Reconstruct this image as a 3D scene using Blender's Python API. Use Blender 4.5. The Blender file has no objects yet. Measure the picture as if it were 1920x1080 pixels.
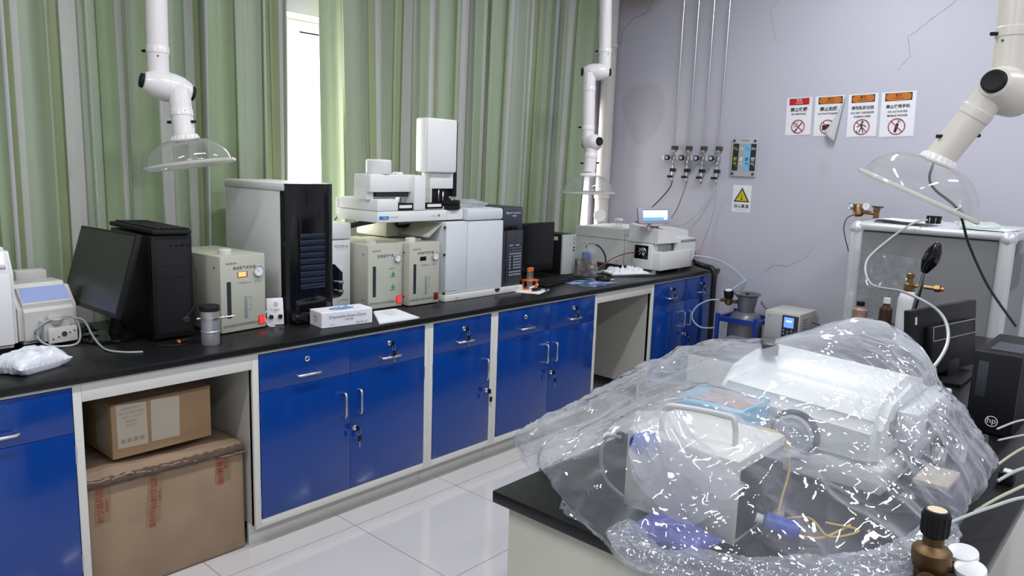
import bpy, bmesh, math, random
import numpy as np
from mathutils import Vector, Matrix, Euler, noise
PI = math.pi
sc = bpy.context.scene
COL = sc.collection

# ------------------------------------------------------------------ camera
cam_d = bpy.data.cameras.new('camera')
cam = bpy.data.objects.new('camera', cam_d)
COL.objects.link(cam)
CP = Vector((-1.8946, -2.643, 1.5791))
yaw, pitch, roll = 0.7316, -0.163, 0.0346
fw = Vector((math.cos(pitch) * math.cos(yaw), math.cos(pitch) * math.sin(yaw), math.sin(pitch)))
r0 = Vector((math.sin(yaw), -math.cos(yaw), 0))
u0 = r0.cross(fw)
rt = r0 * math.cos(roll) + u0 * math.sin(roll)
up = -r0 * math.sin(roll) + u0 * math.cos(roll)
m = Matrix((rt, up, -fw)).transposed().to_4x4()
m.translation = CP
cam.matrix_world = m
cam_d.sensor_width = 36
cam_d.lens = 1409.55 / 1920 * 36
cam_d.clip_start = 0.05
sc.camera = cam

# ------------------------------------------------------------------ world, light, exposure
W = bpy.data.worlds.new('daylight'); sc.world = W
W.use_nodes = True
W.node_tree.nodes['Background'].inputs[0].default_value = (1.0, 0.97, 0.88, 1)
W.node_tree.nodes['Background'].inputs[1].default_value = 15.0
sc.view_settings.view_transform = 'Standard'
sc.view_settings.look = 'None'
sc.view_settings.exposure = -0.06
sc.view_settings.gamma = 1.0
sc.view_settings.use_curve_mapping = False
# ceiling fixtures: (x, y, length along x); the lamp itself is made with each fixture below
FIXTURES = [(-2.6, -3.6), (-0.3, -3.6), (2.0, -3.6), (-2.6, -1.1), (-0.3, -1.1), (2.0, -1.1)]
FIX_WATT = 34.0
FIX_COL = (0.93, 0.95, 1.0)
CEIL = 3.35
XB = 3.385          # back wall
YW = 1.15           # window wall
XL, YN = -4.6, -5.2  # unseen walls behind the camera

# ------------------------------------------------------------------ materials
def nt(mat):
    mat.use_nodes = True
    return mat.node_tree, mat.node_tree.nodes['Principled BSDF']

MC = {}
def pm(name, rgb, rough=0.5, metal=0.0, var=0.06, vscale=6.0, bump=0.0, bscale=200.0, coat=0.0, spec=0.5, emit=None, estr=1.0):
    if name in MC: return MC[name]
    mat = bpy.data.materials.new(name)
    t, b = nt(mat)
    tc = t.nodes.new('ShaderNodeTexCoord')
    n = t.nodes.new('ShaderNodeTexNoise'); n.inputs['Scale'].default_value = vscale; n.inputs['Detail'].default_value = 4
    t.links.new(tc.outputs['Object'], n.inputs['Vector'])
    mx = t.nodes.new('ShaderNodeMix'); mx.data_type = 'RGBA'
    c = list(rgb)
    mx.inputs[6].default_value = [x * (1 - var) for x in c] + [1]
    mx.inputs[7].default_value = [min(1, x * (1 + var)) for x in c] + [1]
    t.links.new(n.outputs['Fac'], mx.inputs[0])
    t.links.new(mx.outputs[2], b.inputs['Base Color'])
    b.inputs['Roughness'].default_value = rough
    b.inputs['Metallic'].default_value = metal
    b.inputs['Specular IOR Level'].default_value = spec
    b.inputs['Coat Weight'].default_value = coat
    if bump:
        n2 = t.nodes.new('ShaderNodeTexNoise'); n2.inputs['Scale'].default_value = bscale
        t.links.new(tc.outputs['Object'], n2.inputs['Vector'])
        bp = t.nodes.new('ShaderNodeBump'); bp.inputs['Strength'].default_value = bump; bp.inputs['Distance'].default_value = 0.002
        t.links.new(n2.outputs['Fac'], bp.inputs['Height'])
        t.links.new(bp.outputs[0], b.inputs['Normal'])
    if emit:
        b.inputs['Emission Color'].default_value = list(emit) + [1]
        b.inputs['Emission Strength'].default_value = estr
    MC[name] = mat
    return mat

def clear_film(name, tint, milk=0.25, gloss_rough=0.1, edge=0.5, crinkle=0.0, cscale=30.0, refl=1.0, fold=0.2):
    """thin transparent plastic: see-through mixed with a milky diffuse/translucent body and a mirror-like skin"""
    mat = bpy.data.materials.new(name); mat.use_nodes = True
    t = mat.node_tree; t.nodes.clear()
    out = t.nodes.new('ShaderNodeOutputMaterial')
    tr = t.nodes.new('ShaderNodeBsdfTransparent'); tr.inputs[0].default_value = (0.97, 0.98, 0.98, 1)
    df = t.nodes.new('ShaderNodeBsdfDiffuse'); df.inputs[0].default_value = list(tint) + [1]
    tl = t.nodes.new('ShaderNodeBsdfTranslucent'); tl.inputs[0].default_value = list(tint) + [1]
    gl = t.nodes.new('ShaderNodeBsdfGlossy'); gl.inputs['Roughness'].default_value = gloss_rough
    lw = t.nodes.new('ShaderNodeLayerWeight'); lw.inputs['Blend'].default_value = 0.5
    dm = t.nodes.new('ShaderNodeMixShader'); dm.inputs[0].default_value = 0.4
    t.links.new(df.outputs[0], dm.inputs[1]); t.links.new(tl.outputs[0], dm.inputs[2])
    mr = t.nodes.new('ShaderNodeMapRange'); mr.inputs[3].default_value = milk; mr.inputs[4].default_value = edge
    pe = t.nodes.new('ShaderNodeMath'); pe.operation = 'POWER'; pe.inputs[1].default_value = 2.2
    t.links.new(lw.outputs['Facing'], pe.inputs[0]); t.links.new(pe.outputs[0], mr.inputs[0])
    m1 = t.nodes.new('ShaderNodeMixShader')
    t.links.new(mr.outputs[0], m1.inputs[0]); t.links.new(tr.outputs[0], m1.inputs[1]); t.links.new(dm.outputs[0], m1.inputs[2])
    fr = t.nodes.new('ShaderNodeMath'); fr.operation = 'POWER'; fr.inputs[1].default_value = 5.0
    t.links.new(lw.outputs['Facing'], fr.inputs[0])
    ml = t.nodes.new('ShaderNodeMath'); ml.operation = 'MULTIPLY_ADD'; ml.inputs[1].default_value = 0.75 * refl; ml.inputs[2].default_value = 0.05 * refl; ml.use_clamp = True
    t.links.new(fr.outputs[0], ml.inputs[0])
    m2 = t.nodes.new('ShaderNodeMixShader')
    t.links.new(ml.outputs[0], m2.inputs[0]); t.links.new(m1.outputs[0], m2.inputs[1]); t.links.new(gl.outputs[0], m2.inputs[2])
    t.links.new(m2.outputs[0], out.inputs[0])
    if crinkle:
        tc = t.nodes.new('ShaderNodeTexCoord')
        mp = t.nodes.new('ShaderNodeMapping'); mp.inputs['Rotation'].default_value = (0.4, 0.2, 0.7); mp.inputs['Scale'].default_value = (1.5, 0.42, 1.1)
        t.links.new(tc.outputs['Object'], mp.inputs[0])
        n0 = t.nodes.new('ShaderNodeTexNoise'); n0.inputs['Scale'].default_value = cscale * 0.35; n0.inputs['Detail'].default_value = 3
        t.links.new(mp.outputs[0], n0.inputs['Vector'])
        va = t.nodes.new('ShaderNodeVectorMath'); va.operation = 'SCALE'; va.inputs['Scale'].default_value = 0.10
        t.links.new(n0.outputs['Color'], va.inputs[0])
        ad = t.nodes.new('ShaderNodeVectorMath'); ad.operation = 'ADD'
        t.links.new(mp.outputs[0], ad.inputs[0]); t.links.new(va.outputs[0], ad.inputs[1])
        # crumpled film: small flat facets, each with a tilt of its own, at two sizes
        geo = t.nodes.new('ShaderNodeNewGeometry'); last = geo.outputs['Normal']
        mn_ = t.nodes.new('ShaderNodeTexNoise'); mn_.inputs['Scale'].default_value = 7.0; mn_.inputs['Detail'].default_value = 2
        t.links.new(tc.outputs['Object'], mn_.inputs['Vector'])
        mk = t.nodes.new('ShaderNodeMapRange'); mk.inputs[1].default_value = 0.46; mk.inputs[2].default_value = 0.60; mk.inputs[3].default_value = 0.05; mk.inputs[4].default_value = 1.0
        t.links.new(mn_.outputs['Fac'], mk.inputs[0])
        for fac_, s_ in ((0.55, 1.0), (0.40, 2.6)):
            v = t.nodes.new('ShaderNodeTexVoronoi'); v.feature = 'F1'; v.inputs['Scale'].default_value = cscale * s_
            t.links.new(ad.outputs[0], v.inputs['Vector'])
            c1 = t.nodes.new('ShaderNodeVectorMath'); c1.operation = 'SUBTRACT'; c1.inputs[1].default_value = (0.5, 0.5, 0.5)
            t.links.new(v.outputs['Color'], c1.inputs[0])
            c2 = t.nodes.new('ShaderNodeVectorMath'); c2.operation = 'SCALE'; c2.inputs['Scale'].default_value = crinkle * fac_ * 1.6
            t.links.new(c1.outputs[0], c2.inputs[0])
            cm_ = t.nodes.new('ShaderNodeVectorMath'); cm_.operation = 'SCALE'
            t.links.new(c2.outputs[0], cm_.inputs[0]); t.links.new(mk.outputs[0], cm_.inputs['Scale'])
            c3 = t.nodes.new('ShaderNodeVectorMath'); c3.operation = 'ADD'
            t.links.new(last, c3.inputs[0]); t.links.new(cm_.outputs[0], c3.inputs[1]); last = c3.outputs[0]
        c4 = t.nodes.new('ShaderNodeVectorMath'); c4.operation = 'NORMALIZE'; t.links.new(last, c4.inputs[0])
        t.links.new(c4.outputs[0], gl.inputs['Normal'])
        # where the film is folded over itself it is milkier
        fo = t.nodes.new('ShaderNodeTexNoise'); fo.noise_type = 'RIDGED_MULTIFRACTAL'; fo.inputs['Scale'].default_value = cscale * 0.28; fo.inputs['Detail'].default_value = 5
        t.links.new(ad.outputs[0], fo.inputs['Vector'])
        fm = t.nodes.new('ShaderNodeMapRange'); fm.inputs[1].default_value = 0.3; fm.inputs[2].default_value = 1.3; fm.inputs[3].default_value = 0.0; fm.inputs[4].default_value = fold
        t.links.new(fo.outputs['Fac'], fm.inputs[0])
        fa = t.nodes.new('ShaderNodeMath'); fa.operation = 'ADD'; fa.use_clamp = True
        t.links.new(mr.outputs[0], fa.inputs[0]); t.links.new(fm.outputs[0], fa.inputs[1]); t.links.new(fa.outputs[0], m1.inputs[0])
    return mat

WHITE = pm('white_enamel', (0.76, 0.77, 0.75), 0.35, var=0.03)
FRAME = pm('cabinet_white', (0.66, 0.66, 0.60), 0.4, var=0.04)
PANEL = pm('cabinet_side_beige', (0.48, 0.47, 0.42), 0.55, var=0.05)
BLUE = pm('blue_lacquer', (0.003, 0.044, 0.25), 0.16, var=0.05, vscale=3, coat=0.3)
TOPM = pm('black_epoxy', (0.009, 0.009, 0.010), 0.30, var=0.25, vscale=25, bump=0.05, spec=0.32)
STEEL = pm('brushed_steel', (0.62, 0.62, 0.6), 0.3, metal=1.0)
CHROME = pm('chrome', (0.75, 0.75, 0.75), 0.12, metal=1.0)
DKMETAL = pm('dark_metal', (0.12, 0.12, 0.12), 0.4, metal=0.8)
BRASS = pm('brass', (0.30, 0.185, 0.08), 0.42, metal=1.0, var=0.25, vscale=40)
BRASSD = pm('aged_brass', (0.15, 0.095, 0.045), 0.5, metal=0.9, var=0.3, vscale=30)
BLACK = pm('black_plastic', (0.009, 0.009, 0.010), 0.45, spec=0.25)
BLACKG = pm('glossy_black', (0.005, 0.005, 0.006), 0.08)
BLACKM = pm('matte_black', (0.013, 0.013, 0.014), 0.7, spec=0.25)
DGREY = pm('dark_grey_plastic', (0.03, 0.034, 0.042), 0.4)
SCREEN = pm('dark_screen', (0.012, 0.014, 0.013), 0.3)
GREY = pm('grey_plastic', (0.25, 0.25, 0.25), 0.5)
LGREY = pm('light_grey_plastic', (0.5, 0.51, 0.5), 0.45)
WPL = pm('white_plastic', (0.78, 0.78, 0.78), 0.35, var=0.02)
IVORY = pm('ivory_plastic', (0.66, 0.65, 0.60), 0.35, var=0.03)
GCW = pm('pale_grey_enamel', (0.64, 0.68, 0.70), 0.35, var=0.02)
BEIGE = pm('beige_enamel', (0.47, 0.48, 0.39), 0.45, var=0.03)
CARD = pm('cardboard', (0.36, 0.235, 0.125), 0.85, var=0.14, vscale=9, bump=0.2)
CARDD = pm('old_cardboard', (0.29, 0.205, 0.13), 0.85, var=0.22, vscale=7, bump=0.3)
CARDE = pm('torn_cardboard', (0.10, 0.068, 0.048), 0.9, var=0.4, vscale=30, bump=0.5)
TAPE = pm('brown_tape', (0.24, 0.165, 0.09), 0.25)
REDINK = pm('red_ink', (0.32, 0.02, 0.02), 0.6)
LABELM = pm('shipping_label', (0.52, 0.47, 0.36), 0.5)
PAPER = pm('paper', (0.80, 0.81, 0.84), 0.7, var=0.02)
INK = pm('black_ink', (0.02, 0.02, 0.022), 0.6)
INKB = pm('blue_ink', (0.04, 0.06, 0.14), 0.6)
INKG = pm('grey_ink', (0.22, 0.22, 0.23), 0.6)
WINK = pm('white_ink', (0.8, 0.8, 0.8), 0.6)
YINK = pm('yellow_ink', (0.65, 0.55, 0.05), 0.6)
RED = pm('sign_red', (0.50, 0.015, 0.02), 0.4)
ORANGE = pm('sign_orange', (0.58, 0.17, 0.012), 0.4)
YELLOW = pm('sign_yellow', (0.62, 0.55, 0.01), 0.4)
LBLUE = pm('sign_blue', (0.20, 0.50, 0.78), 0.4)
PIPE = pm('cream_pipe', (0.64, 0.61, 0.54), 0.3, var=0.03)
PIPEW = pm('white_pipe', (0.80, 0.78, 0.76), 0.22, var=0.02)
PVC = pm('painted_downpipe', (0.62, 0.58, 0.55), 0.5, var=0.1, vscale=5)
LEDR = pm('red_digits', (0.8, 0.05, 0.02), 0.5, emit=(1, 0.16, 0.04), estr=9)
LEDO = pm('lit_red_switch', (0.5, 0.01, 0.01), 0.3, emit=(1, 0.03, 0.02), estr=1.6)
SWR = pm('unlit_red_switch', (0.20, 0.008, 0.006), 0.3)
LCDB = pm('blue_display', (0.1, 0.2, 0.8), 0.3, emit=(0.12, 0.27, 1.0), estr=1.4)
LCDW = pm('white_display', (0.8, 0.9, 1), 0.3, emit=(0.75, 0.9, 1.0), estr=1.3)
LCDP = pm('pale_blue_display', (0.25, 0.32, 0.55), 0.12, emit=(0.45, 0.52, 0.85), estr=0.22)
RUBBER = pm('black_rubber', (0.01, 0.01, 0.01), 0.45)
TUBEW = pm('clear_white_tube', (0.42, 0.45, 0.44), 0.2, var=0.02)
TUBEB = pm('pale_blue_tube', (0.42, 0.56, 0.66), 0.25)
BLUEM = pm('blue_frame_paint', (0.006, 0.03, 0.25), 0.35)
TANK = pm('grey_tank_paint', (0.17, 0.18, 0.19), 0.35, metal=0.35, var=0.15)
ALU = pm('anodised_aluminium', (0.62, 0.63, 0.63), 0.35, metal=0.35)
GPANEL = pm('grey_side_panel', (0.23, 0.235, 0.24), 0.6, var=0.03)
ORNG = pm('orange_plastic', (0.8, 0.19, 0.03), 0.4)
REDB = pm('red_case', (0.42, 0.03, 0.03), 0.4)
GREENI = pm('green_ink', (0.03, 0.35, 0.10), 0.5)
WOODB = pm('beige_board', (0.5, 0.43, 0.32), 0.5)
CYAN = pm('cyan_print', (0.08, 0.36, 0.55), 0.4)
BROWNP = pm('brown_print', (0.30, 0.19, 0.14), 0.5, var=0.6, vscale=60)
YCAB = pm('yellow_wire_skin', (0.65, 0.42, 0.04), 0.4)
BCYL = pm('blue_plastic', (0.02, 0.06, 0.42), 0.3)
PURP = pm('violet_blue_bag', (0.12, 0.13, 0.42), 0.3)
FILM = clear_film('clear_plastic_film', (0.82, 0.85, 0.93), milk=0.11, gloss_rough=0.055, edge=0.82, crinkle=0.62, cscale=36, refl=1.8, fold=0.30)
FILM2 = clear_film('doubled_plastic_film', (0.82, 0.84, 0.90), milk=0.42, gloss_rough=0.07, edge=0.85, crinkle=0.35, cscale=26, refl=1.4, fold=0.3)
BAGC = clear_film('clear_bag', (0.8, 0.82, 0.85), milk=0.2, gloss_rough=0.1, edge=0.7, crinkle=0.6, cscale=60, refl=1.5)
DOMEM = clear_film('clear_acrylic', (0.74, 0.75, 0.72), milk=0.14, gloss_rough=0.06, edge=0.60, refl=1.4)
RIMM = clear_film('acrylic_rim', (0.84, 0.83, 0.76), milk=0.62, gloss_rough=0.1, edge=0.8, refl=1.2)
GLASSY = clear_film('clear_glassware', (0.7, 0.75, 0.75), milk=0.15, gloss_rough=0.05, edge=0.6, refl=1.2)

# ------------------------------------------------------------------ mesh builder
def frame_from(z):
    z = Vector(z).normalized()
    a = Vector((0, 0, 1)) if abs(z.z) < 0.95 else Vector((1, 0, 0))
    x = a.cross(z).normalized(); y = z.cross(x)
    return x, y, z

class MB:
    def __init__(self, T=None):
        self.v = []; self.f = []; self.mi = []; self.sm = []; self.T = T
    def add(self, vs, fs, m=0, smooth=False, T=None):
        o = len(self.v)
        for p in vs:
            p = Vector(p)
            if T is not None: p = T @ p
            if self.T is not None: p = self.T @ p
            self.v.append(p)
        for f in fs:
            self.f.append([i + o for i in f]); self.mi.append(m); self.sm.append(smooth)
        return self
    def box(self, x0, x1, y0, y1, z0, z1, bev=0.0, m=0, seg=2, T=None):
        if bev <= 0:
            vs = [(x, y, z) for z in (z0, z1) for y in (y0, y1) for x in (x0, x1)]
            fs = [(0, 2, 3, 1), (4, 5, 7, 6), (0, 1, 5, 4), (2, 6, 7, 3), (0, 4, 6, 2), (1, 3, 7, 5)]
            return self.add(vs, fs, m, False, T)
        bm = bmesh.new()
        bmesh.ops.create_cube(bm, size=1)
        for v in bm.verts:
            v.co = Vector(((x0 + x1) / 2 + v.co.x * (x1 - x0), (y0 + y1) / 2 + v.co.y * (y1 - y0), (z0 + z1) / 2 + v.co.z * (z1 - z0)))
        bev = min(bev, 0.49 * min(abs(x1 - x0), abs(y1 - y0), abs(z1 - z0)))
        bmesh.ops.bevel(bm, geom=bm.edges[:], offset=bev, segments=seg, affect='EDGES', profile=0.5)
        self.from_bm(bm, m, True, T)
        return self
    def from_bm(self, bm, m=0, smooth=False, T=None):
        bm.verts.ensure_lookup_table(); bm.verts.index_update()
        self.add([v.co.copy() for v in bm.verts], [[v.index for v in f.verts] for f in bm.faces], m, smooth, T)
        bm.free()
    def tube(self, pts, r, n=10, m=0, cap=True, T=None):
        pts = [Vector(p) for p in pts]
        rs = r if isinstance(r, (list, tuple)) else [r] * len(pts)
        vs = []; fs = []
        px = None
        for i, p in enumerate(pts):
            if i == 0: d = pts[1] - p
            elif i == len(pts) - 1: d = p - pts[i - 1]
            else: d = (pts[i + 1] - pts[i - 1])
            d.normalize()
            if px is None: x, y, _ = frame_from(d)
            else:
                x = (px - d * px.dot(d)).normalized(); y = d.cross(x)
            px = x
            for k in range(n):
                a = 2 * PI * k / n
                vs.append(p + (x * math.cos(a) + y * math.sin(a)) * rs[i])
        for i in range(len(pts) - 1):
            for k in range(n):
                k2 = (k + 1) % n
                fs.append((i * n + k, i * n + k2, (i + 1) * n + k2, (i + 1) * n + k))
        self.add(vs, fs, m, True, T)
        if cap:
            e = (len(pts) - 1) * n
            self.add(vs[:n], [list(range(n))[::-1]], m, False, T)
            self.add(vs[e:], [list(range(n))], m, False, T)
        return self
    def cyl(self, a, b, r, n=20, m=0, r2=None, cap=True, T=None):
        return self.tube([a, b], [r, r if r2 is None else r2], n, m, cap, T)
    def lathe(self, prof, base=(0, 0, 0), axis=(0, 0, 1), n=28, m=0, T=None, smooth=True):
        """prof: (radius, height along axis)"""
        x, y, z = frame_from(axis); base = Vector(base)
        vs = []; fs = []
        for (r, h) in prof:
            for k in range(n):
                a = 2 * PI * k / n
                vs.append(base + z * h + (x * math.cos(a) + y * math.sin(a)) * max(r, 1e-5))
        for i in range(len(prof) - 1):
            for k in range(n):
                k2 = (k + 1) % n
                fs.append((i * n + k, i * n + k2, (i + 1) * n + k2, (i + 1) * n + k))
        return self.add(vs, fs, m, smooth, T)
    def prism(self, poly, vec, m=0, T=None):
        """closed polygon (3d points) swept along vec"""
        n = len(poly); vec = Vector(vec)
        P = [Vector(p) for p in poly]
        vs = P + [p + vec for p in P]
        fs = [list(range(n)), [n + i for i in range(n)][::-1]]
        for i in range(n):
            j = (i + 1) % n
            fs.append((i, n + i, n + j, j)[::-1])
        bm = bmesh.new()
        bv = [bm.verts.new(v) for v in vs]
        for f in fs: bm.faces.new([bv[i] for i in f])
        bmesh.ops.recalc_face_normals(bm, faces=bm.faces[:])
        self.from_bm(bm, m, False, T)
        return self
    def quad(self, a, b, c, d, m=0, T=None):
        return self.add([a, b, c, d], [(0, 1, 2, 3)], m, False, T)
    def ball(self, c, r, n=14, m=0, sx=1, sy=1, sz=1):
        bm = bmesh.new(); bmesh.ops.create_uvsphere(bm, u_segments=n, v_segments=max(6, n // 2), radius=1)
        for v in bm.verts: v.co = Vector((c[0] + v.co.x * r * sx, c[1] + v.co.y * r * sy, c[2] + v.co.z * r * sz))
        self.from_bm(bm, m, True)
        return self
    def grid(self, fn, nu, nv, m=0, thick=0.0):
        vs = [Vector(fn(i / nu, j / nv)) for j in range(nv + 1) for i in range(nu + 1)]
        fs = [(j * (nu + 1) + i, j * (nu + 1) + i + 1, (j + 1) * (nu + 1) + i + 1, (j + 1) * (nu + 1) + i) for j in range(nv) for i in range(nu)]
        self.add(vs, fs, m, True)
        return self
    def text(self, s, o, right, upv, size, m=0, align='CENTER', depth=0.0004, sx=1.0, bold=0.0):
        """lettering as a thin solid: o = anchor on the surface, right/up = unit vectors"""
        cu = bpy.data.curves.new('t', 'FONT'); cu.body = s; cu.size = 1; cu.align_x = align; cu.align_y = 'CENTER'
        cu.resolution_u = 2; cu.offset = bold
        ob = bpy.data.objects.new('t', cu); COL.objects.link(ob)
        bpy.context.view_layer.update()
        me = ob.to_mesh()
        right = Vector(right).normalized(); upv = Vector(upv).normalized(); nn = right.cross(upv)
        o = Vector(o)
        vs = [o + right * v.co.x * size * sx + upv * v.co.y * size + nn * depth for v in me.vertices]
        fs = [list(p.vertices) for p in me.polygons]
        ob.to_mesh_clear()
        bpy.data.objects.remove(ob); bpy.data.curves.remove(cu)
        return self.add(vs, fs, m, False)
    def build(self, name, mats, parent=None, label=None, cat=None, group=None, kind=None, origin=None):
        if not isinstance(mats, (list, tuple)): mats = [mats]
        org = Vector((0, 0, 0))
        if parent is not None:
            org = Vector(parent['_o']) if '_o' in parent else Vector((0, 0, 0))
        elif origin is not None: org = Vector(origin)
        me = bpy.data.meshes.new(name)
        me.from_pydata([tuple(p - org) for p in self.v], [], self.f)
        for mt in mats: me.materials.append(mt)
        me.polygons.foreach_set('material_index', self.mi)
        me.polygons.foreach_set('use_smooth', self.sm)
        me.validate()
        ob = bpy.data.objects.new(name, me); COL.objects.link(ob)
        if any(self.sm) and not all(self.sm): pass
        if parent is not None:
            ob.parent = parent; ob['_o'] = tuple(org)
        else:
            ob.location = org
            ob['_o'] = tuple(org)
        if label: ob['label'] = label
        if cat: ob['category'] = cat
        if group: ob['group'] = group
        if kind: ob['kind'] = kind
        auto_smooth(me)
        return ob

def auto_smooth(me, ang=0.6):
    bm = bmesh.new(); bm.from_mesh(me)
    bmesh.ops.remove_doubles(bm, verts=bm.verts[:], dist=1e-6)
    for e in bm.edges:
        if len(e.link_faces) == 2:
            a = e.calc_face_angle(0)
            e.smooth = a < ang
    bm.to_mesh(me); bm.free()

def thing(name, label, cat, loc=(0, 0, 0), group=None):
    o = bpy.data.objects.new(name, None); COL.objects.link(o)
    o.location = loc; o['_o'] = tuple(loc); o['label'] = label; o['category'] = cat
    o.empty_display_size = 0.05
    if group: o['group'] = group
    return o

def dup(root, delta, label, group=None):
    r = root.copy(); COL.objects.link(r)
    r.location = Vector(root.location) + Vector(delta); r['label'] = label
    if group: r['group'] = group
    for ch in list(root.children):
        c = ch.copy(); COL.objects.link(c); c.parent = r
        for g in list(ch.children):
            d = g.copy(); COL.objects.link(d); d.parent = c
    return r

def spline(pts, n=8):
    P = [Vector(p) for p in pts]; out = []
    for i in range(len(P) - 1):
        p0 = P[max(i - 1, 0)]; p1 = P[i]; p2 = P[i + 1]; p3 = P[min(i + 2, len(P) - 1)]
        for k in range(n):
            t = k / n
            out.append(0.5 * ((2 * p1) + (p2 - p0) * t + (2 * p0 - 5 * p1 + 4 * p2 - p3) * t * t + (-p0 + 3 * p1 - 3 * p2 + p3) * t ** 3))
    out.append(P[-1]); return out

def cable(name, pts, r, mat, label, cat='cable', n=8, group=None, seg=8):
    return MB().tube(spline(pts, seg), r, n).build(name, mat, None, label, cat, group, origin=pts[0])

def rot_about(c, axis, ang):
    c = Vector(c)
    return Matrix.Translation(c) @ Matrix.Rotation(ang, 4, axis) @ Matrix.Translation(-c)

# ================================================================== THE ROOM
def floor_mat():
    mat = bpy.data.materials.new('polished_floor_tiles'); t, b = nt(mat)
    tc = t.nodes.new('ShaderNodeTexCoord'); sp = t.nodes.new('ShaderNodeSeparateXYZ')
    t.links.new(tc.outputs['Object'], sp.inputs[0])
    fr = []
    for ax, off in (('X', -0.0447), ('Y', -0.7165)):
        a = t.nodes.new('ShaderNodeMath'); a.operation = 'SUBTRACT'; a.inputs[1].default_value = off - 60.42
        t.links.new(sp.outputs[ax], a.inputs[0])
        d = t.nodes.new('ShaderNodeMath'); d.operation = 'DIVIDE'; d.inputs[1].default_value = 0.6042
        t.links.new(a.outputs[0], d.inputs[0])
        f = t.nodes.new('ShaderNodeMath'); f.operation = 'FRACT'; t.links.new(d.outputs[0], f.inputs[0])
        s = t.nodes.new('ShaderNodeMath'); s.operation = 'PINGPONG'; s.inputs[1].default_value = 0.5; t.links.new(f.outputs[0], s.inputs[0])
        fr.append(s)
    mn = t.nodes.new('ShaderNodeMath'); mn.operation = 'MINIMUM'
    t.links.new(fr[0].outputs[0], mn.inputs[0]); t.links.new(fr[1].outputs[0], mn.inputs[1])
    lt = t.nodes.new('ShaderNodeMath'); lt.operation = 'LESS_THAN'; lt.inputs[1].default_value = 0.0035
    t.links.new(mn.outputs[0], lt.inputs[0])
    n = t.nodes.new('ShaderNodeTexNoise'); n.inputs['Scale'].default_value = 3; n.inputs['Detail'].default_value = 6
    t.links.new(tc.outputs['Object'], n.inputs['Vector'])
    c1 = t.nodes.new('ShaderNodeMix'); c1.data_type = 'RGBA'
    c1.inputs[6].default_value = (0.55, 0.53, 0.52, 1); c1.inputs[7].default_value = (0.62, 0.60, 0.59, 1)
    t.links.new(n.outputs['Fac'], c1.inputs[0])
    c2 = t.nodes.new('ShaderNodeMix'); c2.data_type = 'RGBA'; c2.inputs[7].default_value = (0.30, 0.27, 0.25, 1)
    t.links.new(lt.outputs[0], c2.inputs[0]); t.links.new(c1.outputs[2], c2.inputs[6])
    t.links.new(c2.outputs[2], b.inputs['Base Color'])
    b.inputs['Roughness'].default_value = 0.09
    b.inputs['Coat Weight'].default_value = 0.3
    b.inputs['Coat Roughness'].default_value = 0.05
    return mat

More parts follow.
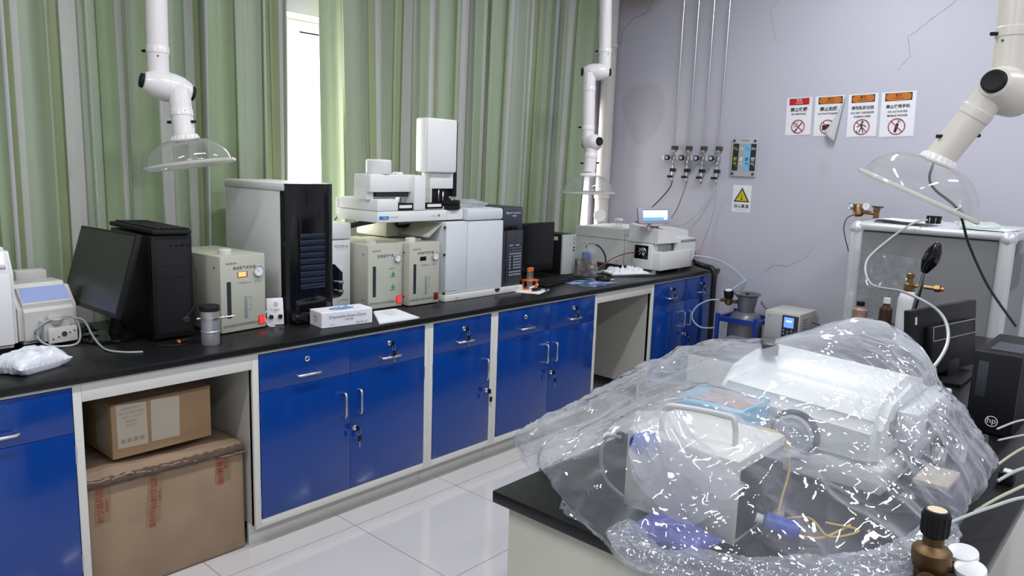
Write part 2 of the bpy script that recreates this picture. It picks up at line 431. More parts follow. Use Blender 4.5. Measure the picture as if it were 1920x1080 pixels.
def wall_mat(stains=False):
    mat = bpy.data.materials.new('painted_wall_plaster' + ('_stained' if stains else '')); t, b = nt(mat)
    tc = t.nodes.new('ShaderNodeTexCoord')
    n = t.nodes.new('ShaderNodeTexNoise'); n.inputs['Scale'].default_value = 1.6; n.inputs['Detail'].default_value = 5
    t.links.new(tc.outputs['Object'], n.inputs['Vector'])
    c1 = t.nodes.new('ShaderNodeMix'); c1.data_type = 'RGBA'
    c1.inputs[6].default_value = (0.50, 0.495, 0.565, 1); c1.inputs[7].default_value = (0.56, 0.555, 0.625, 1)
    t.links.new(n.outputs['Fac'], c1.inputs[0])
    last = c1.outputs[2]
    n2 = t.nodes.new('ShaderNodeTexNoise'); n2.inputs['Scale'].default_value = 60
    t.links.new(tc.outputs['Object'], n2.inputs['Vector'])
    if stains:
        # damp patches and scuffs with a shape of their own: (y, z, ry, rz, strength, colour)
        sp = t.nodes.new('ShaderNodeSeparateXYZ'); t.links.new(tc.outputs['Object'], sp.inputs[0])
        nw = t.nodes.new('ShaderNodeTexNoise'); nw.inputs['Scale'].default_value = 3.0; nw.inputs['Detail'].default_value = 3
        t.links.new(tc.outputs['Object'], nw.inputs['Vector'])
        def patch(y, z, ry, rz, st, colr, soft, wob=0.5, taper=0.0):
            nonlocal last
            def mth(op, a, bb=None, c=None):
                q = t.nodes.new('ShaderNodeMath'); q.operation = op
                for i, s in enumerate((a, bb)):
                    if s is None: continue
                    if hasattr(s, 'links') or hasattr(s, 'is_output'): t.links.new(s, q.inputs[i])
                    else: q.inputs[i].default_value = s
                return q.outputs[0]
            dz = mth('SUBTRACT', sp.outputs['Z'], z)
            dy = mth('SUBTRACT', sp.outputs['Y'], y)
            wid = mth('ADD', mth('MULTIPLY', dz, taper), ry)
            a = mth('POWER', mth('ABSOLUTE', mth('DIVIDE', dy, wid)), 2.0)
            c = mth('POWER', mth('ABSOLUTE', mth('DIVIDE', dz, rz)), 2.0)
            d = mth('ADD', mth('SQRT', mth('ADD', a, c)), mth('MULTIPLY', mth('SUBTRACT', nw.outputs['Fac'], 0.5), wob))
            r = t.nodes.new('ShaderNodeMapRange'); r.inputs[1].default_value = 1.0; r.inputs[2].default_value = 1.0 - soft
            r.inputs[3].default_value = 0; r.inputs[4].default_value = st; r.clamp = True
            t.links.new(d, r.inputs[0])
            mx = t.nodes.new('ShaderNodeMix'); mx.data_type = 'RGBA'; mx.inputs[7].default_value = list(colr) + [1]
            t.links.new(r.outputs[0], mx.inputs[0]); t.links.new(last, mx.inputs[6]); last = mx.outputs[2]
        patch(0.75, 2.02, 0.20, 0.26, 0.42, (0.40, 0.39, 0.41), 0.10, 0.35, taper=0.22)
        patch(0.88, 3.02, 0.30, 0.26, 0.9, (0.33, 0.29, 0.25), 0.5, 0.9)
        patch(-0.72, 1.62, 0.06, 0.10, 0.3, (0.40, 0.39, 0.40), 0.8, 1.0)
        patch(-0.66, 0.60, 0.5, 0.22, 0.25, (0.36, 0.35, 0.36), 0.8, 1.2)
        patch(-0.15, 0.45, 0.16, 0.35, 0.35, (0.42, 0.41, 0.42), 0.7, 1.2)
    t.links.new(last, b.inputs['Base Color'])
    b.inputs['Roughness'].default_value = 0.6
    bp = t.nodes.new('ShaderNodeBump'); bp.inputs['Strength'].default_value = 0.08; bp.inputs['Distance'].default_value = 0.003
    t.links.new(n2.outputs['Fac'], bp.inputs['Height']); t.links.new(bp.outputs[0], b.inputs['Normal'])
    return mat
WALL = wall_mat(); WALLB = wall_mat(True)
CEILM = pm('ceiling_paint', (0.72, 0.72, 0.72), 0.8)
UPVC = pm('window_frame_white', (0.75, 0.74, 0.70), 0.35)

MB().box(XL, XB, YN, YW + 0.3, -0.1, 0).build('floor', floor_mat(), kind='structure')
MB().box(XL, XB, YN, YW + 0.3, CEIL, CEIL + 0.1).build('ceiling', CEILM, kind='structure')
MB().box(XB, XB + 0.15, YN, YW + 0.3, 0, CEIL).build('wall_back', WALLB, kind='structure')
MB().box(XL - 0.15, XL, YN, YW + 0.3, 0, CEIL).build('wall_left', WALL, kind='structure')
MB().box(XL, XB, YN - 0.15, YN, 0, CEIL).build('wall_front', WALL, kind='structure')
# window wall with openings: (x0, x1), sill and head heights
OPEN = [(-3.9, -2.0), (-1.3, 1.6), (2.98, 3.25)]
ZS, ZH = 0.92, 2.355
HEAD = [ZH, ZH, 2.05]
mb = MB()
xs = [XL] + [v for o in OPEN for v in o] + [XB]
for i in range(0, len(xs), 2):
    mb.box(xs[i], xs[i + 1], YW, YW + 0.3, 0, CEIL)
for (a, b), ZH in zip(OPEN, HEAD):
    mb.box(a, b, YW, YW + 0.3, 0, ZS); mb.box(a, b, YW, YW + 0.3, ZH, CEIL)
mb.build('wall_window', WALL, kind='structure')
GLASSM = bpy.data.materials.new('window_glass'); GLASSM.use_nodes = True
_t = GLASSM.node_tree; _t.nodes.clear()
_o = _t.nodes.new('ShaderNodeOutputMaterial'); _a = _t.nodes.new('ShaderNodeBsdfTransparent'); _g = _t.nodes.new('ShaderNodeBsdfGlossy')
_g.inputs['Roughness'].default_value = 0.02
_m = _t.nodes.new('ShaderNodeMixShader'); _m.inputs[0].default_value = 0.06
_t.links.new(_a.outputs[0], _m.inputs[1]); _t.links.new(_g.outputs[0], _m.inputs[2]); _t.links.new(_m.outputs[0], _o.inputs[0])
for k, (a, b) in enumerate(OPEN):
    ZH = HEAD[k]
    y0, y1 = YW + 0.17, YW + 0.23
    w = 0.06 if k < 2 else 0.03
    mb = MB()
    mb.box(a, b, y0, y1, ZH - w, ZH, 0.004); mb.box(a, b, y0, y1, ZS, ZS + w, 0.004)
    mb.box(a, a + w, y0, y1, ZS + w, ZH - w, 0.004); mb.box(b - w, b, y0, y1, ZS + w, ZH - w, 0.004)
    muls = {1: [-0.45, 0.56], 0: [-2.95], 2: []}[k]
    for x in muls: mb.box(x - 0.045, x + 0.045, y0 - 0.01, y1, ZS + w, ZH - w, 0.004)
    wd = mb.build('window_%d' % (k + 1), UPVC, kind='structure')
    MB().box(a + w, b - w, y0 + 0.025, y0 + 0.031, ZS + w, ZH - w).build('window_glass', GLASSM, wd)
# cracks in the back wall plaster: thin recessed-looking strips of darker filler
CRK = pm('crack_in_plaster', (0.22, 0.215, 0.23), 0.8)
def crack(pts, w, n):
    rng = random.Random(n)
    P = [Vector((XB - 0.0008, y, z)) for y, z in pts]
    Q = []
    for i in range(len(P) - 1):
        for k in range(6):
            q = P[i].lerp(P[i + 1], k / 6)
            Q.append(q + Vector((0, rng.uniform(-1, 1) * 0.004, rng.uniform(-1, 1) * 0.004)))
    Q.append(P[-1])
    vs = []; fs = []
    for i, q in enumerate(Q):
        d = (Q[min(i + 1, len(Q) - 1)] - Q[max(i - 1, 0)]).normalized()
        s = Vector((0, -d.z, d.y)) * w * (0.6 + 0.7 * rng.random()) * 0.5
        vs += [q + s, q - s]
        if i: fs.append((2 * i - 2, 2 * i - 1, 2 * i + 1, 2 * i))
    return vs, fs
cm = MB()
for i, (pts, w) in enumerate([
    ([(1.09, 2.5), (0.996, 2.593), (0.99, 2.668), (0.896, 2.762), (0.782, 2.79), (0.712, 2.90), (0.69, 3.1)], 0.0045),
    ([(-0.308, 2.483), (-0.248, 2.711), (-0.302, 2.761), (-0.36, 2.9)], 0.002),
    ([(-1.12, 2.25), (-1.19, 2.33), (-1.16, 2.45), (-1.27, 2.53), (-1.40, 2.63), (-1.46, 2.75)], 0.0022),
    ([(-0.36, 0.86), (-0.44, 0.925), (-0.55, 0.93), (-0.66, 1.0), (-0.72, 1.10)], 0.0025)]):
    cm.add(*crack(pts, w, i))
cm.build('trim_1', CRK, kind='structure')

# ceiling fixtures (behind and above the camera's view)
LAMPM = pm('lit_diffuser', (0.9, 0.9, 0.9), 0.4, emit=(0.93, 0.95, 1.0), estr=6.0)
def fixture(x, y, label):
    t = thing('ceiling_light', label, 'ceiling light', (x, y, CEIL), 'fluorescent ceiling lights')
    MB().box(x - 0.62, x + 0.62, y - 0.09, y + 0.09, CEIL - 0.06, CEIL - 0.001, 0.008).build('housing', WPL, t)
    for s in (-1, 1):
        MB().tube([(x - 0.59, y + s * 0.045, CEIL - 0.075), (x + 0.59, y + s * 0.045, CEIL - 0.075)], 0.013, 12).build('lamp_tube', LAMPM, t)
    L = bpy.data.lights.new('fixture_light', 'AREA'); L.shape = 'RECTANGLE'; L.size = 1.2; L.size_y = 0.12
    L.energy = FIX_WATT; L.color = FIX_COL
    lo = bpy.data.objects.new('fixture_light', L); COL.objects.link(lo); lo.parent = t; lo.location = (0, 0, -0.10)
    return t
for k, (x, y) in enumerate(FIXTURES):
    fixture(x, y, 'twin tube fluorescent light on the ceiling, %s row, %s' % ('row nearer the aisle' if y < -2 else 'row nearer the curtains', ('left', 'middle', 'right')[k % 3]))

# ------------------------------------------------------------------ curtains
def curtain_mat():
    mat = bpy.data.materials.new('striped_green_curtain'); mat.use_nodes = True
    t = mat.node_tree; b = t.nodes['Principled BSDF']; out = t.nodes['Material Output']
    uv = t.nodes.new('ShaderNodeUVMap'); sp = t.nodes.new('ShaderNodeSeparateXYZ'); t.links.new(uv.outputs[0], sp.inputs[0])
    fr = t.nodes.new('ShaderNodeMath'); fr.operation = 'FRACT'; t.links.new(sp.outputs[0], fr.inputs[0])
    cr = t.nodes.new('ShaderNodeValToRGB'); cr.color_ramp.interpolation = 'CONSTANT'
    G = (0.40, 0.49, 0.32, 1); G2 = (0.45, 0.52, 0.40, 1); S = (0.62, 0.62, 0.60, 1); DK = (0.20, 0.24, 0.13, 1); OL = (0.36, 0.42, 0.24, 1); SD = (0.34, 0.34, 0.32, 1)
    stops = [(0, G), (0.20, DK), (0.212, OL), (0.27, DK), (0.282, S), (0.36, SD), (0.375, G2), (0.60, DK), (0.61, G), (0.72, S), (0.765, OL), (0.80, DK), (0.812, OL), (0.87, S), (0.90, G2)]
    els = cr.color_ramp.elements
    els[0].position = 0; els[0].color = G; els[1].position = stops[1][0]; els[1].color = stops[1][1]
    for p, c in stops[2:]:
        e = els.new(p); e.color = c
    t.links.new(fr.outputs[0], cr.inputs[0])
    t.links.new(cr.outputs[0], b.inputs['Base Color'])
    b.inputs['Roughness'].default_value = 0.42
    b.inputs['Sheen Weight'].default_value = 0.2
    tl = t.nodes.new('ShaderNodeBsdfTranslucent')
    hs = t.nodes.new('ShaderNodeHueSaturation'); hs.inputs['Saturation'].default_value = 1.35; hs.inputs['Value'].default_value = 0.6
    t.links.new(cr.outputs[0], hs.inputs['Color']); t.links.new(hs.outputs[0], tl.inputs[0])
    mx = t.nodes.new('ShaderNodeMixShader'); mx.inputs[0].default_value = 0.16
    t.links.new(b.outputs[0], mx.inputs[1]); t.links.new(tl.outputs[0], mx.inputs[2]); t.links.new(mx.outputs[0], out.inputs[0])
    n = t.nodes.new('ShaderNodeTexNoise'); n.inputs['Scale'].default_value = 350
    bp = t.nodes.new('ShaderNodeBump'); bp.inputs['Strength'].default_value = 0.15; bp.inputs['Distance'].default_value = 0.001
    t.links.new(n.outputs['Fac'], bp.inputs['Height']); t.links.new(bp.outputs[0], b.inputs['Normal'])
    return mat
CURT = curtain_mat()

def curtain(x0, x1, label, seed, x1_top=None, x0_top=None, pitchf=0.155, ymean=0.93):
    """hanging cloth with uneven deep folds; UV.x is metres of cloth / stripe period"""
    rng = random.Random(seed)
    z0, z1 = 0.25, CEIL - 0.12
    knots = [0.0]
    while knots[-1] < (x1 - x0): knots.append(knots[-1] + pitchf * rng.uniform(0.55, 1.45))
    k = len(knots) - 1
    sc_ = (x1 - x0) / knots[-1]; knots = [q * sc_ for q in knots]
    amps = [rng.uniform(0.030, 0.072) for _ in knots]
    skew = [rng.uniform(-0.35, 0.35) for _ in knots]
    drift = [rng.uniform(-0.03, 0.03) for _ in knots]
    nz = 36; per = 14
    prof = []
    for i in range(k):
        for j in range(per):
            s = j / per
            prof.append((i, s))
    prof.append((k - 1, 1.0))
    n = len(prof)
    co = np.zeros((nz + 1, n, 3)); 
    for r in range(nz + 1):
        h = r / nz; z = z0 + (z1 - z0) * h
        xt0 = x0 + ((x0_top - x0) * h if x0_top is not None else 0)
        xt1 = x1 + ((x1_top - x1) * h if x1_top is not None else 0)
        for c, (i, s) in enumerate(prof):
            a = 2 * PI * s
            xx = knots[i] + (knots[i + 1] - knots[i]) * s
            am = amps[i] * (1 - s) + amps[i + 1] * s
            wv = 1 + 0.25 * math.sin(h * 4 + i * 2.1)
            y = ymean + math.cos(a) * am * wv + 0.010 * math.sin(3 * a + i * 1.7 + h * 2) + 0.006 * math.sin(5 * a + i)
            xx += (knots[i + 1] - knots[i]) * 0.17 * math.sin(a) * (1 + skew[i]) + drift[i] * (1 - s) * (1 - h) * 0.6 + drift[i + 1] * s * (1 - h) * 0.6
            f = xx / (x1 - x0)
            co[r, c] = (xt0 + (xt1 - xt0) * f, y, z)
    L = np.zeros(n)
    mid = co[nz // 2]
    L[1:] = np.cumsum(np.linalg.norm(mid[1:, :2] - mid[:-1, :2], axis=1))
    vs = co.reshape(-1, 3).tolist()
    fs = [(r * n + c, r * n + c + 1, (r + 1) * n + c + 1, (r + 1) * n + c) for r in range(nz) for c in range(n - 1)]
    me = bpy.data.meshes.new('curtain'); me.from_pydata(vs, [], fs)
    uvl = me.uv_layers.new(name='UVMap')
    uv = np.zeros((len(fs) * 4, 2))
    for r in range(nz):
        for c in range(n - 1):
            o = (r * (n - 1) + c) * 4
            uv[o] = (L[c] / 0.86, r / nz); uv[o + 1] = (L[c + 1] / 0.86, r / nz)
            uv[o + 2] = (L[c + 1] / 0.86, (r + 1) / nz); uv[o + 3] = (L[c] / 0.86, (r + 1) / nz)
    uvl.data.foreach_set('uv', uv.ravel())
    me.polygons.foreach_set('use_smooth', [True] * len(fs))
    me.materials.append(CURT)
    t = thing('curtain', label, 'curtain', (x0, ymean, z0), 'green striped window curtains')
    ob = bpy.data.objects.new('curtain_cloth', me); COL.objects.link(ob); ob.parent = t
    ob.location = -Vector(t.location)
    sol = ob.modifiers.new('cloth', 'SOLIDIFY'); sol.thickness = 0.0012
    for i in range(k + 1):
        x = x0 + knots[i] * ((x1_top or x1) - x0) / (x1 - x0)
        MB().tube([(x, ymean + 0.02 * math.cos(a), CEIL - 0.10 + 0.02 * math.sin(a)) for a in np.linspace(0, 2 * PI, 9)], 0.002, 6, cap=False).build('curtain_ring', STEEL, t)
    return t
curtain(-4.3, 0.31, 'long green striped curtain left of the bright window gap, behind the computer tower', 5)
curtain(0.54, 2.84, 'green striped curtain right of the bright window gap, behind the pale grey analyser', 11, x1_top=2.99, x0_top=0.50)
rail = MB().tube([(-4.5, 0.93, CEIL - 0.09), (3.3, 0.93, CEIL - 0.09)], 0.012, 10)
for x in (-4, -2.4, -0.8, 0.8, 2.4): rail.box(x - 0.01, x + 0.01, 0.92, 0.94, CEIL - 0.085, CEIL)
rail.build('curtain_rail', STEEL, None, 'long steel curtain rail under the ceiling along the window wall', 'curtain rail')

# ================================================================== THE LONG BENCH
ZT, ZSP, ZB, HT = 0.8101, 0.6575, 0.1262, 0.824
BD = 0.76
def hinge(mb, x, z):
    mb.box(x - 0.008, x + 0.008, -0.006, 0.0, z - 0.03, z + 0.03, 0.001)
    mb.tube([(x, -0.007, z - 0.031), (x, -0.007, z + 0.031)], 0.004, 8)
    for s in (-0.015, 0.015): mb.ball((x + 0.004, -0.0065, z + s), 0.0022, 8)
def handle(par, x, z, vert, y=-0.012, ln=0.105):
    h = ln / 2; o = 0.028
    if vert: pts = [(x, y, z - h), (x, y - o * 0.8, z - h), (x, y - o, z - h + 0.008), (x, y - o, z + h - 0.008), (x, y - o * 0.8, z + h), (x, y, z + h)]
    else: pts = [(x - h, y, z), (x - h, y - o * 0.8, z), (x - h + 0.008, y - o, z), (x + h - 0.008, y - o, z), (x + h, y - o * 0.8, z), (x + h, y, z)]
    MB().tube(pts, 0.0052, 10).build('handle', STEEL, par)
def lock(par, x, z, keys, y=-0.012):
    MB().lathe([(0, 0.004), (0.007, 0.004), (0.0085, 0.006), (0.0115, 0.004), (0.012, 0)], (x, y, z), (0, -1, 0), 20).build('lock', CHROME, par)
    if keys:
        k = MB()
        k.box(x - 0.0012, x + 0.0012, y - 0.018, y - 0.004, z - 0.004, z + 0.004, 0.0005)
        k.box(x - 0.0035, x + 0.0035, y - 0.036, y - 0.015, z - 0.013, z + 0.013, 0.003, 1)
        k.tube([(x + 0.0 + 0.011 * math.cos(a), y - 0.034 + 0.002 * math.cos(a), z - 0.016 + 0.011 * math.sin(a)) for a in np.linspace(0, 2 * PI, 13)], 0.0009, 6, 0, cap=False)
        k.box(x - 0.006, x + 0.012, y - 0.038, y - 0.031, z - 0.055, z - 0.028, 0.003, 1)
        k.box(x + 0.001, x + 0.005, y - 0.036, y - 0.034, z - 0.083, z - 0.052, 0.0005)
        k.build('key', [STEEL, BLACK], par)

def cabinet(x0, x1, dx, label, drawers, doors, group='blue fronted bench cabinets', plinth=(None, None)):
    """x0,x1 outer limits; dx = list of door edges; drawers = keyed flags; doors = hinge side per door"""
    t = thing('base_cabinet', label, 'cabinet', ((x0 + x1) / 2, 0.3, 0), group)
    mb = MB(); th = 0.018
    mb.box(x0, x0 + th, 0.002, BD, 0.1, HT, m=1); mb.box(x1 - th, x1, 0.002, BD, 0.1, HT, m=1)
    mb.box(x0 + th, x1 - th, 0.002, BD, 0.1, 0.1 + th, m=1); mb.box(x0 + th, x1 - th, BD - 0.01, BD, 0.118, HT, m=1)
    mb.build('carcass', [FRAME, PANEL], t)
    fr = MB(); a, b = dx[0] - 0.002, dx[-1] + 0.002
    fr.box(x0, a, -0.010, 0.02, 0.09, HT, 0.0015); fr.box(b, x1, -0.010, 0.02, 0.09, HT, 0.0015)
    fr.box(a, b, -0.010, 0.02, 0.09, ZB - 0.002, 0.0015); fr.box(a, b, -0.010, 0.02, ZT + 0.002, HT, 0.0015)
    fr.build('face_frame', FRAME, t)
    px0, px1 = x0 + 0.001, x1 - 0.001
    MB().box(px0, px1, 0.049, 0.067, 0.0, 0.099, 0.002).build('plinth', FRAME, t)
    for i in range(len(dx) - 1):
        l, r = dx[i] + 0.0008, dx[i + 1] - 0.0008
        dr = MB().box(l, r, -0.012, 0.006, ZSP + 0.001, ZT, 0.0012).build('drawer', BLUE, t)
        c = (l + r) / 2
        handle(dr, c, 0.700, False); lock(dr, c, 0.760, drawers[i])
    for i in range(len(dx) - 1):
        l, r = dx[i] + 0.0008, dx[i + 1] - 0.0008
        d = MB().box(l, r, -0.012, 0.006, ZB, ZSP - 0.001, 0.0012).build('door', BLUE, t)
        side, lk = doors[i]
        hx = r - 0.038 if side == 'L' else l + 0.042
        handle(d, hx, 0.525, True)
        if lk: lock(d, l + 0.022 if side == 'R' else r - 0.024, 0.405, lk == 'key')
        ex = l - 0.004 if side == 'L' else r + 0.004
        for hz in (0.58, 0.195):
            hb = MB(); hinge(hb, ex, hz); hb.build('hinge', STEEL, d)
    return t
cabinet(-1.98, -1.064, [-1.95, -1.5215, -1.093], 'double door blue cabinet at the far left, only its right door and drawer in view', [False, False], [('L', None), ('R', None)])
cabinet(-0.457, 0.457, [-0.4285, 0, 0.4285], 'double door blue cabinet right of the cardboard boxes', [False, True], [('L', None), ('R', 'key')])
cabinet(0.4575, 0.914, [0.4866, 0.8839], 'narrow single door blue cabinet with one drawer', [True], [('L', 'key')])
cabinet(0.9145, 1.827, [0.9423, 1.370, 1.7976], 'double door blue cabinet left of the empty knee space', [False, True], [('L', None), ('R', 'key')])
cabinet(2.449, 3.365, [2.4786, 2.9073, 3.3359], 'double door blue cabinet in the far corner, crossed by a black hose', [True, True], [('L', None), ('R', 'key')])
def apron(x0, x1, label):
    t = thing('knee_space_panel', label, 'panel', ((x0 + x1) / 2, 0.0, 0.74), 'white aprons over the knee spaces')
    MB().box(x0, x1, -0.010, 0.012, 0.757, HT, 0.001).build('apron_board', FRAME, t)
    MB().box(x0, x1, 0.012, 0.7, 0.80, HT - 0.001).build('top_rail', PANEL, t)
    return t
apron(-1.0635, -0.4575, 'white apron board above the knee space holding the cardboard boxes')
apron(1.8275, 2.4485, 'white apron board above the empty knee space')
# knee-space side leg against the far left cabinet is the cabinet's own stile; worktop:
tp = MB()
tp.box(-2.3, 3.383, -0.025, 0.80, HT, 0.85, 0.003)
tp.build('worktop', TOPM, None, 'long black epoxy worktop under the curtain wall', 'worktop', origin=(0.5, 0.4, 0.83))

# ------------------------------------------------------------------ boxes in the knee space
T = rot_about((-0.76, 0.3, 0), 'Z', -0.008)
t = thing('cardboard_box', 'large worn cardboard box with red printed tape on the floor', 'cardboard box', (-0.76, 0.3, 0))
bx = MB(T)
bx.box(-1.052, -0.470, 0.045, 0.60, 0.002, 0.438, 0.012, seg=3)
o = bx.build('carton', CARDD, t)
fl = MB(T)   # battered lid flaps
def lid(u, v):
    x = -1.056 + 0.59 * u; y = 0.03 + 0.57 * v
    z = 0.445 + 0.012 * noise.noise(Vector((x * 9, y * 9, 1))) + (0.035 * (1 - u) * (1 - v) if v < 0.5 else 0) 
    if v < 0.06: z += -0.022 + 0.012 * noise.noise(Vector((x * 40, 0, 3)))
    return (x, y, z)
fl.grid(lid, 40, 24)
o = fl.build('lid_flap', CARDD, t); s = o.modifiers.new('s', 'SOLIDIFY'); s.thickness = 0.006
rag = MB(T)
def rg(u, v):
    x = -1.05 + 0.575 * u
    return (x, 0.036 - 0.004 * v + 0.003 * noise.noise(Vector((x * 60, v * 3, 0))), 0.452 - 0.028 * v + 0.008 * noise.noise(Vector((x * 50, v, 5))) + 0.03 * max(0, 0.6 - u) * 0.3)
rag.grid(rg, 90, 3); o = rag.build('torn_edge', CARDE, t); s = o.modifiers.new('s', 'SOLIDIFY'); s.thickness = 0.004
def tape(xc, z0, z1, lean, rows, w=0.05):
    y = 0.0435
    mb = MB(T)
    mb.quad((xc - w / 2 + lean, y, z0), (xc + w / 2 + lean, y, z0 + 0.004), (xc + w / 2, y, z1), (xc - w / 2, y, z1))
    tp_ = mb.build('packing_tape', TAPE, t)
    ink = MB(T)
    for (s, zc, ln, off, sz) in rows:
        f = (zc - z0) / (z1 - z0); xx = xc + lean * (1 - f) + off
        ink.text(s, (xx, y - 0.0004, zc), (0, 0, 1), (-1, 0, 0), sz, depth=0.0003)
    ink.build('red_lettering', REDINK, tp_)
tape(-0.995, 0.285, 0.415, -0.006, [('射仪器科技', 0.355, 0, -0.008, 0.026), ('SCIENCE', 0.35, 0, 0.013, 0.012)])
tape(-0.81, 0.225, 0.445, -0.022, [('国科仪', 0.405, 0, -0.006, 0.026), ('科射仪', 0.325, 0, -0.002, 0.027), ('国科仪', 0.25, 0, -0.002, 0.024), ('SCIENCE', 0.33, 0, 0.018, 0.011)])
tape(-0.555, 0.31, 0.445, -0.006, [('有科仪器', 0.40, 0, -0.014, 0.027), ('国科技仪', 0.35, 0, -0.008, 0.024), ('射仪', 0.385, 0, 0.012, 0.024)], 0.062)
T = rot_about((-0.76, 0.3, 0), 'Z', 0.02)
t = thing('cardboard_box', 'small clean cardboard box with two pale labels, lying on the large box', 'cardboard box', (-0.76, 0.3, 0.47))
bx = MB(T); z0 = 0.488
bx.box(-0.945, -0.578, 0.10, 0.36, z0, 0.690, 0.002)
bx.build('carton', CARD, t)
MB(T).box(-0.9455, -0.5775, 0.0985, 0.3605, 0.6885, 0.692).build('lid_flap', CARDD, t)
l1 = MB(T).add([(-0.926, 0.0995, 0.525), (-0.820, 0.0995, 0.520), (-0.822, 0.0995, 0.680), (-0.928, 0.0995, 0.688)], [(0, 1, 2, 3)]).build('shipping_label', LABELM, t)
ink = MB(T)
for r, s in enumerate(['INSTRUMENT', 'NO. 11 LAB ROAD', 'QTY 1  KG 12', 'FRAGILE', 'DATE 11']): ink.text(s, (-0.875, 0.0992, 0.668 - r * 0.016), (1, 0, 0), (0, 0, 1), 0.011)
for k in range(4): ink.text('▦', (-0.907 + k * 0.022, 0.0992, 0.548), (1, 0, 0), (0, 0, 1), 0.02)
ink.build('printing', YINK if False else pm('faded_ink', (0.28, 0.24, 0.15), 0.6), l1)
MB(T).add([(-0.808, 0.0995, 0.523), (-0.703, 0.0995, 0.520), (-0.700, 0.0995, 0.676), (-0.806, 0.0995, 0.682)], [(0, 1, 2, 3)]).build('shipping_label', LABELM, t)
MB(T).add([(-0.9455, 0.13, 0.51), (-0.9455, 0.24, 0.51), (-0.9455, 0.24, 0.67), (-0.9455, 0.13, 0.67)], [(0, 3, 2, 1)]).build('side_label', pm('pale_side_label', (0.4, 0.35, 0.27), 0.5), t)

# ================================================================== DEVICES ON THE BENCH (worktop at z = 0.85)
ZW = 0.8502
XR, YR, ZR = Vector((1, 0, 0)), Vector((0, 1, 0)), Vector((0, 0, 1))
# --- far left white instrument
t = thing('laboratory_instrument', 'tall white instrument with a sloping top and dark screen at the far left', 'instrument', (-1.25, 0.62, ZW))
mb = MB()
pf = [(0.452, ZW + 0.012), (0.452, 1.135), (0.50, 1.222), (0.86, 1.222), (0.86, ZW + 0.012)]
bm = bmesh.new()
vs = [[bm.verts.new((x, y, z)) for y, z in pf] for x in (-1.42, -1.112)]
bm.faces.new(vs[0]); bm.faces.new(vs[1][::-1])
for i in range(5): bm.faces.new((vs[0][i], vs[1][i], vs[1][(i + 1) % 5], vs[0][(i + 1) % 5]))
bmesh.ops.recalc_face_normals(bm, faces=bm.faces[:])
bmesh.ops.bevel(bm, geom=bm.edges[:], offset=0.014, segments=3, affect='EDGES')
mb.from_bm(bm, 0, True); mb.build('housing', WPL, t)
d = Vector((0, 0.048, 0.087)); nn = Vector((0, -0.087, 0.048)).normalized() * 0.0008
p = [Vector((-1.38, 0.459, 1.15)), Vector((-1.135, 0.459, 1.15)), Vector((-1.135, 0.492, 1.208)), Vector((-1.38, 0.492, 1.208))]
MB().add([q + nn for q in p], [(0, 1, 2, 3)]).build('screen', BLACKG, t)
MB().box(-1.40, -1.13, 0.47, 0.84, ZW, ZW + 0.014).build('base', BLACK, t)
# --- peristaltic pump
T = Matrix.Translation((-1.010, 0.56, ZW)) @ Matrix.Rotation(0.12, 4, 'Z')
t = thing('peristaltic_pump', 'white pump with a sloping pale blue touch screen and tubing on its front', 'pump', (-1.0, 0.56, ZW))
pf = [(-0.08, 0.010), (-0.08, 0.148), (-0.018, 0.228), (0.10, 0.228), (0.10, 0.010)]
bm = bmesh.new()
vs = [[bm.verts.new((x, y, z)) for y, z in pf] for x in (-0.102, 0.102)]
bm.faces.new(vs[0]); bm.faces.new(vs[1][::-1])
for i in range(5): bm.faces.new((vs[0][i], vs[1][i], vs[1][(i + 1) % 5], vs[0][(i + 1) % 5]))
bmesh.ops.recalc_face_normals(bm, faces=bm.faces[:])
bmesh.ops.bevel(bm, geom=bm.edges[:], offset=0.016, segments=4, affect='EDGES')
mb = MB(T); mb.from_bm(bm, 0, True); mb.build('housing', IVORY, t)
nn = Vector((0, -0.080, 0.062)).normalized() * 0.001
MB(T).add([Vector(q) + nn for q in [(-0.084, -0.066, 0.166), (0.084, -0.066, 0.166), (0.080, -0.028, 0.215), (-0.080, -0.028, 0.215)]], [(0, 1, 2, 3)]).build('touch_screen', LCDP, t)
MB(T).box(-0.095, 0.095, -0.07, 0.09, 0.0, 0.012).build('base', BLACK, t)
hd = MB(T).box(-0.040, 0.052, -0.122, -0.078, 0.022, 0.098, 0.004).build('pump_head', LGREY, t)
q = MB(T); q.box(-0.030, 0.072, -0.134, -0.122, 0.014, 0.072, 0.004); q.build('face_plate', IVORY, hd)
q = MB(T); q.lathe([(0, 0.004), (0.009, 0.004), (0.010, 0)], (0.024, -0.134, 0.046), (0, -1, 0), 16); q.build('knob', DKMETAL, hd)
q = MB(T)
for sx_ in (-0.016, 0.004, 0.044, 0.060): q.lathe([(0, 0.002), (0.003, 0.002), (0.003, 0)], (sx_, -0.134, 0.030 + (sx_ + .02) * 0.3), (0, -1, 0), 8)
q.build('screws', DKMETAL, hd)
q = MB(T); q.lathe([(0.028, 0), (0.026, 0.02), (0.01, 0.024), (0, 0.024)], (0.004, -0.106, 0.095), (0, -0.5, 1), 18); q.build('roller', LGREY, hd)
MB(T).tube(spline([(-0.055, -0.085, 0.05), (-0.062, -0.11, 0.07), (-0.03, -0.125, 0.10), (0.03, -0.125, 0.11), (0.075, -0.12, 0.09), (0.082, -0.13, 0.03), (0.05, -0.16, 0.006), (-0.01, -0.15, 0.006), (-0.045, -0.12, 0.02), (-0.055, -0.085, 0.05)], 8), 0.004, 8).build('tube_loop', TUBEW, t)
